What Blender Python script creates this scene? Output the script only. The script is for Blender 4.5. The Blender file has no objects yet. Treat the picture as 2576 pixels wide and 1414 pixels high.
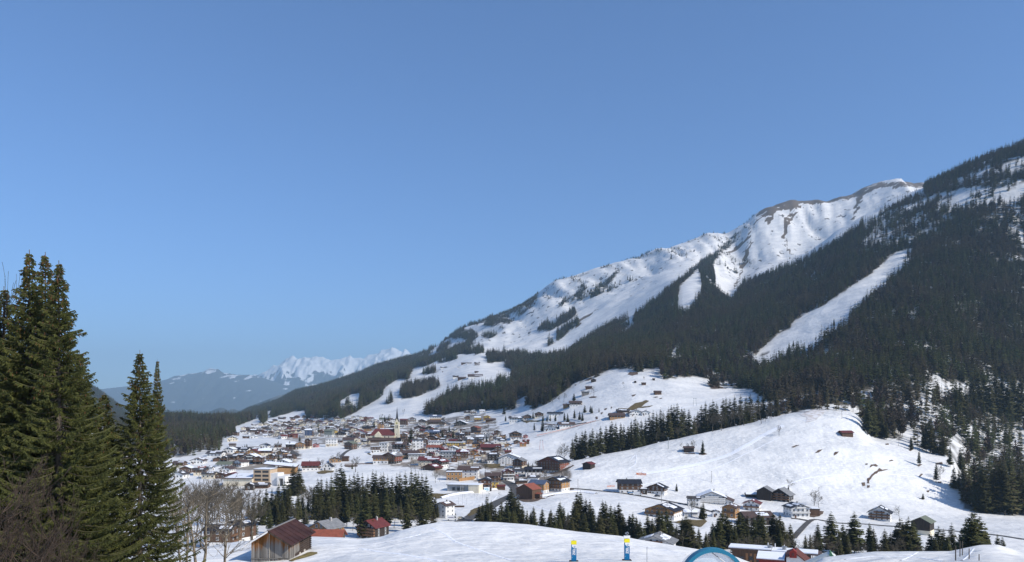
# Alpine village below a snowy mountain, built object by object (Blender 4.5)
import bpy, bmesh, math, random, re
import numpy as np
from mathutils import Vector, Matrix, noise as mnoise
from mathutils.geometry import delaunay_2d_cdt

SC = bpy.context.scene
COL = SC.collection
R = math.radians
random.seed(7)
RNG = np.random.default_rng(11)

# ------------------------------------------------------------------ camera
# F: focal length in units of a 2576 wide picture; HX, HY: principal column and eye level
F, HX, HY = 1874.0, 1288.0, 1040.0
cam_d = bpy.data.cameras.new('camera')
cam = bpy.data.objects.new('camera', cam_d)
COL.objects.link(cam)
cam_d.sensor_width = 36.0
cam_d.lens = 36.0 * F / 2576.0
cam_d.shift_y = (HY - 707.0) / 2576.0
cam_d.clip_start = 0.5
cam_d.clip_end = 60000.0
cam.location = (0, 0, 0)
cam.rotation_euler = (R(90), 0, 0)
SC.camera = cam

# ------------------------------------------------------------------ sky, sun, exposure
SUN_AZ, SUN_EL = 119.0, 37.0          # clockwise from the view direction, above the horizon
world = bpy.data.worlds.new('World')
SC.world = world
world.use_nodes = True
wn = world.node_tree
bg = wn.nodes['Background']
sky = wn.nodes.new('ShaderNodeTexSky')
sky.sky_type = 'NISHITA'
sky.sun_disc = False
sky.sun_elevation = R(SUN_EL)
sky.sun_rotation = R(SUN_AZ)
sky.altitude = 1200
sky.air_density = 1.0
sky.dust_density = 1.2
sky.ozone_density = 10.0
wn.links.new(sky.outputs[0], bg.inputs[0])
bg.inputs[1].default_value = 0.15
sun_d = bpy.data.lights.new('sun', 'SUN')
sun_d.energy = 4.4
sun_d.angle = R(0.5)
sun_d.color = (1.0, 0.94, 0.85)
sun = bpy.data.objects.new('sun', sun_d)
COL.objects.link(sun)
sdir = Vector((math.sin(R(SUN_AZ)) * math.cos(R(SUN_EL)), math.cos(R(SUN_AZ)) * math.cos(R(SUN_EL)), math.sin(R(SUN_EL))))
sun.rotation_euler = sdir.to_track_quat('Z', 'Y').to_euler()
SC.view_settings.view_transform = 'Standard'
SC.view_settings.look = 'None'
SC.view_settings.exposure = 0.2
SC.view_settings.gamma = 1.0
SC.view_settings.use_curve_mapping = False
SC.cycles.max_bounces = 6
SC.cycles.diffuse_bounces = 3
SC.cycles.glossy_bounces = 2
SC.cycles.transmission_bounces = 3
SC.cycles.transparent_max_bounces = 8
SC.cycles.volume_bounces = 0
SC.cycles.use_denoising = True

# ------------------------------------------------------------------ helpers
MATS = {}

def mat(name, col=(0.5, 0.5, 0.5), rough=0.7, var=0.0, scale=3.0, col2=None, bump=0.0, bscale=8.0,
        obj_random=0.0, metallic=0.0, stretch=(1, 1, 1), spec=0.3):
    """Procedural material: base colour broken up by noise, optional per-object variation and relief."""
    if name in MATS:
        return MATS[name]
    m = bpy.data.materials.new(name)
    m.use_nodes = True
    nt = m.node_tree
    N, Lk = nt.nodes, nt.links
    b = N['Principled BSDF']
    b.inputs['Roughness'].default_value = rough
    b.inputs['Metallic'].default_value = metallic
    b.inputs['Specular IOR Level'].default_value = spec
    b.inputs['Base Color'].default_value = (*col, 1)
    tc = N.new('ShaderNodeTexCoord')
    mp = N.new('ShaderNodeMapping')
    mp.inputs['Scale'].default_value = stretch
    Lk.new(tc.outputs['Object'], mp.inputs[0])
    last = None
    if var or col2:
        nz = N.new('ShaderNodeTexNoise')
        nz.inputs['Scale'].default_value = scale
        nz.inputs['Detail'].default_value = 5
        Lk.new(mp.outputs[0], nz.inputs['Vector'])
        mx = N.new('ShaderNodeMix'); mx.data_type = 'RGBA'
        rp = N.new('ShaderNodeMapRange')
        rp.inputs[1].default_value = 0.35; rp.inputs[2].default_value = 0.65
        Lk.new(nz.outputs['Fac'], rp.inputs[0])
        Lk.new(rp.outputs[0], mx.inputs['Factor'])
        c2 = col2 or tuple(min(1, c * (1 + var)) for c in col)
        c1 = col if col2 else tuple(c * (1 - var) for c in col)
        mx.inputs['A'].default_value = (*c1, 1)
        mx.inputs['B'].default_value = (*c2, 1)
        last = mx.outputs['Result']
    if obj_random:
        oi = N.new('ShaderNodeObjectInfo')
        hs = N.new('ShaderNodeHueSaturation')
        mr = N.new('ShaderNodeMapRange')
        mr.inputs[3].default_value = 1 - obj_random; mr.inputs[4].default_value = 1 + obj_random
        Lk.new(oi.outputs['Random'], mr.inputs[0])
        Lk.new(mr.outputs[0], hs.inputs['Value'])
        mr2 = N.new('ShaderNodeMapRange')
        mr2.inputs[3].default_value = 0.5 - obj_random * 0.07; mr2.inputs[4].default_value = 0.5 + obj_random * 0.05
        ml = N.new('ShaderNodeMath'); ml.operation = 'MULTIPLY'; ml.inputs[1].default_value = 7.31
        fr = N.new('ShaderNodeMath'); fr.operation = 'FRACT'
        Lk.new(oi.outputs['Random'], ml.inputs[0]); Lk.new(ml.outputs[0], fr.inputs[0]); Lk.new(fr.outputs[0], mr2.inputs[0])
        Lk.new(mr2.outputs[0], hs.inputs['Hue'])
        if last is None:
            hs.inputs['Color'].default_value = (*col, 1)
        else:
            Lk.new(last, hs.inputs['Color'])
        last = hs.outputs[0]
    if last is not None:
        Lk.new(last, b.inputs['Base Color'])
    if bump:
        nb = N.new('ShaderNodeTexNoise'); nb.inputs['Scale'].default_value = bscale; nb.inputs['Detail'].default_value = 4
        Lk.new(mp.outputs[0], nb.inputs['Vector'])
        bp = N.new('ShaderNodeBump'); bp.inputs['Strength'].default_value = 1.0; bp.inputs['Distance'].default_value = bump
        Lk.new(nb.outputs['Fac'], bp.inputs['Height']); Lk.new(bp.outputs[0], b.inputs['Normal'])
    MATS[name] = m
    return m


def link(name, mesh, parent=None, loc=None, rotz=None, scale=None):
    o = bpy.data.objects.new(name, mesh)
    COL.objects.link(o)
    if parent is not None:
        o.parent = parent
    if loc is not None:
        o.location = loc
    if rotz is not None:
        o.rotation_euler = (0, 0, rotz)
    if scale is not None:
        o.scale = scale
    return o


def mesh_np(name, V, T, mats, smooth=False, midx=None):
    """mesh from numpy arrays of vertices and triangles/quads"""
    me = bpy.data.meshes.new(name)
    V = np.asarray(V, dtype=np.float32); T = np.asarray(T, dtype=np.int32)
    k = T.shape[1]
    me.vertices.add(len(V)); me.vertices.foreach_set('co', V.ravel())
    me.loops.add(T.size); me.loops.foreach_set('vertex_index', T.ravel())
    me.polygons.add(len(T))
    me.polygons.foreach_set('loop_start', np.arange(0, T.size, k, dtype=np.int32))
    me.polygons.foreach_set('loop_total', np.full(len(T), k, dtype=np.int32))
    if midx is not None:
        me.polygons.foreach_set('material_index', np.asarray(midx, dtype=np.int32))
    if smooth:
        me.polygons.foreach_set('use_smooth', np.ones(len(T), dtype=bool))
    for m in (mats if isinstance(mats, (list, tuple)) else [mats]):
        me.materials.append(m)
    me.update(calc_edges=True)
    return me


class MB:
    """collects simple solids into one mesh"""
    def __init__(s):
        s.v, s.f, s.mi = [], [], []

    def poly(s, verts, faces, mi=0):
        n = len(s.v)
        s.v += [tuple(p) for p in verts]
        s.f += [tuple(i + n for i in f) for f in faces]
        s.mi += [mi] * len(faces)

    def box(s, x0, x1, y0, y1, z0, z1, mi=0):
        s.poly([(x0, y0, z0), (x1, y0, z0), (x1, y1, z0), (x0, y1, z0), (x0, y0, z1), (x1, y0, z1), (x1, y1, z1), (x0, y1, z1)],
               [(0, 3, 2, 1), (4, 5, 6, 7), (0, 1, 5, 4), (1, 2, 6, 5), (2, 3, 7, 6), (3, 0, 4, 7)], mi)

    def prism(s, pts, y0, y1, mi=0):
        """pts: outline in x,z (counter-clockwise seen from -y), extruded along y"""
        n = len(pts)
        s.poly([(p[0], y0, p[1]) for p in pts] + [(p[0], y1, p[1]) for p in pts],
               [tuple(range(n)), tuple(range(2 * n - 1, n - 1, -1))] + [(i, i + n, (i + 1) % n + n, (i + 1) % n) for i in range(n)], mi)

    def tube(s, a, b, r0, r1=None, n=8, mi=0):
        a, b = Vector(a), Vector(b); r1 = r0 if r1 is None else r1
        d = (b - a).normalized()
        u = d.orthogonal().normalized(); w = d.cross(u)
        vs = []
        for c, r in ((a, r0), (b, r1)):
            for i in range(n):
                t = 2 * math.pi * i / n
                vs.append(c + (u * math.cos(t) + w * math.sin(t)) * r)
        s.poly(vs, [(i, (i + 1) % n, (i + 1) % n + n, i + n) for i in range(n)] + [tuple(range(n - 1, -1, -1)), tuple(range(n, 2 * n))], mi)

    def mesh(s, name, mats, smooth=False):
        me = bpy.data.meshes.new(name)
        me.from_pydata(s.v, [], s.f)
        for m in (mats if isinstance(mats, (list, tuple)) else [mats]):
            me.materials.append(m)
        if len(set(s.mi)) > 1:
            me.polygons.foreach_set('material_index', s.mi)
        if smooth:
            me.polygons.foreach_set('use_smooth', [True] * len(me.polygons))
        me.update()
        return me

    def build(s, name, mats, parent=None, smooth=False, **kw):
        return link(name, s.mesh(name, mats, smooth), parent, **kw)


def tag(o, label=None, cat=None, group=None, kind=None):
    if label: o['label'] = label
    if cat: o['category'] = cat
    if group: o['group'] = group
    if kind: o['kind'] = kind
    return o


def empty(name, loc, rz=0.0, label=None, cat=None, group=None):
    o = bpy.data.objects.new(name, None)
    o.empty_display_size = 0.5
    COL.objects.link(o)
    o.location = loc; o.rotation_euler = (0, 0, rz)
    return tag(o, label, cat, group)


ONES = ['', 'first', 'second', 'third', 'fourth', 'fifth', 'sixth', 'seventh', 'eighth', 'ninth', 'tenth', 'eleventh', 'twelfth',
        'thirteenth', 'fourteenth', 'fifteenth', 'sixteenth', 'seventeenth', 'eighteenth', 'nineteenth']
TENS = ['', '', 'twenty', 'thirty', 'forty', 'fifty', 'sixty', 'seventy', 'eighty', 'ninety']
TENTH = ['', '', 'twentieth', 'thirtieth', 'fortieth', 'fiftieth', 'sixtieth', 'seventieth', 'eightieth', 'ninetieth']


def nth(n):
    if n < 20: return ONES[n]
    if n >= 100: return 'hundred and ' + nth(n - 100) if n > 100 else 'hundredth'
    return TENTH[n // 10] if n % 10 == 0 else TENS[n // 10] + '-' + ONES[n % 10]

# ------------------------------------------------------------------ noise on arrays

def _hash(ix, iy, seed):
    h = (ix.astype(np.int64) * 374761393 + iy.astype(np.int64) * 668265263 + seed * 1442695041) & 0xffffffff
    h = ((h ^ (h >> 13)) * 1274126177) & 0xffffffff
    return ((h ^ (h >> 16)) & 0xffff) / 65535.0


def vnoise(x, y, seed=0):
    x = np.asarray(x, float); y = np.asarray(y, float)
    ix, iy = np.floor(x).astype(np.int64), np.floor(y).astype(np.int64)
    fx, fy = x - ix, y - iy
    fx = fx * fx * (3 - 2 * fx); fy = fy * fy * (3 - 2 * fy)
    a = _hash(ix, iy, seed); b = _hash(ix + 1, iy, seed); c = _hash(ix, iy + 1, seed); d = _hash(ix + 1, iy + 1, seed)
    return (a * (1 - fx) + b * fx) * (1 - fy) + (c * (1 - fx) + d * fx) * fy


def fbm(x, y, seed=0, octv=4):
    s, a, t = 0, 1.0, 0
    for i in range(octv):
        s = s + a * (vnoise(x * 2 ** i, y * 2 ** i, seed + i * 17) - 0.5); t += a; a *= 0.5
    return s / t


def inpoly(x, y, poly):
    x = np.asarray(x, float); y = np.asarray(y, float)
    r = np.zeros(np.broadcast(x, y).shape, bool)
    n = len(poly)
    for i in range(n):
        x1, y1 = poly[i]; x2, y2 = poly[(i + 1) % n]
        if y1 == y2: continue
        c = ((y1 > y) != (y2 > y)) & (x < (x2 - x1) * (y - y1) / (y2 - y1) + x1)
        r ^= c
    return r
# ------------------------------------------------------------------ terrain
# The land is lofted through feature lines. Each line gives, by bearing x, its distance Y from the camera and either
# its angular height v (same units as F) or its height z in metres.
LINES = [
 ('z', 0,  30, 0.00, [(0, 1, -2.2)]),
 ('z', 10, 30, 0.03, [(-600, 42, -12.5), (300, 46, -12.0), (700, 50, -11.2), (1288, 50, -10.6), (1795, 50, -10.9), (2060, 48, -10.2), (2300, 46, -9.6), (2576, 46, -9.8)]),
 ('y', 26, 20, 0.10, [(-600, 88, 1460), (300, 88, 1452), (500, 90, 1436), (640, 92, 1440), (740, 92, 1428), (900, 88, 1414), (1288, 88, 1412), (1577, 86, 1408), (1700, 86, 1420), (1850, 84, 1440), (1980, 80, 1440),
                       (2060, 76, 1424), (2200, 74, 1416), (2400, 74, 1410), (2450, 74, 1398), (2500, 74, 1396), (2576, 74, 1406)]),
 ('y', 36, 3, 0.06, [(-600, 110, 1420), (300, 112, 1405), (450, 114, 1385), (520, 118, 1375), (600, 122, 1362), (700, 126, 1354), (785, 130, 1350), (860, 130, 1352), (905, 130, 1356), (960, 130, 1350), (1000, 132, 1336),
                      (1060, 136, 1321), (1100, 138, 1314), (1170, 140, 1311.5), (1250, 140, 1313), (1330, 140, 1319), (1390, 140, 1328), (1450, 138, 1337), (1560, 134, 1349), (1600, 132, 1357), (1700, 126, 1373),
                      (1800, 120, 1390), (1850, 114, 1400), (1900, 104, 1420), (1960, 98, 1432), (2030, 94, 1424), (2070, 92, 1402), (2150, 92, 1392), (2200, 92, 1387), (2300, 92, 1386.5), (2390, 92, 1386.5),
                      (2430, 92, 1378), (2465, 92, 1371), (2510, 92, 1370), (2545, 92, 1381), (2580, 92, 1394), (2700, 92, 1402)]),
 ('z', 8, 20, 0.3, [(-600, 128, -30), (500, 136, -31), (785, 148, -27), (1170, 158, -26), (1700, 150, -32), (1960, 130, -33), (2300, 118, -25), (2700, 118, -26)]),
 ('z', 8, 30, 0.5, [(-600, 220, -50), (785, 235, -47), (1300, 235, -49), (2000, 225, -52), (2700, 220, -52)]),
 ('z', 8, 30, 0.5, [(-600, 310, -58), (500, 310, -55), (1100, 320, -58), (1300, 320, -60), (1900, 300, -62), (2576, 300, -64)]),
 ('z', 12, 30, 0.5, [(-600, 400, -60), (1100, 400, -59), (1200, 405, -59.5), (1500, 400, -64), (2000, 400, -68), (2300, 400, -72), (2576, 400, -74)]),
 ('y', 12, 30, 0.4, [(-600, 490, 1275), (1100, 490, 1276), (1300, 490, 1271), (1400, 490, 1266), (1500, 490, 1268), (1600, 490, 1274), (1700, 490, 1285), (1800, 490, 1295), (1900, 490, 1302), (2000, 490, 1308),
                      (2100, 490, 1312), (2200, 490, 1318), (2330, 490, 1322), (2450, 490, 1325), (2576, 490, 1322)]),
 ('y', 12, 30, 0.4, [(-600, 560, 1232), (1100, 560, 1232), (1200, 560, 1234), (1300, 560, 1238), (1400, 560, 1230), (1500, 560, 1235), (1600, 560, 1236), (1700, 560, 1244), (1800, 560, 1252), (1900, 560, 1256),
                      (2000, 560, 1252), (2100, 560, 1255), (2200, 560, 1262), (2330, 560, 1272), (2450, 560, 1290), (2576, 560, 1300)]),
 ('y', 12, 30, 1.1, [(-600, 630, 1202), (1100, 630, 1202), (1300, 630, 1207), (1400, 630, 1194), (1440, 615, 1186), (1500, 620, 1178), (1600, 630, 1162), (1700, 630, 1158), (1800, 630, 1148), (1900, 630, 1136),
                      (2000, 630, 1124), (2100, 630, 1122), (2200, 630, 1136), (2330, 625, 1172), (2400, 610, 1190), (2450, 600, 1240), (2576, 590, 1272)]),
 ('y', 16, 9, 0.8, [(-600, 700, 1176), (900, 700, 1175), (1100, 700, 1172), (1300, 700, 1172), (1380, 690, 1168), (1440, 660, 1160), (1500, 670, 1148), (1590, 680, 1131), (1671, 690, 1111), (1753, 700, 1092), (1807, 705, 1081),
                      (1870, 710, 1067), (1922, 715, 1055), (1975, 718, 1041), (2031, 720, 1029), (2110, 715, 1031), (2158, 712, 1042), (2194, 700, 1093), (2253, 690, 1103), (2330, 680, 1128), (2398, 660, 1146),
                      (2425, 635, 1225), (2493, 620, 1262), (2576, 620, 1262)]),
 ('y', 6, 20, 0.8, [(-600, 765, 1151), (1100, 765, 1151), (1300, 765, 1147), (1400, 760, 1150), (1440, 740, 1158), (1500, 740, 1150), (1600, 745, 1139), (1700, 755, 1116), (1800, 765, 1096), (1900, 775, 1072),
                      (2000, 780, 1045), (2100, 780, 1034), (2200, 770, 1058), (2330, 760, 1080), (2400, 740, 1100), (2450, 720, 1170), (2576, 700, 1210)]),
 ('y', 10, 30, 1.0, [(-600, 850, 1128), (1100, 850, 1127), (1200, 850, 1124), (1300, 850, 1112), (1400, 850, 1098), (1440, 850, 1090), (1500, 850, 1075), (1600, 850, 1060), (1700, 850, 1050), (1800, 850, 1038),
                      (1900, 850, 1020), (2000, 850, 1000), (2100, 850, 980), (2200, 850, 990), (2330, 850, 1000), (2450, 850, 1080), (2576, 850, 1130)]),
 ('y', 18, 30, 2.0, [(-600, 1100, 1096), (600, 1100, 1098), (900, 1100, 1092), (1000, 1100, 1089), (1100, 1100, 1082), (1200, 1100, 1068), (1300, 1100, 1048), (1350, 1100, 1026), (1400, 1100, 1003), (1440, 1100, 972), (1500, 1100, 956),
                      (1570, 1100, 934), (1620, 1100, 932), (1670, 1100, 930), (1750, 1100, 945), (1800, 1100, 958), (1900, 1100, 962), (2000, 1100, 935), (2100, 1100, 885), (2200, 1100, 862), (2330, 1100, 850), (2450, 1100, 900), (2576, 1100, 930)]),
 ('y', 24, 30, 6.0, [(-600, 1500, 1050), (0, 1500, 1060), (300, 1500, 1078), (600, 1500, 1080), (750, 1500, 1071), (900, 1500, 1058), (1000, 1500, 1048), (1100, 1500, 1036), (1200, 1500, 1008), (1300, 1500, 970), (1400, 1500, 928), (1500, 1500, 892),
                      (1700, 1500, 870), (1900, 1500, 838), (2000, 1500, 798), (2100, 1500, 758), (2200, 1500, 720), (2330, 1500, 680), (2450, 1500, 686), (2576, 1500, 690)]),
 ('y', 44, 22, 8.0, [(-600, 2500, 900), (0, 2500, 960), (200, 2600, 1030), (300, 2600, 1066), (600, 2500, 1068), (750, 2500, 1040), (900, 2500, 1000), (1000, 2500, 960), (1100, 2500, 925), (1200, 2500, 893), (1300, 2500, 880), (1366, 2500, 880), (1430, 2500, 868),
                      (1550, 2500, 800), (1652, 2450, 742), (1704, 2400, 712), (1774, 2400, 700), (1840, 2400, 745), (1905, 2350, 690), (1958, 2330, 668), (2027, 2300, 640), (2137, 2300, 575), (2199, 2260, 535),
                      (2256, 2230, 500), (2325, 2200, 476), (2400, 2150, 441), (2450, 2100, 414), (2500, 2050, 395), (2576, 2000, 370), (2700, 1950, 340), (3200, 1900, 200)]),
 ('y', 24, 22, 18.0, [(-600, 3200, 850), (0, 3200, 940), (200, 3300, 1000), (300, 3300, 1050), (450, 3200, 1070), (600, 3200, 1060), (750, 3300, 1014), (900, 3400, 970), (1000, 3400, 935), (1100, 3300, 902), (1200, 3100, 868), (1300, 3100, 845),
                      (1400, 3000, 806), (1500, 3000, 765), (1600, 3000, 722), (1700, 3000, 672), (1774, 3000, 662), (1840, 3020, 722), (1905, 3050, 680), (1958, 3070, 662), (2027, 3100, 636), (2137, 3080, 574),
                      (2199, 3060, 540), (2256, 3030, 508), (2330, 3000, 510), (2400, 2900, 500), (2450, 2800, 490), (2576, 2700, 460), (3200, 2600, 400)]),
 ('y', 54, 5, 5.0, [(-600, 4200, 850), (0, 4300, 900), (150, 4400, 945), (240, 4500, 982), (300, 4600, 1025), (340, 4800, 1062), (420, 5000, 1072), (560, 5000, 1076), (600, 5000, 1050), (620, 5000, 1036), (658, 4900, 1026), (700, 4800, 1015), (737, 4750, 993),
                      (800, 4700, 976), (850, 4600, 962), (900, 4500, 945), (950, 4500, 926), (1000, 4400, 912), (1050, 4400, 902), (1100, 4300, 875), (1160, 4200, 832), (1250, 4100, 795), (1330, 4000, 760), (1380, 4000, 722),
                      (1440, 3950, 697), (1500, 3900, 674), (1600, 3900, 652), (1680, 3900, 627), (1770, 3900, 592), (1830, 3900, 588), (1870, 3850, 567), (1895, 3830, 545), (1920, 3800, 528), (1960, 3800, 514), (1990, 3800, 504), (2010, 3820, 508),
                      (2050, 3850, 510), (2090, 3850, 507), (2130, 3850, 495), (2155, 3860, 484), (2175, 3870, 476), (2200, 3880, 468), (2225, 3900, 465), (2320, 3900, 467), (2450, 3900, 500), (2576, 3900, 520), (3200, 3900, 520)]),
 ('z', 6, 30, 10.0, [(-600, 5200, 100), (450, 6000, -120), (900, 5600, -60), (1200, 5200, 200), (1600, 5000, 500), (2200, 5000, 800), (3200, 5000, 800)]),
]
vx = np.unique(np.concatenate([np.arange(-2200, -120, 70), np.arange(-120, 2700, 7), np.arange(2700, 4700, 60)])).astype(float)
NC = len(vx)
_dense = np.arange(-2300, 4800, 4.0)


def line_at(spec, xs):
    mode, nsub, sig, amp, pts = spec
    px = np.array([p[0] for p in pts], float)
    out = []
    for k in (1, 2):
        d = np.interp(_dense, px, np.array([p[k] for p in pts], float))
        s = sig / 4.0
        w = int(max(1, 3 * s)); g = np.exp(-0.5 * (np.arange(-w, w + 1) / max(s, .3)) ** 2); g /= g.sum()
        d = np.convolve(np.pad(d, w, mode='edge'), g, mode='valid')
        out.append(np.interp(xs, _dense, d))
    Yk, v = out
    Z = v if mode == 'z' else -(v - HY) / F * Yk
    return Yk, Z


_K = [line_at(s, vx) for s in LINES]
YK = np.stack([k[0] for k in _K], 1); ZK = np.stack([k[1] for k in _K], 1)       # NC x K
h_ = np.diff(YK, axis=1); dl = np.diff(ZK, axis=1) / h_
dk = np.zeros_like(ZK)
w1 = 2 * h_[:, 1:] + h_[:, :-1]; w2 = h_[:, 1:] + 2 * h_[:, :-1]
same = (dl[:, :-1] * dl[:, 1:]) > 0
with np.errstate(divide='ignore', invalid='ignore'):
    hm = (w1 + w2) / (w1 / dl[:, :-1] + w2 / dl[:, 1:])
dk[:, 1:-1] = np.where(same, hm, 0)
dk[:, 0] = dl[:, 0]; dk[:, -1] = dl[:, -1]
rows = []       # (knot interval, fraction)
for k in range(1, len(LINES)):
    n = LINES[k][1]
    rows += [(k - 1, j / n) for j in range(n)]
rows.append((len(LINES) - 2, 1.0))
KI = np.array([r[0] for r in rows]); FR = np.array([r[1] for r in rows])
NR = len(rows)
GY = YK[:, KI] + (YK[:, KI + 1] - YK[:, KI]) * FR
hh = h_[:, KI]; t = FR[None, :]
GZ = ((2 * t**3 - 3 * t**2 + 1) * ZK[:, KI] + (t**3 - 2 * t**2 + t) * hh * dk[:, KI] + (-2 * t**3 + 3 * t**2) * ZK[:, KI + 1] + (t**3 - t**2) * hh * dk[:, KI + 1])
GX = (vx[:, None] - HX) / F * GY
AMP = np.array([s[3] for s in LINES])
amp = AMP[KI] + (AMP[KI + 1] - AMP[KI]) * FR
tt = KI + FR
near = np.clip((tt - 13) / 3, 0, 1)
n1 = fbm(GX / 22, GY / 22, 3, 3) * (1 - near) + fbm(GX / 130, GY / 170, 5, 5) * near
GZ = GZ + amp[None, :] * n1 * 2.2
# gullies running down the high face, rounded spurs
sg = np.clip(tt - 17, 0, 1)
face = np.sin(np.pi * np.clip(sg, 0, 1)) ** 0.8 * (tt > 17) * (tt < 18)
rx = GX / GY * 3600
gul = np.abs(fbm(rx / 230 + GY / 900, GY / 1500, 21, 3)) * 2 + 0.75 * np.abs(fbm(rx / 70 + GY / 500, GY / 900, 33, 4))
GZ = GZ + face[None, :] * (gul - 0.42) * 92 * np.clip((vx[:, None] - 1050) / 300, 0.15, 1)
# spurs on the forested flank
sf = np.clip((tt - 14) / 1.5, 0, 1) * np.clip((17 - tt) / 1, 0, 1)
GZ = GZ + sf[None, :] * fbm(rx / 330 + 9, GY / 1600, 44, 3) * 60 * np.clip((2380 - vx[:, None]) / 200, 0.12, 1) * np.clip((GY - 1100) / 800, 0, 1)
SV = HY - F * GZ / GY           # angular height of every grid point


def profile(x):
    i = int(np.clip(np.searchsorted(vx, x) - 1, 0, NC - 2))
    f = (x - vx[i]) / (vx[i + 1] - vx[i])
    return GY[i] * (1 - f) + GY[i + 1] * f, GZ[i] * (1 - f) + GZ[i + 1] * f


def gz(X, Y):
    """ground height under a point"""
    Y = max(Y, 2.0)
    p, z = profile(HX + F * X / Y)
    return float(np.interp(Y, p, z))


def hit(x, v, ymin=160.0, ymax=1e9):
    """where the sight line (bearing x, height v) first meets the ground beyond ymin"""
    p, z = profile(x)
    s = HY - F * z / p
    idx = np.where((p >= ymin) & (s <= v))[0]
    if len(idx) == 0:
        j = int(np.argmin(np.where(p >= ymin, s, 1e9)))
        Y = p[j]
    else:
        j = idx[0]
        if j > 0 and p[j - 1] >= ymin * 0.98 and s[j - 1] > v:
            f = (s[j - 1] - v) / (s[j - 1] - s[j]); Y = p[j - 1] + (p[j] - p[j - 1]) * f
        else:
            Y = p[j]
    X = (x - HX) / F * Y
    return Vector((X, Y, float(np.interp(Y, p, z))))

# ---- which land is wooded, open snow, or bare
P_OPEN = [
 # high avalanche slope
 [(1362, 700), (1348, 765), (1300, 802), (1250, 842), (1214, 864), (1222, 882), (1269, 870), (1324, 879), (1366, 884), (1429, 872), (1471, 844), (1547, 799), (1613, 771), (1652, 739), (1704, 698), (1739, 673), (1774, 642), (1808, 614), (1861, 572), (1861, 500)],
 [(1704, 760), (1708, 722), (1756, 676), (1764, 698), (1766, 718), (1742, 757), (1722, 768)],
 # sunlit face under the summit
 [(1850, 560), (1921, 440), (2325, 440), (2326, 473), (2256, 496), (2199, 532), (2137, 573), (2089, 602), (2027, 638), (1995, 655), (1958, 667), (1905, 687), (1868, 700), (1840, 744), (1819, 728), (1774, 687), (1778, 650)],
 # ski run cut through the forest
 [(2308, 622), (2252, 634), (2219, 664), (2199, 684), (2129, 729), (2068, 770), (1995, 807), (1988, 826), (1954, 842), (1893, 899), (1925, 889), (1974, 866), (2000, 872), (2031, 887), (2043, 893), (2056, 872), (2080, 848), (2080, 824), (2121, 799), (2150, 765), (2217, 708), (2243, 679)],
 # hamlet meadows
 [(1039, 927), (1108, 914), (1220, 887), (1227, 914), (1272, 909), (1269, 924), (1307, 938), (1304, 950), (1248, 941), (1248, 952), (1190, 960), (1136, 969), (1109, 987), (1098, 1000), (1068, 1012), (1060, 1030), (960, 1062), (896, 1064), (863, 1052), (899, 1035), (926, 1019), (961, 997), (964, 980), (991, 959), (1005, 953), (1027, 955)],
 [(847, 1030), (858, 1008), (884, 992), (903, 989), (910, 996), (900, 1010), (874, 1014), (852, 1030)],
 [(587, 1075), (652, 1051), (656, 1070), (640, 1078), (600, 1084)],
 [(655, 1068), (693, 1049), (740, 1035), (772, 1033), (767, 1052), (700, 1072)],
 [(672, 1034), (690, 1034), (682, 1046), (676, 1055), (672, 1046)],
 [(1176, 1025), (1240, 999), (1236, 1009), (1221, 1025)],
 [(1296, 1030), (1299, 1007), (1325, 995), (1330, 1004), (1318, 1020), (1344, 1030), (1340, 1045), (1296, 1045)],
 [(1540, 830), (1600, 790), (1590, 815)], [(1700, 870), (1716, 866), (1700, 900), (1680, 918), (1672, 915), (1688, 890)], [(1808, 876), (1816, 874), (1812, 888)],
]
P_HOLES = [  # tree patches standing inside the open slopes
 [(1338, 851), (1359, 820), (1446, 778), (1448, 795), (1373, 840), (1345, 865)],
 [(1376, 850), (1453, 802), (1457, 816), (1404, 858), (1376, 874)],
 [(1483, 752), (1505, 718), (1560, 676), (1548, 696), (1512, 740)],
 [(1404, 772), (1428, 740), (1436, 752), (1412, 770)], [(1432, 764), (1466, 710), (1478, 724), (1450, 762)],
 [(1780, 650), (1860, 580), (1868, 590), (1800, 655), (1782, 690)], [(1770, 660), (1790, 640), (1800, 720), (1775, 690)],
 [(1006, 992), (1018, 974), (1050, 968), (1098, 962), (1110, 972), (1080, 986), (1048, 998), (1012, 1004)], [(1060, 938), (1095, 931), (1100, 937), (1066, 944)], [(965, 1012), (982, 1003), (990, 1010), (974, 1020)],
]
UPPER = [(-3000, 1040), (430, 1072), (560, 1079), (587, 1075), (650, 1072), (770, 1053), (860, 1054), (985, 1056), (992, 1045), (1113, 1045), (1170, 1034), (1344, 1030), (1383, 1013), (1449, 962), (1475, 955), (1503, 949), (1533, 930), (1582, 927), (1603, 938),
         (1666, 923), (1664, 955), (1753, 946), (1780, 959), (1791, 977), (1886, 978), (1930, 1010), (1960, 1046), (2031, 1030), (2158, 1033), (2161, 1049), (2194, 1096), (2253, 1104), (2330, 1130), (2398, 1146),
         (2408, 1185), (2411, 1228), (2425, 1280), (2493, 1302), (2620, 1302), (2700, 1302), (4800, 1302)]
_ux = np.array([p[0] for p in UPPER], float); _uy = np.array([p[1] for p in UPPER], float)
P_VALLEYWOOD = [(300, 1060), (430, 1070), (512, 1068), (560, 1074), (590, 1084), (596, 1098), (560, 1104), (556, 1132), (540, 1140), (430, 1152), (200, 1160)]


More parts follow.
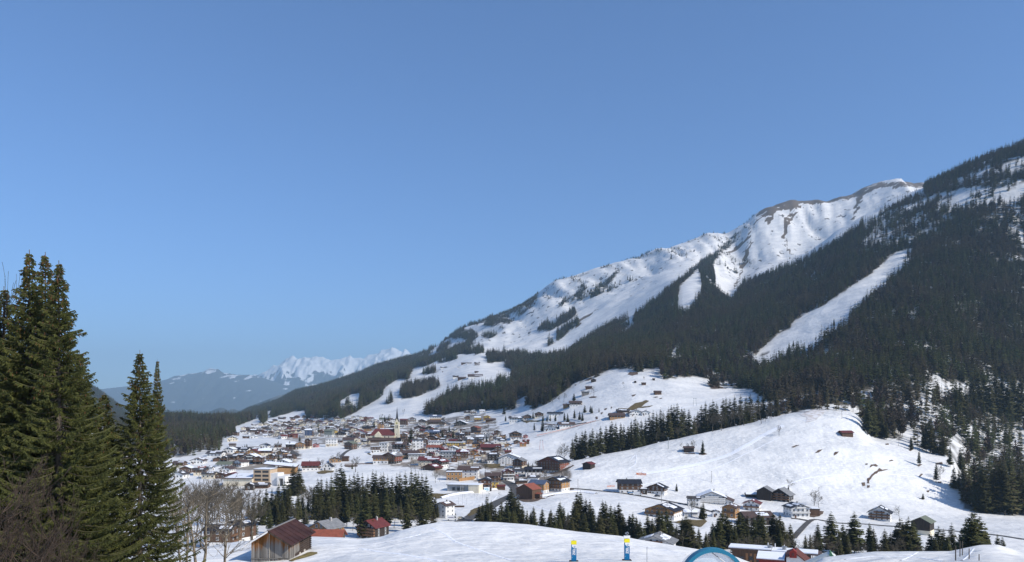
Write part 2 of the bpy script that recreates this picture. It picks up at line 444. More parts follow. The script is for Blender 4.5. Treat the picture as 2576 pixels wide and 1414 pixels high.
def wood(x, v, X, Y):
    """forest density 0..1"""
    d = (v < np.interp(x, _ux, _uy)) & (Y > 560)
    d = d.astype(float)
    op = np.zeros(np.shape(x), bool)
    vt = v - 20.0 * F / np.maximum(Y, 500)          # height of a tree top standing here
    for p in P_OPEN: op |= inpoly(x, v, p) | (inpoly(x, vt, p) & (Y > 1200))
    ho = np.zeros(np.shape(x), bool)
    for p in P_HOLES: ho |= inpoly(x, v, p)
    n = fbm(X / 90, Y / 140, 71, 4)
    d = np.where(op & ~ho, 0.0, d)
    # sparse fringe near the skyline of the open slope, mottled wood on its left shoulder
    ridge = (Y > 2500) & (x > 1040) & (x < 1400)
    st = fbm(X / 55 + Y / 240, Y / 260 - X / 300, 72, 4)
    d = np.where(ridge, np.where(st > -0.075 + (x - 1040) / 360 * 0.08, d * 0.85, 0.0), d)
    # small gaps and thin places everywhere in the wood
    g2 = fbm(X / 28, Y / 50, 73, 3)
    d = np.where((Y > 700) & (g2 < -0.17), d * 0.25, d)
    d = np.where((x > 1640) & (x < 2200) & (v > 870) & (fbm(X / 60 + 3, Y / 40, 74, 3) < -0.13), 0, d)
    ur = (x > 2180) & (v < 640) & (Y > 1300)
    d = np.where(ur & (v > np.interp(x, [2180, 2300, 2400, 2576], [560, 500, 450, 395])) & (fbm(X / 55 + Y / 150, Y / 60, 5, 3) > 0.08), d * 0.14, d)
    d = np.where((x > 2170) & (v < 620) & (v > 545) & (x < 2290) & (n > 0.04), d * .25, d)
    lr = (x > 2190) & (v > 960) & (Y > 560)
    d = np.where(lr, d * np.where(fbm(X / 22, Y / 30, 8, 3) > -0.02, 0.24, 0.8), d)
    d = np.where(inpoly(x, v, P_VALLEYWOOD) & (Y > 700), np.where(g2 < -0.05, 0.2, 0.7), d)
    top = (Y > 3700) & (x > 1385)
    d = np.where(top, np.where(fbm(X / 50 + Y / 200, Y / 160, 99, 4) > 0.06, 0.30, 0.012) * (x < 1900), d)
    d = np.where((Y > 3200) & (Y <= 3700) & (x > 1300) & (x < 1900) & (fbm(X / 30 + Y / 130, Y / 200, 98, 3) > 0.14), 0.25, d)
    d = np.where(Y > 5100, 0.0, d)
    return d


P_BARE = [
 [(1880, 600), (1905, 540), (1930, 512), (1990, 498), (2050, 500), (2130, 488), (2175, 468), (2200, 458), (2340, 455), (2340, 471), (2230, 474), (2196, 478), (2172, 500), (2160, 512), (2150, 500), (2100, 508), (2060, 514), (2012, 512), (2016, 522),
  (1990, 530), (1955, 530), (1940, 560), (1935, 580), (1915, 545), (1895, 575), (1890, 600), (1862, 622), (1830, 640), (1800, 655)],
 [(1975, 545), (1990, 532), (2008, 532), (2010, 542), (1990, 552), (1978, 590), (1985, 620), (1996, 655), (1990, 655), (1965, 600), (1968, 570)],
 [(1888, 600), (1898, 602), (1880, 660), (1862, 700), (1848, 742), (1836, 745), (1856, 690), (1868, 650)],
 [(2148, 520), (2160, 480), (2176, 478), (2160, 530), (2148, 550), (2140, 560)],
 [(1445, 820), (1475, 790), (1505, 772), (1480, 800), (1450, 826)], [(1520, 785), (1548, 765), (1540, 775)],
]
FOREST = wood(vx[:, None] + 0 * GY, SV, GX, GY)
P_VILL = [(612, 1092), (690, 1066), (770, 1056), (985, 1056), (1012, 1064), (1215, 1040), (1245, 1062), (1262, 1088), (1255, 1112), (1290, 1165), (1440, 1182), (1430, 1222), (1300, 1226), (1120, 1200), (1080, 1185), (930, 1163), (1000, 1150), (925, 1128), (760, 1113), (700, 1103)]
P_VILL2 = [(530, 1140), (640, 1120), (745, 1125), (760, 1150), (735, 1180), (560, 1185)]
VILL = (inpoly(vx[:, None] + 0 * GY, SV, P_VILL) | inpoly(vx[:, None] + 0 * GY, SV, P_VILL2)).astype(float) * (GY > 480)
BARE = np.zeros_like(GY)
jx = fbm(GX / 30, GY / 30, 91, 3) * 14; jv = fbm(GX / 30, GY / 30, 92, 3) * 14
for p in P_BARE: BARE = np.maximum(BARE, inpoly(vx[:, None] + jx, SV + jv, p).astype(float) * (GY > 2400))
BARE = np.maximum(BARE, ((vx[:, None] > 1000) & (GY > 3300)) * np.clip(fbm(GX / 25, GY / 60, 17, 3) - 0.22, 0, 1) * 2.2)


def snow_material():
    m = bpy.data.materials.new('snow_ground'); m.use_nodes = True
    N, Lk = m.node_tree.nodes, m.node_tree.links
    b = N['Principled BSDF']; b.inputs['Roughness'].default_value = 0.55; b.inputs['Specular IOR Level'].default_value = 0.25
    tc = N.new('ShaderNodeTexCoord')
    at = N.new('ShaderNodeAttribute'); at.attribute_name = 'cover'
    sp = N.new('ShaderNodeSeparateColor'); Lk.new(at.outputs['Color'], sp.inputs[0])

    def noise(scale, detail, st=(1, 1, 1)):
        mp = N.new('ShaderNodeMapping'); mp.inputs['Scale'].default_value = st
        Lk.new(tc.outputs['Object'], mp.inputs[0])
        n = N.new('ShaderNodeTexNoise'); n.inputs['Scale'].default_value = scale; n.inputs['Detail'].default_value = detail
        Lk.new(mp.outputs[0], n.inputs['Vector']); return n.outputs['Fac']

    def rng(src, a, c, lo=0.0, hi=1.0):
        r = N.new('ShaderNodeMapRange'); r.inputs[1].default_value = a; r.inputs[2].default_value = c
        r.inputs[3].default_value = lo; r.inputs[4].default_value = hi; Lk.new(src, r.inputs[0]); return r.outputs[0]

    def mth(op, a, c):
        n = N.new('ShaderNodeMath'); n.operation = op
        for i, s in enumerate((a, c)):
            if isinstance(s, (int, float)): n.inputs[i].default_value = s
            else: Lk.new(s, n.inputs[i])
        return n.outputs[0]

    def mix(f, A, B):
        n = N.new('ShaderNodeMix'); n.data_type = 'RGBA'
        if isinstance(f, float): n.inputs['Factor'].default_value = f
        else: Lk.new(f, n.inputs['Factor'])
        for k, s in (('A', A), ('B', B)):
            if isinstance(s, tuple): n.inputs[k].default_value = (*s, 1)
            else: Lk.new(s, n.inputs[k])
        return n.outputs['Result']

    old = mix(rng(noise(0.045, 7, (.5, 1, 1)), 0.38, 0.62), (0.80, 0.785, 0.745), (0.64, 0.64, 0.625))
    old = mix(rng(noise(0.8, 8, (0.35, 1, 1)), 0.50, 0.60, 0, 0.7), old, (0.86, 0.85, 0.82))
    soil = mix(noise(0.6, 5), (0.10, 0.075, 0.05), (0.20, 0.15, 0.10))
    litter = mix(noise(0.3, 5), (0.045, 0.042, 0.03), (0.12, 0.10, 0.075))
    fb = mth('GREATER_THAN', mth('ADD', sp.outputs[1], mth('MULTIPLY', noise(0.022, 9), 0.9)), 1.33)
    ff = mth('MULTIPLY', rng(noise(0.035, 7), 0.36, 0.46), sp.outputs[0])
    c = mix(ff, old, litter)
    garden = mix(noise(0.9, 5), (0.11, 0.080, 0.048), (0.27, 0.21, 0.145))
    fv_ = mth('MULTIPLY', rng(noise(0.06, 8), 0.43, 0.49), sp.outputs[2])
    c = mix(mth('MULTIPLY', fv_, 0.85), c, garden)
    # rock and dwarf pine showing through the high snow
    spk = mth('MULTIPLY', rng(noise(0.05, 9, (1, .4, .5)), 0.635, 0.67), at.outputs['Alpha'])
    c = mix(spk, c, (0.10, 0.085, 0.07))
    c = mix(fb, c, soil)
    Lk.new(c, b.inputs['Base Color'])
    # relief: drifts, tracks, crust
    hgt = mth('ADD', mth('MULTIPLY', noise(0.16, 4), 1.5), mth('MULTIPLY', noise(1.1, 6, (0.45, 1, 1)), 0.30))
    hgt = mth('ADD', hgt, mth('MULTIPLY', noise(0.012, 6), 9.0))
    bp = N.new('ShaderNodeBump'); bp.inputs['Strength'].default_value = 0.75; bp.inputs['Distance'].default_value = 1.0
    Lk.new(hgt, bp.inputs['Height']); Lk.new(bp.outputs[0], b.inputs['Normal'])
    return m


M_SNOWG = snow_material()


def grid_mesh(name, X, Y, Z, m, cover=None):
    nc, nr = X.shape
    V = np.stack([X, Y, Z], -1).reshape(-1, 3)
    i = np.arange(nc - 1)[:, None] * nr + np.arange(nr - 1)[None, :]
    Q = np.stack([i, i + nr, i + nr + 1, i + 1], -1).reshape(-1, 4)
    me = mesh_np(name, V, Q, m, smooth=True)
    if cover is not None:
        a = me.attributes.new('cover', 'FLOAT_COLOR', 'POINT')
        c = np.zeros((nc * nr, 4), np.float32); c[:, 3] = (np.clip((Y - 2600) / 500, 0, 1) * (Y < 6000)).ravel()
        c[:, 0] = cover[0].ravel(); c[:, 1] = cover[1].ravel()
        if len(cover) > 2: c[:, 2] = cover[2].ravel()
        a.data.foreach_set('color', c.ravel())
    return me


terrain = link('snowy_ground', grid_mesh('snowy_ground', GX, GY, GZ, M_SNOWG, (FOREST, BARE, VILL)))
tag(terrain, kind='structure')
# land behind and beside the viewpoint
bx, by = np.meshgrid(np.linspace(-400, 400, 40), np.linspace(-400, 1, 24), indexing='ij')
bzz = -2.2 + by * 0.05 - np.abs(bx) * 0.03 + fbm(bx / 40, by / 40, 4, 3) * 1.5 * np.clip(-by / 20, 0, 1)
tag(link('snowy_slope_behind', grid_mesh('snowy_slope_behind', bx, by, bzz, M_SNOWG, (bx * 0, bx * 0))), kind='structure')

# ------------------------------------------------------------------ distant ranges

def range_material(name, snowy, seed, treeline, span, thr=0.42, k_=2.2, sc=0.0022):
    m = bpy.data.materials.new(name); m.use_nodes = True
    N, Lk = m.node_tree.nodes, m.node_tree.links
    b = N['Principled BSDF']; b.inputs['Roughness'].default_value = 0.9; b.inputs['Specular IOR Level'].default_value = 0.1
    ge = N.new('ShaderNodeNewGeometry'); sx = N.new('ShaderNodeSeparateXYZ'); Lk.new(ge.outputs['Position'], sx.inputs[0])
    sn = N.new('ShaderNodeSeparateXYZ'); Lk.new(ge.outputs['Normal'], sn.inputs[0])
    mp = N.new('ShaderNodeMapping'); mp.inputs['Scale'].default_value = (1, .5, .6); mp.inputs['Location'].default_value = (seed, 0, 0)
    Lk.new(ge.outputs['Position'], mp.inputs[0])

    def nz(s, d):
        n = N.new('ShaderNodeTexNoise'); n.inputs['Scale'].default_value = s; n.inputs['Detail'].default_value = d
        Lk.new(mp.outputs[0], n.inputs['Vector']); return n.outputs['Fac']

    def mth(op, a, c, cl=False):
        n = N.new('ShaderNodeMath'); n.operation = op; n.use_clamp = cl
        for i, s in enumerate((a, c)):
            if isinstance(s, (int, float)): n.inputs[i].default_value = s
            else: Lk.new(s, n.inputs[i])
        return n.outputs[0]
    h = mth('DIVIDE', mth('SUBTRACT', sx.outputs[2], treeline), span, True)
    a = mth('ADD', mth('MULTIPLY', h, 1.25), mth('MULTIPLY', mth('SUBTRACT', nz(sc, 10), 0.5), k_))
    a = mth('ADD', a, mth('MULTIPLY', mth('SUBTRACT', sn.outputs[2], 0.62), 1.1))
    f = N.new('ShaderNodeMapRange'); f.inputs[1].default_value = thr; f.inputs[2].default_value = thr + 0.06; Lk.new(a, f.inputs[0])
    mx = N.new('ShaderNodeMix'); mx.data_type = 'RGBA'
    Lk.new(mth('MULTIPLY', f.outputs[0], snowy), mx.inputs['Factor'])
    mx.inputs['A'].default_value = (0.045, 0.05, 0.045, 1); mx.inputs['B'].default_value = (0.82, 0.84, 0.86, 1)
    Lk.new(mx.outputs['Result'], b.inputs['Base Color'])
    return m


def mountain_range(name, sky, Yr, foot, dn, m, amp, wl, seed, sharp=True):
    px = [p[0] for p in sky]; pv = [p[1] for p in sky]
    xs = np.arange(px[0], px[-1] + 1, 2.0)
    v = np.interp(xs, px, pv)
    top = -(v - HY) / F * Yr
    n = 70
    s = np.linspace(0, 1, n)[None, :]
    Yg = Yr - dn * (1 - s) + 0 * xs[:, None]
    back = np.linspace(1, 0.3, 10)[None, 1:]
    Zg = foot + (top[:, None] - foot) * (s ** 1.25)
    Xg = (xs[:, None] - HX) / F * Yr * (Yg / Yr) ** 0.5
    r = 1 - 2 * np.abs(fbm((Xg + Yg * .25) / wl, Yg / (wl * 3), seed, 5))
    env = np.sin(np.pi * np.clip(s, 0, 1)) ** 0.7
    Zg = Zg + (r - 0.75) * amp * env
    if sharp:
        Zg = Zg + fbm(Xg / (wl * .2), Yg / (wl * .2), seed + 3, 4) * amp * 0.16 * s ** 3
    Xb = np.repeat(Xg[:, -1:], 9, 1); Yb = Yr + np.linspace(0, 1, 10)[None, 1:] * dn * .6 + 0 * xs[:, None]
    Zb = foot + (Zg[:, -1:] - foot) * back
    o = link(name, grid_mesh(name, np.hstack([Xg, Xb]), np.hstack([Yg, Yb]), np.hstack([Zg, Zb]), m))
    tag(o, kind='structure')
    return o


mountain_range('rocky_range', [(300, 1040), (560, 1000), (640, 944), (660, 938), (685, 924), (700, 916), (713, 910), (720, 901), (726, 899), (733, 896), (740, 898), (748, 903), (753, 900), (759, 902), (767, 897), (780, 898), (795, 895), (802, 898), (811, 901),
                (825, 905), (850, 904), (871, 902), (877, 897), (882, 896), (888, 899), (898, 902), (912, 899), (923, 897), (939, 893), (950, 887), (959, 883), (968, 882), (975, 877), (986, 874), (995, 877), (1002, 879), (1012, 884), (1018, 879), (1024, 884), (1046, 898), (1070, 910), (1200, 950), (1500, 1010)],
                24000, -650, 8000, range_material('rocky_range', 1.0, 31, 620, 1250, 0.53, 3.0, 0.0032), 900, 800, 13)
mountain_range('wooded_range', [(-900, 900), (-300, 930), (0, 960), (200, 985), (380, 965), (420, 954), (439, 946), (455, 944), (474, 940), (495, 938), (510, 935), (522, 929), (529, 926), (538, 928), (548, 928), (555, 933), (562, 938), (580, 940), (598, 943), (615, 943), (630, 943), (660, 950), (720, 970), (800, 990), (900, 1010)],
                20500, -600, 6800, range_material('wooded_range', 0.8, 7, 750, 1150, 0.74, 2.4, 0.0045), 500, 1500, 29, False)
mountain_range('low_ridge', [(-900, 1000), (-200, 1010), (200, 1040), (380, 1066), (439, 1054), (465, 1052), (494, 1046), (520, 1040), (540, 1030), (552, 1026), (562, 1026), (568, 1030), (574, 1036), (579, 1030), (585, 1028), (592, 1030), (597, 1036), (610, 1030), (625, 1023), (645, 1016), (700, 995), (760, 985), (900, 1000)],
                9000, -220, 1500, range_material('low_ridge', 0.12, 3, 220, 550), 120, 700, 41, False)
# ------------------------------------------------------------------ haze
hz = MB(); hz.box(-17000, 17000, -450, 27500, -800, 2250)
hm = bpy.data.materials.new('haze'); hm.use_nodes = True
hm.node_tree.nodes.remove(hm.node_tree.nodes['Principled BSDF'])
pv_ = hm.node_tree.nodes.new('ShaderNodeVolumePrincipled')
pv_.inputs['Color'].default_value = (0.54, 0.79, 1.0, 1)
pv_.inputs['Density'].default_value = 0.000062
pv_.inputs['Anisotropy'].default_value = 0.0
hm.node_tree.links.new(pv_.outputs[0], hm.node_tree.nodes['Material Output'].inputs['Volume'])
haze = hz.build('haze', hm)
tag(haze, kind='stuff')
# ------------------------------------------------------------------ trees: shapes
M_NEEDLE = mat('spruce_needles', (0.042, 0.046, 0.018), 0.85, col2=(0.095, 0.092, 0.034), scale=0.9, obj_random=0.35, spec=0.1)
M_NEEDLE_FAR = mat('spruce_needles_forest', (0.060, 0.068, 0.026), 0.9, obj_random=0.6, spec=0.05)
_nt = M_NEEDLE_FAR.node_tree; _b = _nt.nodes['Principled BSDF']; _src = _b.inputs['Base Color'].links[0].from_socket
_g = _nt.nodes.new('ShaderNodeNewGeometry'); _n = _nt.nodes.new('ShaderNodeTexNoise'); _n.inputs['Scale'].default_value = 0.009; _n.inputs['Detail'].default_value = 6
_r = _nt.nodes.new('ShaderNodeMapRange'); _r.inputs[1].default_value = 0.46; _r.inputs[2].default_value = 0.60; _r.inputs[4].default_value = 0.75
_m = _nt.nodes.new('ShaderNodeMix'); _m.data_type = 'RGBA'; _m.inputs['B'].default_value = (0.095, 0.070, 0.045, 1)
_nt.links.new(_g.outputs['Position'], _n.inputs['Vector']); _nt.links.new(_n.outputs['Fac'], _r.inputs[0]); _nt.links.new(_r.outputs[0], _m.inputs['Factor']); _nt.links.new(_src, _m.inputs['A']); _nt.links.new(_m.outputs['Result'], _b.inputs['Base Color'])
M_BARK = mat('bark', (0.10, 0.08, 0.06), 0.9, var=0.3, scale=4, stretch=(1, 1, .2))
M_BIGNEEDLE = mat('big_spruce_needles', (0.036, 0.044, 0.012), 0.7, col2=(0.115, 0.120, 0.030), scale=1.6, spec=0.25)
M_TWIG = mat('bare_twigs', (0.10, 0.084, 0.058), 0.9, var=0.25, scale=2, obj_random=0.2)
M_TWIG_RED = mat('reddish_twigs', (0.052, 0.036, 0.025), 0.9, var=0.3, scale=2)
M_PALEBARK = mat('pale_bark', (0.17, 0.14, 0.10), 0.9, var=0.35, scale=1.3)
M_CONE = mat('spruce_cones', (0.16, 0.07, 0.03), 0.8)


def trunk_mesh(name, H, r, m, n=6, lean=0.0):
    mb = MB()
    k = 5
    for i in range(k):
        a, b = i / k, (i + 1) / k
        mb.tube((lean * a * a, 0, H * a - (0.9 if i == 0 else 0)), (lean * b * b, 0, H * b), r * (1 - a * .93), r * (1 - b * .93), n)
    return mb.mesh(name, m, True)


def conifer(name, seed, H, Rm, whorls, per, m, bare_base=0.08, droop=0.32, serr=2, gap=0.0, core=0.0):
    """crown of flat, drooping, saw-edged branches round an upright axis; base at z = 0"""
    g = np.random.default_rng(seed)
    V, T = [], []
    n = 0
    for w in range(whorls):
        u = (w + g.random()) / whorls
        z0 = H * (bare_base + (1 - bare_base) * u)
        prof = (1 - u) ** 0.82 * (0.55 + 0.45 * min(1, u * 5 + .35))
        for k in range(per if u < .9 else max(3, per // 2)):
            if g.random() < gap: continue
            L = Rm * prof * g.uniform(0.62, 1.22) + 0.12
            a = g.uniform(0, 2 * math.pi)
            ca, sa = math.cos(a), math.sin(a)
            dz = -droop * L * g.uniform(.6, 1.35) + 0.25 * L * u
            wd = (0.26 + 0.10 * g.random()) * L + 0.12
            base = np.array((0, 0, z0 + g.uniform(-.2, .2)))
            d = np.array((ca, sa, 0)); s = np.array((-sa, ca, 0))
            zt = np.array((0, 0, 1.0))
            for q in range(serr):
                f0 = q / serr; f1 = (q + 1.25) / serr if q < serr - 1 else 1.0
                fm = f0 + (f1 - f0) * 0.55
                ww = wd * (1.0 - 0.55 * q / serr)
                cz = lambda f: dz * f ** 0.8 + (0.10 * L * f ** 3)
                p0 = base + d * L * f0 * .9 + zt * cz(f0)
                p1 = base + d * L * f1 + zt * cz(f1)
                pl = base + d * L * fm + s * ww + zt * (cz(fm) - ww * g.uniform(.35, .8))
                pr = base + d * L * fm - s * ww + zt * (cz(fm) - ww * g.uniform(.35, .8))
                V += [p0, pl, p1, pr]
                T += [(n, n + 1, n + 2), (n, n + 2, n + 3)]
                n += 4
    if core:
        for k in range(3):
            a0, a1 = 2.0944 * k, 2.0944 * (k + 1)
            V += [(core * math.cos(a0), core * math.sin(a0), -.5), (core * math.cos(a1), core * math.sin(a1), -.5), (0, 0, H)]; T.append((n, n + 1, n + 2)); n += 3
    return mesh_np(name, np.array(V), np.array(T), m)


def twig_prisms(segs, m, name, sides=3):
    """segs: list of (p0, p1, r0, r1) -> one mesh of thin tapering prisms"""
    P0 = np.array([s[0] for s in segs]); P1 = np.array([s[1] for s in segs])
    r0 = np.array([s[2] for s in segs]); r1 = np.array([s[3] for s in segs])
    d = P1 - P0; d /= (np.linalg.norm(d, axis=1)[:, None] + 1e-9)
    up = np.where(np.abs(d[:, 2:3]) > 0.9, np.array([[1, 0, 0]]), np.array([[0, 0, 1]]))
    u = np.cross(d, up); u /= np.linalg.norm(u, axis=1)[:, None] + 1e-9
    w = np.cross(d, u)
    vs = []
    for P, r in ((P0, r0), (P1, r1)):
        for i in range(sides):
            t = 2 * math.pi * i / sides
            vs.append(P + (u * math.cos(t) + w * math.sin(t)) * r[:, None])
    V = np.stack(vs, 1).reshape(-1, 3)
    nb = np.arange(len(segs))[:, None] * (2 * sides)
    Q = np.concatenate([nb + np.array([[i, (i + 1) % sides, (i + 1) % sides + sides, i + sides]]) for i in range(sides)], 0)
    return mesh_np(name, V, Q, m)


def grow(g, p, d, L, r, lev, segs, spread=0.55, up=0.12, nseg=3, kids=(3, 5), minr=0.02):
    """recursive limb"""
    pos = np.array(p, float); d = np.array(d, float)
    pts = []
    for i in range(nseg):
        d = d + g.normal(0, 0.11, 3); d[2] += up * .3; d /= np.linalg.norm(d)
        q = pos + d * L / nseg
        ra, rb = r * (1 - .5 * i / nseg), r * (1 - .5 * (i + 1) / nseg)
        segs.append((pos.copy(), q.copy(), max(ra, minr), max(rb, minr)))
        pos = q; pts.append((q.copy(), d.copy(), rb))
    if lev <= 0: return
    for k in range(g.integers(*kids)):
        q, dd, rr = pts[min(nseg - 1, int(g.integers(0, nseg)))] if k else pts[-1]
        a = g.normal(0, 1, 3); a -= a.dot(dd) * dd; a /= np.linalg.norm(a) + 1e-9
        nd = dd + a * g.uniform(.5, 1.3) * spread; nd[2] += up; nd /= np.linalg.norm(nd)
        grow(g, q, nd, L * g.uniform(.55, .8), rr * g.uniform(.55, .8), lev - 1, segs, spread, up, nseg, kids, minr)


def bare_mesh(name, seed, H, lev, m, minr, spread=0.6, up=0.15, trunks=1, split=0.3, wide=1.0, kids=(3, 6)):
    g = np.random.default_rng(seed)
    segs = []
    for k in range(trunks):
        off = g.normal(0, .25 * trunks * .4, 2) if trunks > 1 else (0, 0)
        d = np.array((g.normal(0, .10 * wide), g.normal(0, .1), 1.0))
        r = H * 0.016
        p = np.array((off[0], off[1], -0.6)); nS = 7
        for i in range(nS):
            d = d + g.normal(0, .05, 3); d /= np.linalg.norm(d)
            q = p + d * (H * .82 / nS)
            f = i / nS
            segs.append((p.copy(), q.copy(), max(r * (1 - .8 * f), minr), max(r * (1 - .8 * (f + 1 / nS)), minr)))
            p = q
            if f >= split - .01:
                for b in range(int(g.integers(2, 4))):
                    a = g.uniform(0, 2 * math.pi)
                    nd = np.array((math.cos(a) * wide, math.sin(a), .65)); nd /= np.linalg.norm(nd)
                    grow(g, q, nd, H * .26 * (1.15 - f * .7), r * .42 * (1.1 - f * .6), lev, segs, spread, up, 3, kids, minr)
    return twig_prisms(segs, m, name)


SPRUCE = [conifer(f'spruce_crown_{i}', 100 + i, 26.0, [4.5, 3.9, 5.0, 4.2, 4.8, 3.7][i], 46, 9, M_NEEDLE, bare_base=[.06, .1, .04, .14, .05, .18][i], droop=[.36, .42, .3, .4, .34, .45][i], serr=2, gap=[0, .08, 0, .12, .05, .15][i]) for i in range(6)]
for me in SPRUCE: me.name = 'crown'
TRUNK = trunk_mesh('trunk', 25.0, 0.30, M_BARK)
FARBARE = conifer('crown', 330, 19.0, 4.6, 13, 8, mat('forest_twigs', (0.115, 0.090, 0.065), 0.9, obj_random=0.4, spec=0.05), bare_base=.15, droop=-.55, serr=2, gap=.15, core=.2)
FARTREE = [conifer('crown', 300 + i, 26.0, [3.5, 3.0, 3.9, 3.2][i], 15, 7, M_NEEDLE_FAR, bare_base=.04, droop=.4, serr=1, core=.25) for i in range(4)]
BT_MESH = [bare_mesh('branches', 500 + i, 16.0, 2, M_TWIG, 0.035, spread=.6, trunks=[1, 2, 1][i], split=[.3, .2, .35][i], wide=[1, .9, 1.1][i]) for i in range(3)]

TREES = {}       # stand -> list of (x bearing, object, description)


def add_tree(kind, loc, h, stand, desc, group, proto=None, wide=1.0):
    rz = random.uniform(0, 6.28)
    if kind == 'spruce':
        i = random.randrange(6) if proto is None else proto
        s = h / 26.0
        root = empty('spruce_tree', loc, rz)
        link('crown', SPRUCE[i], root).scale = (s * wide * 1.12, s * wide * 1.12, s)
        link('trunk', TRUNK, root).scale = (s, s, s)
        root['category'] = 'tree'
    else:
        i = random.randrange(3) if proto is None else proto
        s = h / 16.0
        root = link('bare_tree', BT_MESH[i], None, loc, rz)
        root.scale = (s * wide, s * wide, s)
        root['category'] = 'tree'
    root['group'] = group
    TREES.setdefault(stand, []).append((HX + F * loc[0] / loc[1], loc[1], root, desc, h))
    return root


def tree_top(x, vt, Y, stand, group='spruces', desc=None, kind='spruce', proto=None, wide=1.0, hmin=8, hmax=36):
    """tree on the ground at bearing x, distance Y, reaching height v = vt"""
    X = (x - HX) / F * Y
    g = gz(X, Y)
    h = -(vt - HY) / F * Y - g
    h = min(max(h, hmin), hmax)
    return add_tree(kind, (X, Y, g - 0.2), h, stand, desc, group, proto, wide)


def tree_base(x, vt, vb, stand, group='spruces', desc=None, kind='spruce', ymin=400, proto=None, wide=1.0):
    p = hit(x, vb, ymin)
    h = max((vb - vt) / F * p.y, 3.0)
    return add_tree(kind, p, h, stand, desc, group, proto, wide)


def stand_fill(poly, n, Y0, Y1, stand, group, kind='spruce', jitter=(0, 26), hmin=12, hmax=34):
    """n trees between two distances whose tops stay under the outline poly (bearing, height)"""
    xs = [p[0] for p in poly]; vs = [p[1] for p in poly]
    for k in range(n):
        x = xs[0] + (xs[-1] - xs[0]) * (k + random.random()) / n
        tree_top(x, float(np.interp(x, xs, vs)) + random.uniform(*jitter), random.uniform(Y0, Y1), stand, group, None, kind, None, 1.0, hmin, hmax)

# ------------------------------------------------------------------ trees: single ones and stands
G1 = 'spruces of the wood left of the brown barn'
for x, v, Y in [(625, 1255, 430), (638, 1252, 425), (652, 1240, 430), (670, 1222, 440), (684, 1226, 445), (700, 1210, 440), (715, 1203, 440), (727, 1212, 438), (692, 1236, 400), (708, 1232, 395), (722, 1238, 400), (662, 1246, 395),
                (750, 1234, 420), (760, 1243, 425), (775, 1246, 430), (745, 1254, 400), (768, 1262, 400), (678, 1262, 360), (700, 1275, 350), (640, 1282, 345)]:
    tree_top(x, v, Y, 'small wood behind the weathered barn', G1)
tree_base(738, 1168, 1246, 'the school', 'single spruces in the village', 'broad round-topped dark spruce', proto=2, wide=1.5, ymin=450)
tree_base(752, 1172, 1244, 'the school', 'single spruces in the village', 'second broad dark spruce', proto=0, wide=1.5, ymin=450)
G2 = 'spruces of the dense wood in front of the village'
for x, v, Y in [(790, 1217, 420), (800, 1200, 425), (808, 1197, 430), (822, 1201, 430), (834, 1190, 430), (846, 1175, 440), (858, 1161, 440), (866, 1178, 440), (880, 1193, 440), (891, 1185, 440), (900, 1183, 430), (912, 1188, 430),
                (925, 1192, 430), (938, 1178, 440), (946, 1181, 440), (958, 1187, 440), (965, 1184, 435), (975, 1192, 430), (986, 1195, 430), (998, 1188, 435), (1006, 1184, 430), (1020, 1182, 430), (1035, 1176, 430), (1045, 1180, 430), (1052, 1184, 420),
                (1062, 1188, 420), (1072, 1190, 420), (1084, 1216, 430), (1095, 1243, 430), (1100, 1262, 425)]:
    tree_top(x, v, Y, 'dense wood behind the snow knoll', G2, proto=random.choice([0, 2, 4, 1]))
stand_fill([(790, 1235), (830, 1225), (858, 1205), (900, 1215), (950, 1210), (1000, 1215), (1040, 1200), (1070, 1215), (1095, 1262)], 22, 350, 420, 'dense wood behind the snow knoll', G2, jitter=(0, 45))
G3 = 'spruces of the belt behind the snow knoll'
for x, v, Y in [(1205, 1268, 400), (1214, 1262, 405), (1225, 1243, 410), (1236, 1256, 405), (1246, 1272, 395), (1261, 1258, 410), (1275, 1262, 400), (1285, 1222, 420), (1296, 1240, 415), (1305, 1250, 410), (1314, 1268, 400), (1342, 1272, 400), (1335, 1285, 405), (1364, 1275, 390), (1386, 1278, 400),
                (1409, 1258, 400), (1418, 1272, 395), (1429, 1286, 390), (1452, 1234, 400), (1460, 1232, 402), (1446, 1260, 395), (1474, 1250, 400), (1484, 1254, 398), (1492, 1272, 392), (1516, 1255, 395), (1524, 1258, 392), (1536, 1265, 392), (1508, 1280, 380), (1470, 1285, 370), (1290, 1280, 375), (1230, 1290, 370)]:
    tree_top(x, v, Y, 'tree belt behind the snow knoll', G3, wide=1.45)
G4 = 'spruces of the belt below the right-hand houses'
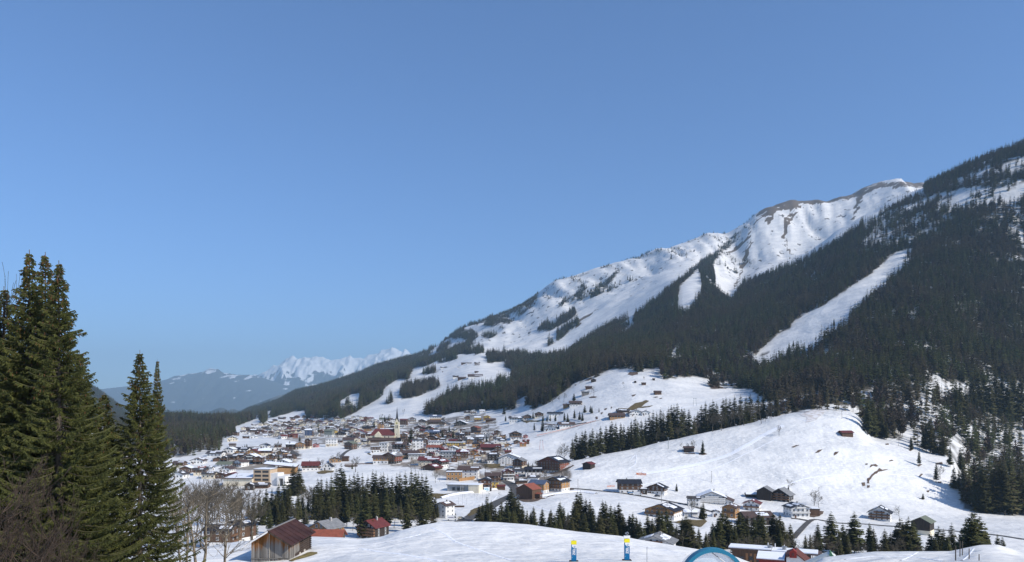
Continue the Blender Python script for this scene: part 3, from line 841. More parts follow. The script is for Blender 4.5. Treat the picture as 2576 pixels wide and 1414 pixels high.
for x, v, Y, w in [(1546, 1272, 395, 1), (1557, 1261, 395, 1), (1568, 1290, 390, 1), (1584, 1290, 390, 1), (1592, 1286, 388, 1), (1601, 1296, 385, 1), (1610, 1306, 380, 1), (1629, 1288, 385, 1), (1641, 1300, 380, 1), (1657, 1275, 385, 1.1), (1666, 1284, 380, 1), (1677, 1277, 385, 1), (1688, 1298, 370, 1),
                   (1700, 1322, 380, .9), (1717, 1300, 350, 1.2), (1726, 1291, 345, 1.4), (1736, 1302, 345, 1.2), (1758, 1326, 360, .9), (1776, 1335, 355, .9), (1793, 1311, 370, 1), (1808, 1296, 360, 1.1), (1817, 1281, 365, 1.3), (1829, 1290, 365, 1.2), (1840, 1305, 360, 1),
                   (1860, 1286, 370, 1.2), (1870, 1294, 370, 1.1), (1880, 1290, 370, 1), (1896, 1296, 370, 1), (1909, 1281, 375, 1.2), (1918, 1290, 370, 1.1), (1945, 1286, 375, 1.3), (1953, 1296, 372, 1), (1961, 1288, 375, 1), (1970, 1308, 370, 1), (1988, 1314, 370, .9), (2026, 1342, 350, .8), (2039, 1340, 352, .8),
                   (2057, 1313, 360, 1), (2091, 1284, 360, 1.35), (2120, 1313, 360, 1.1), (2130, 1330, 355, .8), (2149, 1284, 360, 1.25), (2187, 1313, 360, 1), (2197, 1324, 358, 1), (2226, 1328, 350, 1.1), (2240, 1336, 352, 1), (2254, 1320, 350, 1), (2266, 1300, 350, 1.3), (2284, 1297, 350, 1.4), (2297, 1306, 352, 1.2),
                   (2340, 1334, 350, .9), (2361, 1320, 345, 1), (2373, 1327, 345, 1), (2394, 1313, 345, 1), (2509, 1341, 340, .9), (2522, 1348, 338, .9), (2352, 1345, 330, 1), (2383, 1344, 330, 1)]:
    tree_top(x, v, Y, 'tree belt below the right-hand houses', G4, wide=w * 1.45)
stand_fill([(1205, 1292), (1300, 1278), (1420, 1296), (1540, 1292)], 15, 375, 395, 'tree belt behind the snow knoll', G3, jitter=(0, 22))
stand_fill([(1545, 1302), (1700, 1325), (1850, 1312), (1990, 1340), (2150, 1328), (2330, 1347), (2400, 1337)], 18, 335, 360, 'tree belt below the right-hand houses', G4, jitter=(0, 22))
for x, v, w in [(2418, 1330, 1.2), (2430, 1300, 1.4), (2443, 1282, 1.5), (2452, 1276, 1.5), (2464, 1292, 1.5), (2478, 1320, 1.3), (2488, 1345, 1.1)]:
    tree_top(x, v, random.uniform(280, 310), 'big dark spruce clump right of the green-roofed barn', 'spruces of the big dark clump', wide=w)
G5 = 'spruces of the strip between the two snow slopes'
for x, v in [(1442, 1100), (1450, 1086), (1458, 1094), (1466, 1082), (1473, 1077), (1482, 1084), (1492, 1074), (1500, 1082), (1512, 1069), (1523, 1067), (1533, 1063), (1541, 1056), (1551, 1060), (1560, 1060), (1570, 1066), (1582, 1067), (1589, 1055), (1596, 1045), (1605, 1056), (1612, 1052),
             (1624, 1050), (1634, 1040), (1643, 1027), (1652, 1034), (1661, 1022), (1670, 1032), (1681, 1022), (1689, 1008), (1696, 1002), (1705, 1010), (1714, 1022), (1722, 1024), (1734, 1027), (1748, 1042), (1757, 1030), (1765, 1016), (1776, 1008), (1784, 1012), (1792, 1002), (1804, 1010), (1817, 999),
             (1828, 996), (1837, 1000), (1846, 993), (1862, 990), (1875, 994), (1889, 988), (1905, 990), (1920, 985), (1936, 984), (1950, 980)]:
    Yc = float(np.interp(x, [1440, 1500, 1590, 1671, 1753, 1807, 1922], [668, 678, 690, 700, 712, 718, 730]))
    tree_top(x + random.uniform(-2, 2), v, Yc + random.uniform(4, 22), 'strip of trees between the two snow slopes', G5, wide=1.1)
stand_fill([(1445, 1105), (1520, 1088), (1600, 1070), (1700, 1035), (1800, 1022), (1900, 1004), (1945, 1000)], 8, 695, 735, 'strip of trees between the two snow slopes', G5)
# lone conifers on the slopes and in the village
LONE = [
 (1768, 1105, 1142, 'spruce standing alone beside the hut on the snow slope'), (1702, 1215, 1236, 'small spruce on the slope behind the second chalet'),
 (2312, 1130, 1172, 'lone narrow spruce on the snow above the big soil gash'), (2355, 1160, 1215, 'lone spruce at the edge of the right-hand forest'), (2322, 1240, 1256, 'tiny round conifer alone low on the open slope'),
 (1445, 1028, 1055, 'thin spruce on the bumpy slope'), (1458, 1033, 1056, 'spruce beside the dark pair on the bumpy slope'), (1465, 1036, 1059, 'full spruce at the lower end of the bumpy slope'), (1471, 1018, 1038, 'upper broad spruce on the bumpy slope'),
 (1485, 1018, 1040, 'first of the twin spruces on the bumpy slope'), (1489, 1020, 1040, 'second of the twin spruces on the bumpy slope'), (1507, 1026, 1038, 'slim spruce on a bare soil patch'), (1444, 988, 1008, 'round dark tree behind the hillside farm'),
 (1341, 1034, 1055, 'spruce left of the yellowish gable chalet'), (1344, 1062, 1086, 'spruce on the stony bank'), (1365, 1052, 1084, 'tall spruce on the stony bank'), (1420, 1036, 1061, 'left spruce right of the long white house'), (1428, 1038, 1062, 'right spruce right of the long white house'),
 (1366, 1040, 1062, 'spruce in front of the long white house'), (1376, 1044, 1062, 'second spruce in front of the long white house'), (1384, 1043, 1062, 'third spruce in front of the long white house'), (1397, 1040, 1060, 'fourth spruce in front of the long white house'),
 (1268, 1020, 1045, 'broad spruce on the white slope above the yellow house'), (1272, 1044, 1060, 'small spruce right of the yellow house'), (1130, 1070, 1088, 'dark round conifer among the upper village roofs'), (1113, 1078, 1105, 'tall spruce between village roofs right of the church'),
 (1140, 1080, 1102, 'spruce behind the white hall'), (1034, 1072, 1116, 'tall dark spruce right of the church tower'), (1224, 1092, 1120, 'tall spruce by the ski slope edge of the village'), (1149, 1051, 1062, 'small spruce on the meadow road'),
 (616, 1117, 1126, 'left slim cypress-like conifer in the snow field'), (621, 1115, 1125, 'right slim cypress-like conifer in the snow field'), (700, 1107, 1117, 'slim conifer at the field edge'), (729, 1108, 1130, 'pointed spruce between dark houses'),
 (754, 1094, 1112, 'round spruce by the cream chalet'), (690, 1152, 1172, 'garden spruce left of the balcony chalet'), (701, 1138, 1172, 'slender garden spruce by the balcony chalet'), (1329, 1160, 1180, 'spruce left of the small spruce by the big hotel'),
 (1340, 1163, 1178, 'small spruce by the big hotel'), (1090, 1157, 1175, 'spruce by the cream farmhouse'), (2052, 1252, 1262, 'tiny spruce behind the white terraced house'), (1302, 1163, 1178, 'yellowish conifer in front of the white house'), (1769, 1262, 1306, 'broad conifer left of the brown wooden house'),
 (1764, 1268, 1304, 'columnar conifer behind the brown wooden house'), (886, 1165, 1180, 'conifer right of the white gabled house'), (1983, 1218, 1244, 'dark conifer right of the black farmhouse'), (1972, 1222, 1240, 'round conifer behind the black farmhouse'),
 (1146, 1289, 1302, 'tiny dark conifer by the hotel yard'), (1985, 860, 890, 'spruce in the middle of the ski run'), (1996, 855, 872, 'second spruce in the middle of the ski run'), (2098, 800, 822, 'spruce group at the ski run edge')]
for x, vt, vb, d in LONE:
    r = tree_base(x, vt, vb, None, 'single conifers on slopes and in gardens', d, ymin=400, wide=1.25 if 'broad' in d or 'round' in d else 1.0)
    r['label'] = d if len(d.split()) <= 16 else ' '.join(d.split()[:16])
TREES.pop(None)
# garden and village conifers
V_TREES = 0
for k in range(18):
    x = random.uniform(650, 1010); v = random.uniform(1052, 1092)
    if v < 1085 - (x - 600) * 0.08: continue
    tree_base(x, v - random.uniform(14, 22), v, 'houses of the far village end', 'conifers between the far houses', ymin=700)
# right-hand forest edge: the nearest trees of the mountain wood
G6 = 'spruces at the foot of the right-hand mountain'
for x, vt, vb in [(2192, 1000, 1096), (2200, 1010, 1098), (2210, 1012, 1100), (2218, 1035, 1102), (2222, 1060, 1104), (2183, 1000, 1094), (2230, 1060, 1106), (2292, 1095, 1132), (2330, 1060, 1136), (2340, 1045, 1140), (2322, 1078, 1134), (2350, 1080, 1142), (2372, 1075, 1146),
                   (2390, 1120, 1175), (2400, 1170, 1228), (2412, 1180, 1236), (2425, 1150, 1240), (2440, 1190, 1262), (2450, 1195, 1276), (2470, 1160, 1290), (2480, 1180, 1300), (2492, 1190, 1302), (2502, 1170, 1304), (2515, 1150, 1300), (2528, 1160, 1296), (2540, 1140, 1290), (2552, 1180, 1290), (2565, 1160, 1290), (2574, 1190, 1292),
                   (2405, 960, 1040), (2415, 955, 1045), (2428, 970, 1050), (2445, 940, 1030), (2460, 925, 1035), (2475, 930, 1040), (2490, 950, 1050), (2505, 920, 1045), (2520, 925, 1050), (2535, 940, 1060), (2550, 930, 1055), (2568, 940, 1060)]:
    tree_base(x, vt, vb, 'foot of the right-hand mountain', G6, ymin=560)
for k in range(14):
    x = random.uniform(2200, 2570); v = random.uniform(1110, 1285)
    if v > np.interp(x, _ux, _uy) - 2: continue
    tree_base(x, v - random.uniform(38, 75), v, 'foot of the right-hand mountain', G6, ymin=560, wide=random.uniform(.8, 1.1))
# bare broadleaf trees
BT = [(2118, 1015, 1053, 'bare tree alone on top of the snow slope'), (1960, 1069, 1096, 'slender bare tree near the slope crest'), (1494, 970, 1000, 'round bare tree beside the grey hut'), (1570, 959, 976, 'bare tree alone in the upper meadow'),
      (1418, 988, 1012, 'bare tree at the left rim of the meadow'), (1409, 995, 1014, 'thin bare tree at the left rim of the meadow'), (1620, 946, 958, 'small bare tree near the meadow top'), (1391, 1006, 1021, 'bare bush-like tree over the village rim'),
      (1717, 1112, 1134, 'bare tree left of the hut with the lone spruce'), (1743, 1106, 1136, 'bare tree right of the hut near the lone spruce'), (1730, 1114, 1132, 'bare tree behind the hut with the lone spruce'),
      (2048, 1232, 1272, 'tall bare birch behind the terraced white house'), (2060, 1240, 1290, 'wide bare birch behind the terraced white house'), (2264, 1272, 1316, 'big spreading bare tree right of the white farmhouse'), (2260, 1094, 1122, 'bare sapling on the upper slope'),
      (2365, 1170, 1205, 'bare tree beside the forest-edge spruce'), (2362, 1095, 1145, 'tall bare tree at the forest rim'), (1982, 1204, 1240, 'bare birch behind the black farmhouse'), (1740, 1248, 1302, 'large bare tree left of the brown wooden house'), (1915, 1285, 1305, 'bare tree below the red-roofed house'),
      (852, 1136, 1162, 'bare tree by the path to the farm'), (836, 1145, 1168, 'bare tree left of the path tree'), (894, 1148, 1188, 'tall bare tree in the middle of the snow field'), (840, 1165, 1188, 'bare tree beside the low woodpile'), (804, 1150, 1174, 'bare tree behind the white gabled house'),
      (811, 1155, 1176, 'bare tree close behind the white gabled house'), (1045, 1158, 1185, 'bare tree left of the red barn'), (1035, 1160, 1190, 'bare tree on the bank left of the red barn'), (1060, 1170, 1195, 'bare tree below the red barn'), (1095, 1185, 1215, 'spreading bare tree left of the timber-box house'), (1106, 1188, 1212, 'golden bare bush by the timber-box house'),
      (1231, 1065, 1112, 'tall bare tree at the edge of the ski slope'), (922, 1055, 1070, 'round bare tree on the slope above the village'), (1014, 1028, 1046, 'bare tree high on the meadow left of the wood'), (958, 1040, 1062, 'oval bare tree on the slope'), (980, 1042, 1058, 'bare tree on the meadow over the church'),
      (1229, 1238, 1255, 'small bare tree beside the road field'), (1256, 1238, 1252, 'small bare tree by the road bend'), (1420, 1115, 1165, 'big bare tree at the lower end of the tree strip'), (1432, 1125, 1168, 'second bare tree at the lower end of the tree strip'), (1408, 1125, 1160, 'third bare tree at the lower end of the tree strip'),
      (735, 1140, 1180, 'bare tree behind the broad dark spruces')]
for x, vt, vb, d in BT:
    tree_base(x, vt, vb, None, 'single bare trees', d, 'bare', ymin=400, wide=random.uniform(.8, 1.15))['label'] = d
TREES.pop(None)
# bare thickets: each tree its own object
stand_fill([(440, 1165), (500, 1160), (560, 1180), (640, 1215)], 34, 290, 430, 'brown bare wood left of the school', 'bare trees left of the school', 'bare', (0, 60), 9, 24)
stand_fill([(760, 1185), (800, 1180), (850, 1190)], 10, 430, 470, 'bare thicket below the white gabled house', 'bare trees below the white gabled house', 'bare', (0, 20), 7, 16)
stand_fill([(740, 1262), (800, 1270), (960, 1262), (1090, 1285)], 16, 362, 385, 'bare edge of the dense wood', 'bare trees at the edge of the dense wood', 'bare', (0, 24), 7, 15)
stand_fill([(1455, 1110), (1560, 1092), (1700, 1055), (1860, 1015), (1960, 1000)], 44, 690, 730, 'bare undergrowth of the tree strip', 'bare trees in the tree strip', 'bare', (0, 30), 9, 22)
stand_fill([(1690, 1325), (1800, 1345), (1990, 1335), (2080, 1340), (2130, 1350), (2330, 1345)], 34, 330, 350, 'bare trees between the belt spruces', 'bare trees in the belt', 'bare', (0, 25), 7, 15)
stand_fill([(1370, 1262), (1400, 1275), (1600, 1300)], 6, 370, 400, 'bare trees of the knoll belt', 'bare trees in the knoll belt', 'bare', (0, 20), 8, 16)
for k in range(16):
    x = random.uniform(2300, 2570); v = random.uniform(1130, 1290)
    if v > np.interp(x, _ux, _uy) - 4: continue
    tree_base(x, v - random.uniform(25, 45), v, 'thin bare trees at the foot of the mountain', 'bare trees at the mountain foot', None, 'bare', ymin=560)

for st, lst in TREES.items():
    for kind in ('spruce_tree', 'bare_tree'):
        sub = sorted([t for t in lst if t[2].name.startswith(kind)], key=lambda t: t[0])
        for i, (x, Y, o, d, h) in enumerate(sub):
            size = 'tall' if h > 27 else ('small' if h < 15 else 'medium')
            if kind == 'bare_tree':
                o['label'] = f'leafless tree, {nth(i + 1)} from left, {st}'
            elif d:
                o['label'] = f'{d} beside {st}'
            else:
                o['label'] = f'{size} spruce, {nth(i + 1)} from left, {st}'

# ------------------------------------------------------------------ the mountain forests (tens of thousands of trees)
fv = bpy.data.collections.new('forest_variants'); COL.children.link(fv)
for i, (x, vt, vb) in enumerate([(2062, 966, 1031), (2082, 970, 1031), (2104, 968, 1032), (2126, 972, 1033)]):
    p = hit(x, vb, 600)
    o = bpy.data.objects.new('forest_spruce', FARTREE[i]); fv.objects.link(o)
    o.location = p
    tag(o, f'dark spruce, {nth(i + 1)} from the left at the lower forest edge above the white slope crest', 'tree', 'spruces at the lower forest edge')
p = hit(2146, 1036, 600)
o = bpy.data.objects.new('forest_beech', FARBARE); fv.objects.link(o); o.location = p
tag(o, 'bare brown tree at the lower forest edge above the white slope crest', 'tree')
cY = 0.25 * (GY[:-1, :-1] + GY[1:, :-1] + GY[:-1, 1:] + GY[1:, 1:]); cX = 0.25 * (GX[:-1, :-1] + GX[1:, :-1] + GX[:-1, 1:] + GX[1:, 1:])
cS = 0.25 * (SV[:-1, :-1] + SV[1:, :-1] + SV[:-1, 1:] + SV[1:, 1:])
cx = HX + F * cX / cY
dX = GX[1:, :-1] - GX[:-1, :-1]; dY = np.abs(GY[:-1, 1:] - GY[:-1, :-1])
area = dX * dY
D = wood(cx, cS, cX, cY)
inview = (cx > -250) & (cx < 2900)
space = np.interp(cY, [600, 1200, 2500, 4500], [30, 33, 46, 85])
lam = np.where(inview & (cY > 560), D * area / space, 0)
cnt = RNG.poisson(np.clip(lam, 0, 60))
ci, cj = np.nonzero(cnt)
rep = cnt[ci, cj]
ii = np.repeat(ci, rep); jj = np.repeat(cj, rep)
a = RNG.random(len(ii)); b = RNG.random(len(ii))


def bil(G): return (G[ii, jj] * (1 - a) + G[ii + 1, jj] * a) * (1 - b) + (G[ii, jj + 1] * (1 - a) + G[ii + 1, jj + 1] * a) * b


px_, py_, pz_ = bil(GX), bil(GY), bil(GZ)
keep = wood(HX + F * px_ / py_, HY - F * pz_ / py_, px_, py_) > 0.02
px_, py_, pz_ = px_[keep], py_[keep], pz_[keep]
NT = len(px_)
hN = 0.72 + 0.5 * vnoise(px_ / 60, py_ / 60, 6) + RNG.normal(0, .2, NT)
hi = (py_ > 3300)
scl = np.where(inpoly(HX + F * px_ / py_, HY - F * pz_ / py_, P_VALLEYWOOD), .62, 1.0) * np.clip(hN, .35, 1.35) * np.where(hi & (HX + F * px_ / py_ > 1240), 0.55, 1.0) * np.where(py_ < 900, 1.0, 0.97)
wid = RNG.uniform(.85, 1.25, NT) * np.interp(py_, [600, 1500, 4000], [1.0, 1.12, 1.5])
fm = bpy.data.meshes.new('mountain_forest')
fm.vertices.add(NT); fm.vertices.foreach_set('co', np.stack([px_, py_, pz_ - .5], -1).astype(np.float32).ravel())
at = fm.attributes.new('tscale', 'FLOAT_VECTOR', 'POINT'); at.data.foreach_set('vector', np.stack([scl * wid, scl * wid, scl], -1).astype(np.float32).ravel())
at = fm.attributes.new('tidx', 'INT', 'POINT'); at.data.foreach_set('value', np.where(RNG.random(NT) < np.where(py_ < 1500, 0.13, 0.05) + np.where(fbm(px_ / 45, py_ / 60, 77, 3) > 0.14, 0.45, 0), 0, 1 + RNG.integers(0, 4, NT)).astype(np.int32))
at = fm.attributes.new('trot', 'FLOAT_VECTOR', 'POINT'); at.data.foreach_set('vector', np.stack([np.zeros(NT), np.zeros(NT), RNG.uniform(0, 6.28, NT)], -1).astype(np.float32).ravel())
forest = link('mountain_forest', fm)
tag(forest, 'dark spruce forest covering the mountain flanks', kind='stuff')
ng = bpy.data.node_groups.new('forest_nodes', 'GeometryNodeTree')
ng.interface.new_socket('Geometry', in_out='INPUT', socket_type='NodeSocketGeometry')
ng.interface.new_socket('Geometry', in_out='OUTPUT', socket_type='NodeSocketGeometry')
gi = ng.nodes.new('NodeGroupInput'); go = ng.nodes.new('NodeGroupOutput')
cinf = ng.nodes.new('GeometryNodeCollectionInfo'); cinf.inputs[0].default_value = fv; cinf.inputs[1].default_value = True; cinf.inputs[2].default_value = True
iop = ng.nodes.new('GeometryNodeInstanceOnPoints'); iop.inputs['Pick Instance'].default_value = True


def named(nm, ty):
    n = ng.nodes.new('GeometryNodeInputNamedAttribute'); n.data_type = ty; n.inputs[0].default_value = nm
    return n.outputs[0]


ng.links.new(gi.outputs[0], iop.inputs['Points']); ng.links.new(cinf.outputs[0], iop.inputs['Instance'])
ng.links.new(named('tidx', 'INT'), iop.inputs['Instance Index'])
ng.links.new(named('trot', 'FLOAT_VECTOR'), iop.inputs['Rotation'])
ng.links.new(named('tscale', 'FLOAT_VECTOR'), iop.inputs['Scale'])
ng.links.new(iop.outputs[0], go.inputs[0])
md = forest.modifiers.new('forest', 'NODES'); md.node_group = ng
print('forest trees', NT, 'single trees', sum(len(v) for v in TREES.values()))
# ------------------------------------------------------------------ surfaces draped on the land
M_ASPHALT = mat('asphalt', (0.085, 0.08, 0.075), 0.8, var=0.25, scale=0.3)
M_GRASS = mat('winter_grass', (0.085, 0.058, 0.028), 0.95, col2=(0.17, 0.13, 0.05), scale=0.7, bump=0.1)
M_SOIL = mat('bare_soil', (0.085, 0.055, 0.04), 0.95, col2=(0.17, 0.12, 0.085), scale=0.6, bump=0.15)
M_TRACK = mat('dirty_snow', (0.52, 0.47, 0.43), 0.8, col2=(0.74, 0.73, 0.73), scale=0.25)
M_BANK = mat('ploughed_snow', (0.84, 0.85, 0.87), 0.7, var=0.06, scale=0.8, bump=0.3, bscale=1.2)


def drape(name, poly, m, dz=0.25, step=None, jit=0.12, ymin=160.0, label=None):
    """outline poly in bearings/heights laid on the ground as its own sheet"""
    g = random.Random(len(poly) * 7 + int(poly[0][0]))
    xs = [p[0] for p in poly]; ys = [p[1] for p in poly]
    size = max(max(xs) - min(xs), (max(ys) - min(ys)) * 2)
    step = step or max(1.2, size / 12)
    bd = []
    n = len(poly)
    for i in range(n):
        a, b = poly[i], poly[(i + 1) % n]
        L = math.hypot(b[0] - a[0], (b[1] - a[1]) * 2); k = max(1, int(L / step))
        for j in range(k):
            t = j / k
            q = step * jit * 2.4
            bd.append((a[0] + (b[0] - a[0]) * t + g.uniform(-q, q), a[1] + (b[1] - a[1]) * t + g.uniform(-q, q) * .4))
    inner = []
    yy = min(ys) + step * .3
    while yy < max(ys):
        xx = min(xs) + step * .5
        while xx < max(xs):
            if inpoly(np.array([xx]), np.array([yy]), bd)[0]: inner.append((xx, yy))
            xx += step
        yy += step * .45
    pts = [Vector(p) for p in bd + inner]
    nb = len(bd)
    vs, es, fs, *_ = delaunay_2d_cdt(pts, [(i, (i + 1) % nb) for i in range(nb)], [], 1, 1e-4)
    W = []
    for p in vs:
        h = hit(p.x, p.y, ymin); W.append((h.x, h.y, h.z + dz))
    me = bpy.data.meshes.new(name); me.from_pydata(W, [], [tuple(f) for f in fs]); me.materials.append(m)
    me.polygons.foreach_set('use_smooth', [True] * len(me.polygons)); me.update()
    return tag(link(name, me), kind='structure')


def ribbon(name, pts, w, m, dz=0.2, ymin=160.0, bank=0.0, side=None):
    W = [hit(x, v, ymin) for x, v in pts]
    P = [Vector((p.x, p.y, 0)) for p in W]
    out = []
    for i in range(len(P) - 1):
        k = max(2, int((P[i + 1] - P[i]).length / 5))
        p_1 = P[max(i - 1, 0)]; p2 = P[i + 1]; p3 = P[min(i + 2, len(P) - 1)]
        for j in range(k):
            t = j / k
            out.append(0.5 * ((2 * P[i]) + (-p_1 + p2) * t + (2 * p_1 - 5 * P[i] + 4 * p2 - p3) * t * t + (-p_1 + 3 * P[i] - 3 * p2 + p3) * t ** 3))
    out.append(P[-1])
    V, Q = [], []
    offs = [-.5, 0, .5] if not bank else [-.5, -.25, 0, .25, .5]
    for i, p in enumerate(out):
        d = (out[min(i + 1, len(out) - 1)] - out[max(i - 1, 0)]).normalized(); nrm = Vector((-d.y, d.x, 0))
        zc = [gz(p.x + nrm.x * w * o, p.y + nrm.y * w * o) for o in offs]
        zm = max(zc[1:-1]) if len(zc) > 2 else zc[0]
        for o, z in zip(offs, zc):
            q = p + nrm * w * o
            V.append((q.x, q.y, (zm if not bank else z) + dz + (bank * (1 - (abs(o) * 2) ** 2) * (0.7 + .6 * vnoise(q.x / 3, q.y / 3, 1)) if bank else 0)))
    k = len(offs)
    for i in range(len(out) - 1):
        for j in range(k - 1):
            Q.append((i * k + j, i * k + j + 1, (i + 1) * k + j + 1, (i + 1) * k + j))
    me = mesh_np(name, np.array([tuple(map(float, v)) for v in V]), np.array(Q), m, smooth=True)
    return tag(link(name, me), kind='structure')


def Z(t):
    """converters from working views to bearings/heights"""
    return {'1': (512.5, 1025, .09948), '2': (768.7, 1025, .09948), '3': (1025, 1025, .09948), '4': (1281.2, 999.4, .09948), '5': (499.7, 1114.7, .09948), '6': (755.9, 1127.5, .09948),
            '7': (999.4, 1127.5, .09948), '8': (1217.2, 1114.7, .12685), '9': (1729.7, 1217.2, .09948), 'm': (1345.3, 896.9, .2718), 'b': (1537.5, 1185.1, .2238), 'c': (1986, 1185.1, .229),
            'd': (896.9, 1185.1, .2487), 'e': (416.4, 1025, .2749), 'f': (1025, 544.5, .3482), 'r': (1921.8, 928.9, .2718), 'w': (1089, 1217.2, .07702), 'x': (1793.7, 1332.5, .12434)}[t]


def zp(t, pts):
    a, b, k = Z(t)
    return [(a + x * k, b + y * k) for x, y in pts]


ribbon('main_road', [(1292, 1198), (1285, 1204)] + zp('8', [(300, 720), (450, 770), (560, 830), (625, 900), (640, 970), (560, 1040), (430, 1100), (250, 1190), (100, 1290)]) + [(1206, 1288), (1190, 1298), (1172, 1308), (1150, 1318)], 8.0, M_ASPHALT)
ribbon('hillside_road', [(1425, 1229), (1440, 1229), (1480, 1232), (1538, 1238), (1580, 1243), (1616, 1249), (1670, 1259), (1728, 1270), (1760, 1279), (1800, 1290), (1850, 1302), (1900, 1312)], 4.2, M_ASPHALT)
ribbon('farm_lane', [(1396, 1172), (1360, 1182), (1330, 1193), (1300, 1202), (1288, 1206)], 3.6, M_ASPHALT)
ribbon('valley_lane', [(1996, 1354), (2006, 1342), (2020, 1327), (2036, 1312), (2052, 1307), (2079, 1312), (2107, 1316), (2160, 1318), (2226, 1323), (2330, 1330), (2450, 1341), (2576, 1357), (2700, 1372)], 3.6, M_ASPHALT)
ribbon('house_lane', [(1990, 1304), (2010, 1306), (2036, 1311)], 4.0, M_ASPHALT)
ribbon('school_road', zp('5', [(2210, 130), (2330, 200), (2460, 290), (2400, 350), (2200, 380), (2000, 410)]), 7, M_ASPHALT)
ribbon('field_path', zp('6', [(1420, 15), (1300, 30), (1150, 100), (1060, 180), (1025, 250)]), 4, M_ASPHALT)
ribbon('meadow_road', zp('3', [(960, 250), (900, 290), (960, 350), (1040, 400), (1100, 430)]), 5, M_ASPHALT)
ribbon('groomed_track', zp('m', [(1000, 1085), (1250, 1050), (1500, 1000), (1750, 930), (1950, 830), (2121, 730), (2300, 640)]), 5.0, M_BANK, bank=0.14)
ribbon('snow_bank', zp('d', [(1690, 270), (1880, 258), (2050, 228), (2250, 212)]) + [(1500, 1243)], 4.0, M_BANK, bank=1.0)
ribbon('snow_bank', zp('7', [(1100, 1270), (1350, 1200), (1700, 1150), (2100, 1110), (2300, 1070), (2576, 1045)]), 3.0, M_BANK, bank=1.2)
for _p, _w in [([(1085, 1328), (1120, 1345), (1150, 1362), (1185, 1375), (1230, 1390), (1290, 1411)], .9), ([(905, 1380), (960, 1388), (1040, 1400), (1120, 1413)], 1.3),
               ([(1500, 1352), (1560, 1362), (1640, 1378), (1720, 1395)], .6), ([(800, 1372), (900, 1372), (990, 1360), (1060, 1345)], .5), ([(2120, 1408), (2200, 1400), (2300, 1402), (2380, 1412)], .6), ([(2260, 1410), (2290, 1398), (2312, 1389)], .5), ([(2420, 1410), (2440, 1395), (2452, 1380)], .5)]:
    ribbon('footprint_trail', [(q[0] + random.uniform(-7, 7), q[1]) for q in _p], _w * .6, M_BANK, dz=0.0, ymin=52, bank=0.05)
for _p, _w in [([(1310, 1262), (1400, 1290), (1500, 1296), (1600, 1300)], 1.2), ([(1560, 1262), (1700, 1282), (1800, 1296)], 1.0), ([(1585, 1160), (1592, 1150), (1600, 1144), (1600, 1160), (1596, 1170), (1580, 1180)], 1.0), ([(1560, 1232), (1680, 1205), (1830, 1165), (1960, 1100)], .9),
               ([(1700, 1030), (1790, 1010), (1850, 990)], 2.0), ([(1950, 1230), (2050, 1200), (2200, 1190), (2350, 1200)], 1.0), ([(2000, 1050), (2080, 1080), (2200, 1120), (2330, 1160)], 1.0), ([(1130, 1270), (1170, 1262), (1230, 1262), (1250, 1248)], 1.0)]:
    ribbon('ski_trail', _p, _w, M_BANK, dz=0.02, ymin=420, bank=0.12)
ribbon('piste_dirt_track', [(1345, 1101), (1380, 1092), (1410, 1084), (1440, 1076), (1475, 1066), (1510, 1056)], 3.0, M_TRACK)
ribbon('piste_dirt_track', [(1900, 1052), (1960, 1044), (2010, 1036), (2040, 1033)], 5.0, M_TRACK)
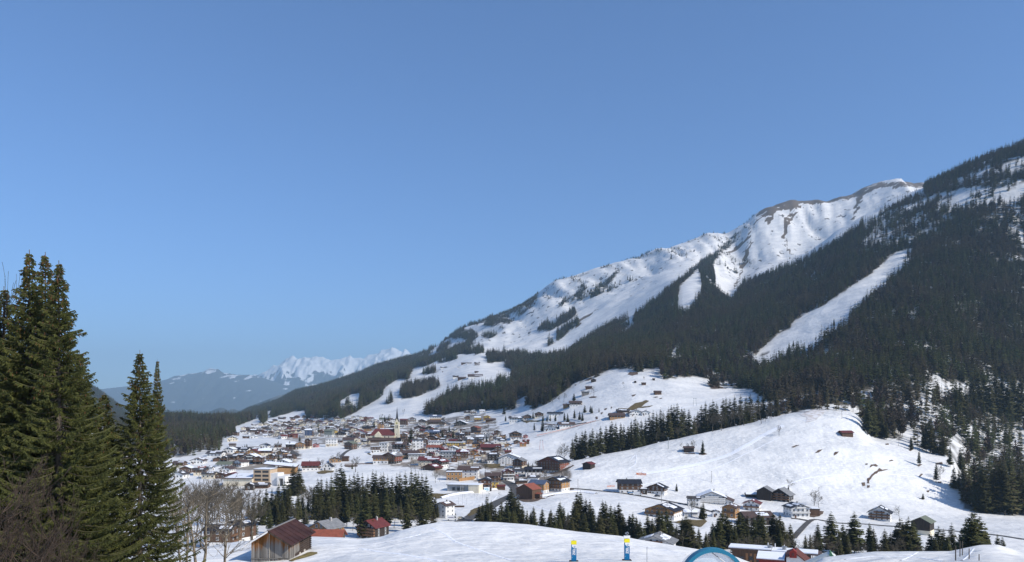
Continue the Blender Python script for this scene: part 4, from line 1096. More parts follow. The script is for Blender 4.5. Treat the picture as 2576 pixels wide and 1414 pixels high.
SOIL = [('d', [(1115, 450), (1165, 392), (1280, 348), (1300, 358), (1250, 400), (1205, 432), (1140, 462)], M_GRASS, 'grass_bank'),
        ('7', [(880, 1150), (1250, 1160), (1560, 1120), (1500, 1165), (1300, 1200), (1120, 1260), (1000, 1288), (880, 1230)], M_GRASS, 'grass_bank'),
        ('8', [(660, 1110), (940, 1135), (1240, 1090), (1340, 1010), (1440, 1005), (1330, 1060), (1150, 1120), (980, 1165), (790, 1170)], M_SOIL, 'farmyard'),
        ('b', [(870, 545), (960, 555), (1050, 550), (1085, 570), (1040, 610), (985, 632), (920, 612), (880, 640), (800, 600), (690, 575)], M_GRASS, 'garden_lawn'),
        ('6', [(400, 610), (560, 570), (850, 570), (820, 620), (680, 630), (620, 655), (450, 650)], M_GRASS, 'garden_lawn'),
        ('6', [(1100, 430), (1440, 430), (1440, 470), (1250, 490), (1130, 470)], M_SOIL, 'soil_patch'), ('6', [(1680, 140), (1730, 120), (1800, 180), (1740, 170)], M_GRASS, 'grass_patch'),
        ('c', [(150, 465), (200, 425), (300, 435), (380, 445), (370, 470), (320, 500), (270, 510), (160, 490)], M_SOIL, 'garden_lawn'),
        ('8', [(0, 420), (380, 415), (420, 480), (200, 500), (0, 470)], M_GRASS, 'village_lawn'), ('8', [(1700, 900), (1780, 895), (1790, 925), (1600, 950), (1560, 960)], M_SOIL, 'farmyard'),
        ('8', [(1300, 590), (1500, 560), (1760, 440), (1800, 440), (1750, 480), (1500, 590), (1330, 620)], M_SOIL, 'hotel_forecourt'),
        ('4', [(270, 600), (420, 585), (640, 590), (820, 600), (760, 625), (520, 625), (480, 640), (440, 655), (400, 640)], M_GRASS, 'grass_bank'), ('4', [(830, 660), (1250, 700), (1240, 720), (860, 690)], M_SOIL, 'stone_bank'),
        ('m', [(775, 480), (860, 484), (905, 445), (1040, 402), (1052, 410), (985, 465), (1100, 455), (1060, 468), (960, 478), (900, 498), (780, 495)], M_GRASS, 'thawed_meadow'),
        ('m', [(1090, 378), (1130, 372), (1145, 376), (1120, 382)], M_SOIL, 'soil_patch'), ('m', [(1150, 390), (1180, 382), (1178, 390), (1160, 394)], M_SOIL, 'soil_patch'), ('m', [(895, 360), (938, 350), (930, 362), (905, 372)], M_SOIL, 'soil_patch'),
        ('m', [(1630, 250), (1590, 240), (1640, 300), (1770, 296), (1720, 280)], M_SOIL, 'soil_patch'), ('m', [(500, 378), (540, 368), (578, 374), (560, 384), (510, 386)], M_SOIL, 'soil_patch'), ('m', [(1520, 895), (1560, 888), (1598, 905), (1560, 915), (1520, 908)], M_SOIL, 'soil_patch'),
        ('m', [(1360, 895), (1480, 898), (1485, 905), (1400, 903)], M_SOIL, 'soil_patch'), ('m', [(560, 560), (580, 556), (584, 580), (566, 584)], M_SOIL, 'soil_patch'), ('m', [(648, 482), (672, 478), (660, 496), (642, 496)], M_SOIL, 'soil_patch'),
        ('m', [(610, 520), (635, 518), (615, 540)], M_SOIL, 'soil_patch'), ('m', [(705, 465), (718, 468), (705, 490)], M_SOIL, 'soil_patch'), ('m', [(460, 225), (520, 195), (545, 200), (500, 224)], M_SOIL, 'soil_patch'), ('m', [(365, 262), (388, 260), (378, 272)], M_SOIL, 'soil_patch'),
        ('m', [(860, 165), (880, 145), (950, 145), (955, 165), (900, 178)], M_SOIL, 'soil_patch'),
        ('r', [(978, 912), (990, 885), (1035, 880), (1058, 898), (1040, 905), (1012, 893), (992, 908)], M_SOIL, 'soil_gash'), ('r', [(1060, 925), (1075, 915), (1100, 930), (1152, 926), (1120, 940), (1060, 952), (1015, 985), (988, 1018), (972, 1060), (952, 1058), (962, 1015), (995, 975), (1030, 952)], M_SOIL, 'soil_gash'),
        ('r', [(902, 1052), (935, 1050), (938, 1080), (915, 1084)], M_SOIL, 'soil_patch'), ('r', [(955, 1078), (980, 1076), (978, 1098), (955, 1100)], M_SOIL, 'soil_patch'), ('r', [(650, 778), (660, 766), (696, 765), (672, 788), (645, 805)], M_SOIL, 'soil_patch'),
        ('r', [(470, 780), (500, 752), (545, 742), (510, 772)], M_SOIL, 'soil_patch'), ('r', [(252, 722), (300, 704), (330, 704), (275, 726)], M_SOIL, 'soil_patch'), ('r', [(1342, 755), (1365, 738), (1392, 736), (1360, 760)], M_SOIL, 'soil_patch'),
        ('r', [(1158, 848), (1185, 840), (1200, 848), (1165, 855)], M_SOIL, 'soil_patch'), ('r', [(1412, 888), (1440, 880), (1468, 884), (1435, 903)], M_SOIL, 'soil_patch'), ('r', [(1120, 692), (1150, 688), (1160, 700), (1130, 702)], M_SOIL, 'soil_patch'),
        ('r', [(1432, 995), (1455, 970), (1475, 972), (1445, 1000)], M_SOIL, 'soil_patch'), ('r', [(1605, 1042), (1645, 1042), (1640, 1056), (1610, 1054)], M_SOIL, 'soil_patch'), ('r', [(1435, 1198), (1490, 1204), (1480, 1208), (1440, 1202)], M_SOIL, 'soil_patch'),
        ('r', [(1505, 1126), (1532, 1122), (1528, 1140), (1512, 1140)], M_SOIL, 'soil_patch'), ('r', [(938, 876), (962, 874), (958, 886), (940, 886)], M_SOIL, 'soil_patch'), ('r', [(320, 420), (480, 370), (640, 362), (560, 400), (480, 470), (380, 500), (400, 450)], M_TRACK, 'dirty_snow_patch'),
        ('r', [(1680, 790), (1720, 785), (1730, 800), (1690, 802)], M_SOIL, 'soil_patch'), ('r', [(1590, 870), (1650, 860), (1655, 880), (1600, 886)], M_SOIL, 'soil_patch')]
for t, poly, m, nm in SOIL:
    drape(nm, zp(t, poly), m)

# ------------------------------------------------------------------ houses
def plaster(n, c): return mat(n, c, 0.85, var=0.07, scale=0.5)
def timber(n, c, c2=None): return mat(n, c, 0.8, col2=c2 or tuple(x * 1.7 for x in c), scale=1.2, stretch=(3, 3, .25), bump=0.02)


WALL = {'w': plaster('white_plaster', (0.74, 0.72, 0.68)), 'c': plaster('cream_plaster', (0.70, 0.62, 0.47)), 'g': plaster('grey_plaster', (0.36, 0.36, 0.35)), 'y': plaster('yellow_plaster', (0.66, 0.44, 0.10)), 'p': plaster('pink_plaster', (0.45, 0.20, 0.18)),
        'o': timber('honey_timber', (0.30, 0.155, 0.06), (0.42, 0.24, 0.10)), 'n': timber('brown_timber', (0.075, 0.042, 0.025)), 'k': timber('dark_timber', (0.022, 0.017, 0.014), (0.05, 0.037, 0.028)), 'r': timber('red_brown_timber', (0.15, 0.05, 0.03)),
        'b': plaster('slate_blue_boards', (0.06, 0.09, 0.16)), 'G': plaster('greenish_shingles', (0.20, 0.22, 0.19)), 'x': timber('grey_timber', (0.16, 0.14, 0.12), (0.26, 0.24, 0.21))}
WNAME = {'w': 'white', 'c': 'cream', 'g': 'grey', 'y': 'yellow', 'p': 'pink', 'o': 'honey timber', 'n': 'brown timber', 'k': 'dark timber', 'r': 'reddish timber', 'b': 'dark blue', 'G': 'olive', 'x': 'grey timber'}
ROOF = {'s': mat('slate_roof', (0.06, 0.055, 0.055), 0.7, var=0.25, scale=1), 'k': mat('black_roof', (0.022, 0.022, 0.028), 0.55, var=0.25, scale=1), 'r': mat('dark_red_roof', (0.13, 0.032, 0.028), 0.6, var=0.2, scale=1), 'R': mat('terracotta_roof', (0.25, 0.075, 0.045), 0.7, var=0.15, scale=1),
        'n': mat('brown_roof', (0.085, 0.055, 0.045), 0.7, var=0.2, scale=1), 'g': mat('grey_roof', (0.20, 0.20, 0.20), 0.6, var=0.2, scale=.8), 'G': mat('grey_green_roof', (0.15, 0.165, 0.12), 0.7, var=0.12, scale=.8), 'b': mat('blue_grey_roof', (0.09, 0.115, 0.17), 0.5, var=0.15, scale=1), 'y': mat('ochre_roof', (0.30, 0.17, 0.05), 0.7)}
RNAME = {'s': 'snowy', 'k': 'black', 'r': 'dark red', 'R': 'terracotta', 'n': 'brown', 'g': 'grey', 'G': 'olive', 'b': 'bluish', 'y': 'ochre'}
M_SNOW = mat('roof_snow', (0.84, 0.86, 0.89), 0.6, var=0.03, scale=.5, bump=0.06, bscale=1.5)
M_FRAME = mat('window_frame_white', (0.75, 0.74, 0.71), 0.6)
M_GLASS = mat('window_glass', (0.02, 0.025, 0.03), 0.12, spec=0.6)
M_SHUT = mat('shutter_brown', (0.12, 0.06, 0.035), 0.7)
M_BALC = timber('balcony_timber', (0.12, 0.065, 0.035))
M_BALW = plaster('balcony_white', (0.62, 0.60, 0.56))
M_STONE = mat('chimney_render', (0.35, 0.33, 0.31), 0.9, var=.2, scale=2)
M_METAL = mat('grey_metal', (0.3, 0.31, 0.32), 0.5, metallic=.6)


def _std_window():
    f = MB()
    f.box(-.62, .62, -.07, 0.02, -.08, 0.02); f.box(-.62, .62, -.07, 0.02, 1.30, 1.40); f.box(-.62, -.52, -.07, 0.02, 0.02, 1.30); f.box(.52, .62, -.07, 0.02, 0.02, 1.30); f.box(-.04, .04, -.06, 0.02, 0.02, 1.30)
    p = MB(); p.box(-.52, .52, -.02, .03, 0.02, 1.3)
    return f.mesh('window', M_FRAME), p.mesh('pane', M_GLASS)


WF, WP = _std_window()
HOUSES = []      # (x bearing, distance, object, base description)


def roof_z(x, w, he, pitch): return he + (w / 2 - abs(x)) * math.tan(pitch)


def house(X, Y, zb, w, d, h_tot, yaw, roof, low, up, near=False, pitch=22, ov=1.1, snow=None, storeys=None, balc=None, chim=None, desc=None, cat='house', flat=False, split=None, name=None, side_win=True, shed=False, hole=False):
    """gable on -y, ridge along y; origin at ground, middle of the plan"""
    roof_k = roof
    if snow is None: snow = (0.97 if (random.random() < .34 or flat) else 0.5) if roof == 's' else (0.5 if random.random() < .4 and not shed else 0.0)
    if roof == 's' and snow < .9: roof = random.choice('nnngkr')
    root = empty(name or ('chalet' if not shed else 'hut'), (X, Y, zb), R(yaw))
    pt = R(pitch)
    he = max(h_tot - (0 if flat else (w / 2) * math.tan(pt)), 1.8)
    storeys = storeys or max(1, int(round(he / 2.8)))
    sh = he / storeys
    split = split if split is not None else (sh if low != up else he)
    if low == up: split = he
    if split > he: split = he
    lw = MB()
    lw.box(-w / 2, w / 2, -d / 2, d / 2, -3.0, split)
    if flat:
        if split < he: lw_up = MB(); lw_up.box(-w / 2 - .05, w / 2 + .05, -d / 2 - .05, d / 2 + .05, split, he); lw_up.build('upper_wall', WALL[up], root)
        lw.build('wall', WALL[low], root)
        rf = MB(); o = ov * .5
        rf.box(-w / 2 - o, w / 2 + o, -d / 2 - o, d / 2 + o, he, he + .35)
        rfo = rf.build('roof', ROOF[roof_k], root)
        if snow:
            s = MB(); o2 = o - .15; s.box(-w / 2 - o2, w / 2 + o2, -d / 2 - o2, d / 2 + o2, he + .352, he + .62); s.build('snow_cover', M_SNOW, rfo)
    else:
        zr = roof_z(0, w, he, pt)
        if split < he - .3:
            lw.build('wall', WALL[low], root)
            uw = MB(); uw.prism([(-w / 2 - .04, split), (w / 2 + .04, split), (w / 2 + .04, he), (0, zr), (-w / 2 - .04, he)], -d / 2 - .05, d / 2 + .05)
            uw.build('upper_wall', WALL[up], root)
        else:
            lw.prism([(-w / 2 , split), (w / 2, split), (w / 2, he), (0, zr), (-w / 2, he)][:5] if split < he else [(-w / 2, he), (w / 2, he), (0, zr)], -d / 2, d / 2)
            lw.build('wall', WALL[low], root)
        th = 0.30
        e = w / 2 + ov
        ze = he - ov * math.tan(pt)
        rf = MB()
        rf.prism([(-e, ze), (0, zr + .02), (e, ze), (e, ze + th), (0, zr + th + .02), (-e, ze + th)], -d / 2 - ov, d / 2 + ov)
        rfo = rf.build('roof', ROOF[roof_k], root)
        if snow:
            s = MB(); tk = .28
            if snow > .9:
                q = .2
                s.prism([(-e + q, ze + th + .01 + q * math.tan(pt)), (0, zr + th + .03), (e - q, ze + th + .01 + q * math.tan(pt)), (e - q, ze + th + tk), (0, zr + th + tk + .02), (-e + q, ze + th + tk)], -d / 2 - ov + q, d / 2 + ov - q)
            else:
                L = d + 2 * ov
                for sgn in (-1, 1):
                    for c in range(random.randint(1, 3)):
                        y0 = -d / 2 - ov + .3 + random.random() * L * .45; y1 = min(y0 + L * random.uniform(.25, .5), d / 2 + ov - .3)
                        a = random.uniform(.05, .55); b2 = min(a + random.uniform(.15, .4), .95)
                        f = lambda t: (sgn * e * t, zr + th + (ze - zr) * t + .03)
                        (xa, za), (xb, zbb) = f(a), f(b2)
                        pts = [(xa, za), (xb, zbb), (xb, zbb + .22), (xa, za + .22)]
                        if sgn > 0: pts = pts[::-1]
                        s.prism(pts, y0, y1)
            tag(s.build('snow_cover' if snow > .9 else 'snow_patch', M_SNOW, rfo), kind=None if snow > .9 else 'stuff')
        if chim is None: chim = 0 if shed else (1 if random.random() < .7 else 0)
        for c in range(int(chim)):
            m_ = MB(); xx = (-1) ** c * w * .1; m_.box(xx - .4, xx + .4, d * .1 - .4 + c * 2, d * .1 + .4 + c * 2, zr - .5, zr + 1.2); m_.build('chimney', M_STONE, rfo)
    # openings
    spots = []
    for s in range(storeys):
        z = s * sh + sh * .32
        n = max(1, int((w - 1.2) / 2.6))
        for k in range(n):
            spots.append(((-w / 2 + (k + .5) * w / n), -d / 2, z, 0))
        if side_win:
            n2 = max(1, int((d - 1) / 3.2))
            for k in range(n2):
                y = -d / 2 + (k + .5) * d / n2
                spots.append((w / 2, y, z, 90)); spots.append((-w / 2, y, z, -90))
    if not flat and w * .5 * math.tan(pt) > 2.0 and not shed:
        for k in (-1, 1): spots.append((k * 1.3, -d / 2, he + .1, 0))
    if shed: spots = [] if shed == 2 else spots[:1]
    k_ = max(.8, min(1.15, sh / 2.8))
    if spots and near:
        for (x, y, z, an) in spots:
            nrm = Vector((math.sin(R(an)), -math.cos(R(an)), 0))
            wo = link('window', WF, root, (x + nrm.x * .07, y + nrm.y * .07, z), R(an), (k_, 1, k_))
            link('pane', WP, wo)
    elif spots:
        wb = MB()
        for (x, y, z, an) in spots:
            hw = .62 * k_; hh = 1.35 * k_
            for mi, g_, pr in ((0, 0, .10), (1, .12, .13)):
                if an == 0: wb.box(x - hw + g_, x + hw - g_, y - pr, y + .02, z + g_, z + hh - g_, mi)
                elif an == 90: wb.box(x - .02, x + pr, y - hw + g_, y + hw - g_, z + g_, z + hh - g_, mi)
                else: wb.box(x - pr, x + .02, y - hw + g_, y + hw - g_, z + g_, z + hh - g_, mi)
        tag(wb.build('windows', [M_FRAME, M_GLASS], root), kind='stuff')
    if balc is None: balc = (not shed and not flat and storeys >= 2 and random.random() < .8)
    if balc:
        bm_ = M_BALW if (balc == 'w') else M_BALC
        for s in range(1, storeys + (1 if not flat and w > 11 else 0)):
            bb = MB(); z = s * sh - .15
            wl = w / 2 if s < storeys else w * .25
            bb.box(-wl, wl, -d / 2 - 1.25, -d / 2 - .06, z, z + .16); bb.box(-wl, wl, -d / 2 - 1.27, -d / 2 - 1.17, z + .16, z + 1.0)
            bb.box(-wl, -wl + .08, -d / 2 - 1.17, -d / 2 - .06, z + .16, z + 1.0); bb.box(wl - .08, wl, -d / 2 - 1.17, -d / 2 - .06, z + .16, z + 1.0)
            bb.build('balcony', bm_, root)
    if not shed or shed == 1:
        dd = MB(); dd.box(-w * .32, -w * .32 + 1.1, -d / 2 - .1, -d / 2 + .02, -.1, 2.05); dd.build('door', M_SHUT, root)
    wall_n = WNAME[low] if low == up else f'{WNAME[low]} and {WNAME[up]}'
    kind = 'hut' if shed else ('flat-roofed building' if flat else 'chalet')
    base = desc or f'{wall_n} {kind} with {RNAME[roof_k]} roof'
    tag(root, None, 'hut' if shed else cat, None)
    HOUSES.append((HX + F * X / Y, Y, root, base, bool(desc)))
    return root


def put(t, xl, xr, vb, vt, kind, roof, low, up=None, desc=None, Y=None, **kw):
    """kind: g gable seen, e eaves seen, f flat, s shed; a number after it is the yaw"""
    a, b, k = Z(t) if t else (0, 0, 1)
    x0, x1, v1, v0 = a + xl * k, a + xr * k, b + vb * k, b + vt * k
    xc = (x0 + x1) / 2
    if Y is None:
        p = hit(xc, v1, kw.pop('ymin', 420))
    else:
        X = (xc - HX) / F * Y; p = Vector((X, Y, gz(X, Y)))
    W = (x1 - x0) / F * p.y
    H = (v1 - v0) / F * p.y if Y is None else -(v0 - HY) / F * Y - p.z
    yaw = float(kind[1:]) if len(kind) > 1 else random.uniform(-8, 8)
    c, s = abs(math.cos(R(yaw))), abs(math.sin(R(yaw)))
    k0 = kind[0]
    flat = k0 == 'f'
    fr = kw.pop('ratio', None)
    ov = kw.pop('ov', None)
    if ov is None: ov = min(1.2, W * .07)
    W = max(W * 1.14 - 2 * ov * .9, 2.5)
    if k0 in 'gs':
        rt = fr or (1.05 if W < 16 else .8)
        w = W / (c + s * rt); d = w * rt
        back = (w * s + d * c) / 2
        ang = yaw
    else:
        rt = fr or .7        # gable width / length
        L = W / (c + s * rt); w = L * rt; d = L
        if flat: w, d = L, L * rt; ang = yaw
        else: ang = yaw + 90
        back = (L * rt * c + L * s) / 2
    pitch = kw.pop('pitch', 22)
    H = -(v0 - HY) / F * (p.y + (back if not flat else 0)) - p.z
    if not flat:
        H = min(H, 22)
        if H - (w / 2) * math.tan(R(pitch)) < 2.2: H = (w / 2) * math.tan(R(pitch)) + 2.4
    cx_, cy_ = p.x * (1 + back / p.y), p.y + back
    zb = min(p.z, gz(cx_, cy_)) if not kw.pop('keepz', False) else p.z
    zb = p.z
    return house(cx_, cy_, zb, w, d, H, ang, roof, low, up or low, near=kw.pop('near', p.y < 600 and not kw.get('shed')), pitch=pitch, ov=ov, desc=desc, flat=flat, **kw)


def many(t, rows):
    for r in rows:
        kw = r[8] if len(r) > 8 else {}
        put(t, r[0], r[1], r[2], r[3], r[4], r[5], r[6], r[7] if len(r) > 7 else None, **kw)


many('1', [(570, 880, 860, 725, 'g20', 's', 'c', 'p'), (650, 810, 1010, 915, 'e', 'n', 'x', 'n', dict(shed=2, desc='plain brown hay barn in the snow field left of the village')), (1190, 1350, 780, 700, 'g', 's', 'w', 'w'), (1500, 1620, 760, 690, 'e', 's', 'w'), (1630, 1735, 750, 690, 'e', 's', 'w'),
     (1800, 2000, 715, 625, 'g', 's', 'c'), (1885, 2100, 800, 690, 'g-40', 'r', 'w', 'w', dict(snow=0)), (2130, 2240, 760, 655, 'e', 's', 'r'), (2250, 2380, 765, 670, 'e', 'r', 'r'), (990, 1060, 782, 735, 'e', 's', 'n', None, dict(shed=1)), (1080, 1150, 782, 735, 'e', 's', 'n', None, dict(shed=1)), (750, 880, 712, 610, 'g', 's', 'n'),
     (1450, 1660, 1040, 915, 'g', 'k', 'w', 'k'), (1690, 1800, 1115, 985, 'g', 's', 'w'), (1800, 1960, 1085, 920, 'e', 'g', 'w', 'n'), (1200, 1430, 1150, 1020, 'e', 's', 'o'), (1440, 1690, 1155, 1030, 'g', 's', 'o', 'n'), (560, 800, 1160, 1010, 'g', 's', 'w'), (820, 1180, 1125, 1010, 'e', 'k', 'w', 'k', dict(snow=.5)),
     (2100, 2330, 1060, 900, 'e', 's', 'n', 'k'), (2345, 2570, 1060, 870, 'g', 'g', 'c', 'o'), (1520, 1700, 450, 385, 'g', 's', 'c'), (1480, 1620, 545, 480, 'e', 's', 'n'), (1900, 2060, 300, 240, 'e', 's', 'n'), (2180, 2290, 280, 225, 'e', 's', 'n'), (1340, 1480, 560, 520, 'e', 's', 'w'), (1620, 1720, 500, 450, 'e', 's', 'w'), (1100, 1180, 680, 620, 'g', 's', 'w')])
many('2', [(0, 170, 760, 550, 'e', 's', 'c', 'b'), (175, 350, 740, 640, 'e', 'g', 'w', 'w', dict(snow=0)), (490, 710, 750, 560, 'e', 'G', 'w', 'G', dict(snow=0)), (780, 1000, 745, 610, 'g', 'k', 'w', 'k'), (1150, 1560, 700, 560, 'g', 'r', 'w', 'w', dict(snow=0)), (1450, 1660, 600, 480, 'e', 'k', 'o', 'n', dict(snow=0)),
     (1830, 1970, 545, 405, 'g', 'n', 'o'), (1990, 2130, 485, 395, 'g', 's', 'w'), (1530, 1770, 430, 335, 'g', 'k', 'w', 'k'), (1870, 2000, 345, 260, 'e', 'G', 'w', 'G'), (1990, 2140, 330, 260, 'e', 'g', 'n'), (2150, 2320, 390, 275, 'e', 'n', 'w'), (2390, 2576, 480, 295, 'e', 'r', 'w', 'n', dict(snow=0)), (1080, 1330, 790, 690, 'g', 'n', 'k'),
     (520, 800, 985, 800, 'f', 's', 'c', 'w'), (800, 940, 935, 820, 'e', 'g', 'w', 'n'), (960, 1300, 860, 795, 'e', 'n', 'g'), (1000, 1290, 1065, 860, 'g-20', 'G', 'n', 'n', dict(snow=0, desc='brown gabled house with grey-green roof and rows of white windows')), (1290, 1400, 1040, 940, 'e', 'G', 'w', 'w', dict(snow=0)), (200, 330, 1010, 905, 'g', 'n', 'p', 'n'),
     (1430, 1620, 925, 825, 'e', 's', 'c'), (0, 150, 1040, 790, 'g', 's', 'c', 'n'), (1530, 1730, 790, 650, 'e', 'n', 'c', 'n'), (2320, 2430, 455, 380, 'g', 's', 'w'), (1650, 1880, 1150, 1000, 'f', 's', 'w', 'n'), (1870, 2100, 1120, 900, 'f', 's', 'w', 'w'), (2430, 2576, 860, 650, 'g', 's', 'c', 'n'), (1090, 1290, 475, 405, 'e', 's', 'w'),
     (1340, 1530, 440, 365, 'g', 's', 'w', 'k'), (730, 860, 320, 235, 'g', 's', 'c', 'n'), (600, 720, 470, 405, 'g', 'G', 'n'), (370, 470, 320, 285, 'e', 's', 'w'), (480, 600, 330, 290, 'e', 's', 'n'), (720, 840, 370, 320, 'e', 's', 'w'), (860, 960, 420, 370, 'g', 's', 'w', 'w'), (390, 520, 600, 540, 'g', 's', 'c', 'n'), (1900, 2190, 620, 540, 'e', 's', 'n'),
     (700, 800, 650, 570, 'g', 's', 'y', 'n'), (2360, 2480, 520, 470, 'e', 'k', 'w', 'k'), (100, 200, 540, 490, 'e', 's', 'w'), (220, 340, 610, 550, 'g', 's', 'w', 'n'), (510, 620, 540, 480, 'e', 's', 'n'), (620, 720, 530, 490, 'e', 's', 'w'), (940, 1100, 640, 540, 'e', 'b', 'k', None, dict(snow=0)), (760, 880, 520, 460, 'e', 's', 'n')])
many('3', [(0, 230, 385, 245, 'g', 's', 'w'), (290, 490, 440, 295, 'g', 's', 'w', 'n'), (520, 830, 430, 320, 'e', 'n', 'n'), (560, 860, 330, 190, 'e', 'b', 'o', 'w', dict(snow=.5)), (820, 970, 475, 350, 'g', 'g', 'w', 'n'), (1190, 1520, 460, 335, 'g', 's', 'k'), (1440, 1600, 335, 215, 'g', 'n', 'w', 'n'), (1590, 1720, 330, 190, 'e', 'g', 'g'),
     (1690, 1850, 345, 235, 'e', 's', 'n', 'y'), (1930, 2090, 315, 205, 'g', 'y', 'y', 'y', dict(desc='bright yellow chalet with ochre gable at the meadow edge', snow=0)), (1980, 2220, 355, 310, 'e', 'n', 'n', None, dict(shed=1)), (180, 440, 600, 455, 'g', 'r', 'w', 'n', dict(snow=.5)), (400, 740, 600, 470, 'g', 's', 'k'), (460, 840, 695, 570, 'e', 'b', 'k', None, dict(snow=.5)),
     (1600, 1860, 645, 475, 'g-25', 'R', 'n', 'n', dict(snow=0)), (1390, 1590, 720, 580, 'e', 'g', 'k', 'n'), (1220, 1440, 790, 655, 'e', 'k', 'k', 'n'), (110, 410, 1110, 790, 'e10', 's', 'w', 'w', dict(desc='tall white building under a smooth snow-covered curved roof', pitch=16)), (420, 780, 865, 700, 'g', 's', 'w', 'n'), (530, 950, 980, 865, 'f', 's', 'w'),
     (980, 1450, 1020, 895, 'f', 's', 'o', 'y'), (510, 850, 1159, 955, 'e', 'R', 'w', 'w', dict(snow=0)), (690, 1030, 1159, 1000, 'g-25', 'r', 'n', 'r', dict(snow=.5)), (1010, 1300, 1115, 980, 'g', 's', 'w', 'k'), (1310, 1540, 1159, 1060, 'e', 'r', 'n', 'n', dict(snow=.5)), (1740, 1900, 1150, 1045, 'g', 'R', 'w', 'n', dict(snow=0)),
     (1870, 2350, 1090, 930, 'e', 'r', 'n', 'n', dict(snow=0, shed=1, desc='long barn with big red-brown roof at the foot of the ski slope')), (1410, 1770, 900, 755, 'e', 's', 'w'), (1640, 2060, 860, 680, 'e', 'g', 'w', 'w', dict(snow=.5)), (2010, 2150, 805, 655, 'g', 'g', 'w'), (2180, 2400, 920, 755, 'e', 's', 'w'), (2290, 2500, 945, 800, 'e', 's', 'c', 'w'),
     (1050, 1270, 890, 820, 'e', 'r', 'n', 'r', dict(snow=0)), (1430, 1600, 175, 85, 'e', 's', 'w', 'n'), (1600, 1740, 175, 55, 'g', 's', 'w'), (1820, 1960, 125, 65, 'e', 's', 'w'), (980, 1200, 745, 600, 'g', 'k', 'c', 'n'), (1130, 1260, 620, 540, 'e', 's', 'c', 'n'), (0, 160, 830, 720, 'e', 's', 'c', 'n'), (240, 420, 760, 680, 'e', 'n', 'n')])
many('4', [(0, 340, 635, 480, 'e', 's', 'w', 'w'), (360, 560, 570, 435, 'g', 'g', 'w', 'n'), (640, 860, 505, 370, 'g', 's', 'c', 'n', dict(desc='yellowish timber-gabled chalet with snow-edged roof')), (980, 1370, 490, 375, 'e', 'k', 'w', 'k', dict(desc='long white house with flat black roof on the slope', pitch=14)), (870, 1240, 855, 700, 'g-15', 's', 'w', 'n'),
     (1240, 1640, 775, 630, 'e', 'n', 'w', 'k', dict(snow=.5)), (0, 310, 1075, 865, 'g', 'n', 'w', 'k', dict(snow=0)), (1360, 1560, 270, 170, 'e', 'n', 'o', 'n', dict(snow=0, desc='small honey-brown wooden annex of the hillside farm')), (1520, 1830, 240, 95, 'e', 'n', 'w', 'n', dict(snow=0, desc='hillside farm with white base and wide brown roof')), (350, 470, 1035, 950, 'g', 'r', 'p', 'n')])
many('m', [(690, 825, 580, 525, 'e', 'n', 'o', 'n', dict(snow=0, desc='orange-brown wooden chalet below the thawed meadow')), (760, 870, 522, 490, 'e', 's', 'n', 'n', dict(shed=1)), (865, 1000, 552, 495, 'g', 'n', 'w', 'n', dict(snow=.5)), (985, 1062, 547, 502, 'g', 's', 'w', 'n'),
     (1105, 1168, 355, 318, 'e', 'n', 'n', None, dict(shed=2, desc='dark hay hut alone in the middle of the upper meadow', snow=0)), (468, 530, 305, 275, 'e', 'n', 'n', None, dict(shed=2, desc='brown hay hut above the grey hut', snow=0)), (432, 504, 362, 318, 'e', 'g', 'x', None, dict(shed=2, desc='grey hut with snow on its lean-to', snow=.5)), (520, 566, 238, 207, 'g', 'n', 'k', None, dict(shed=2, desc='dark hut at the top left rim of the meadow', snow=0)),
     (988, 1028, 266, 242, 'e', 'n', 'n', None, dict(shed=2, desc='small brown hut in the upper right of the meadow', snow=0)), (1088, 1112, 222, 211, 'e', 'n', 'k', None, dict(shed=2, desc='tiny dark hut right below the forest', snow=0)), (918, 940, 246, 226, 'g', 'n', 'k', None, dict(shed=2, desc='tiny dark hut beside a small spruce', snow=0)),
     (442, 558, 1048, 976, 'g-35', 'r', 'k', None, dict(shed=2, desc='dark log barn with reddish roof at the bottom of the tree strip', snow=0)), (1378, 1472, 890, 832, 'e', 'n', 'k', None, dict(shed=2, desc='dark log hut on the snow slope beside a lone spruce', snow=0))])
many('r', [(697, 812, 628, 570, 'e8', 'r', 'n', None, dict(shed=2, desc='brown hut with reddish roof high on the snow slope', snow=0))])
many('5', [(250, 640, 350, 200, 'e', 's', 'w', 'w'), (600, 740, 470, 330, 'g', 's', 'k'), (340, 620, 470, 365, 'g20', 's', 'n'), (740, 1000, 420, 300, 'e', 's', 'n'), (490, 900, 600, 470, 'e', 'G', 'w', 'w', dict(snow=0)), (910, 1250, 605, 415, 'g-25', 'n', 'w', 'w', dict(snow=0)), (1190, 1520, 500, 275, 'g', 's', 'k', 'n', dict(balc='w')),
     (880, 1190, 400, 260, 'e', 's', 'n', 'n'), (1400, 1640, 540, 335, 'g', 'n', 'k', 'n', dict(snow=.5)), (1740, 1960, 490, 280, 'g', 's', 'w', 'n', dict(desc='white chalet with brown balconies and snow roof above the flat hall')), (1980, 2330, 590, 410, 'g', 'n', 'w', 'o', dict(snow=.97)), (1990, 2250, 355, 190, 'g-20', 's', 'w', 'o', dict(desc='orange timber house by the road bend')),
     (940, 1110, 290, 190, 'g', 's', 'o'), (1200, 1400, 1195, 1000, 'g', 's', 'k', 'k', dict(pitch=32)), (1400, 1780, 1150, 1050, 'e', 's', 'n', 'n', dict(shed=1)), (10, 180, 700, 590, 'e', 'R', 'w', 'w'), (200, 380, 700, 600, 'e', 's', 'w', 'w')])
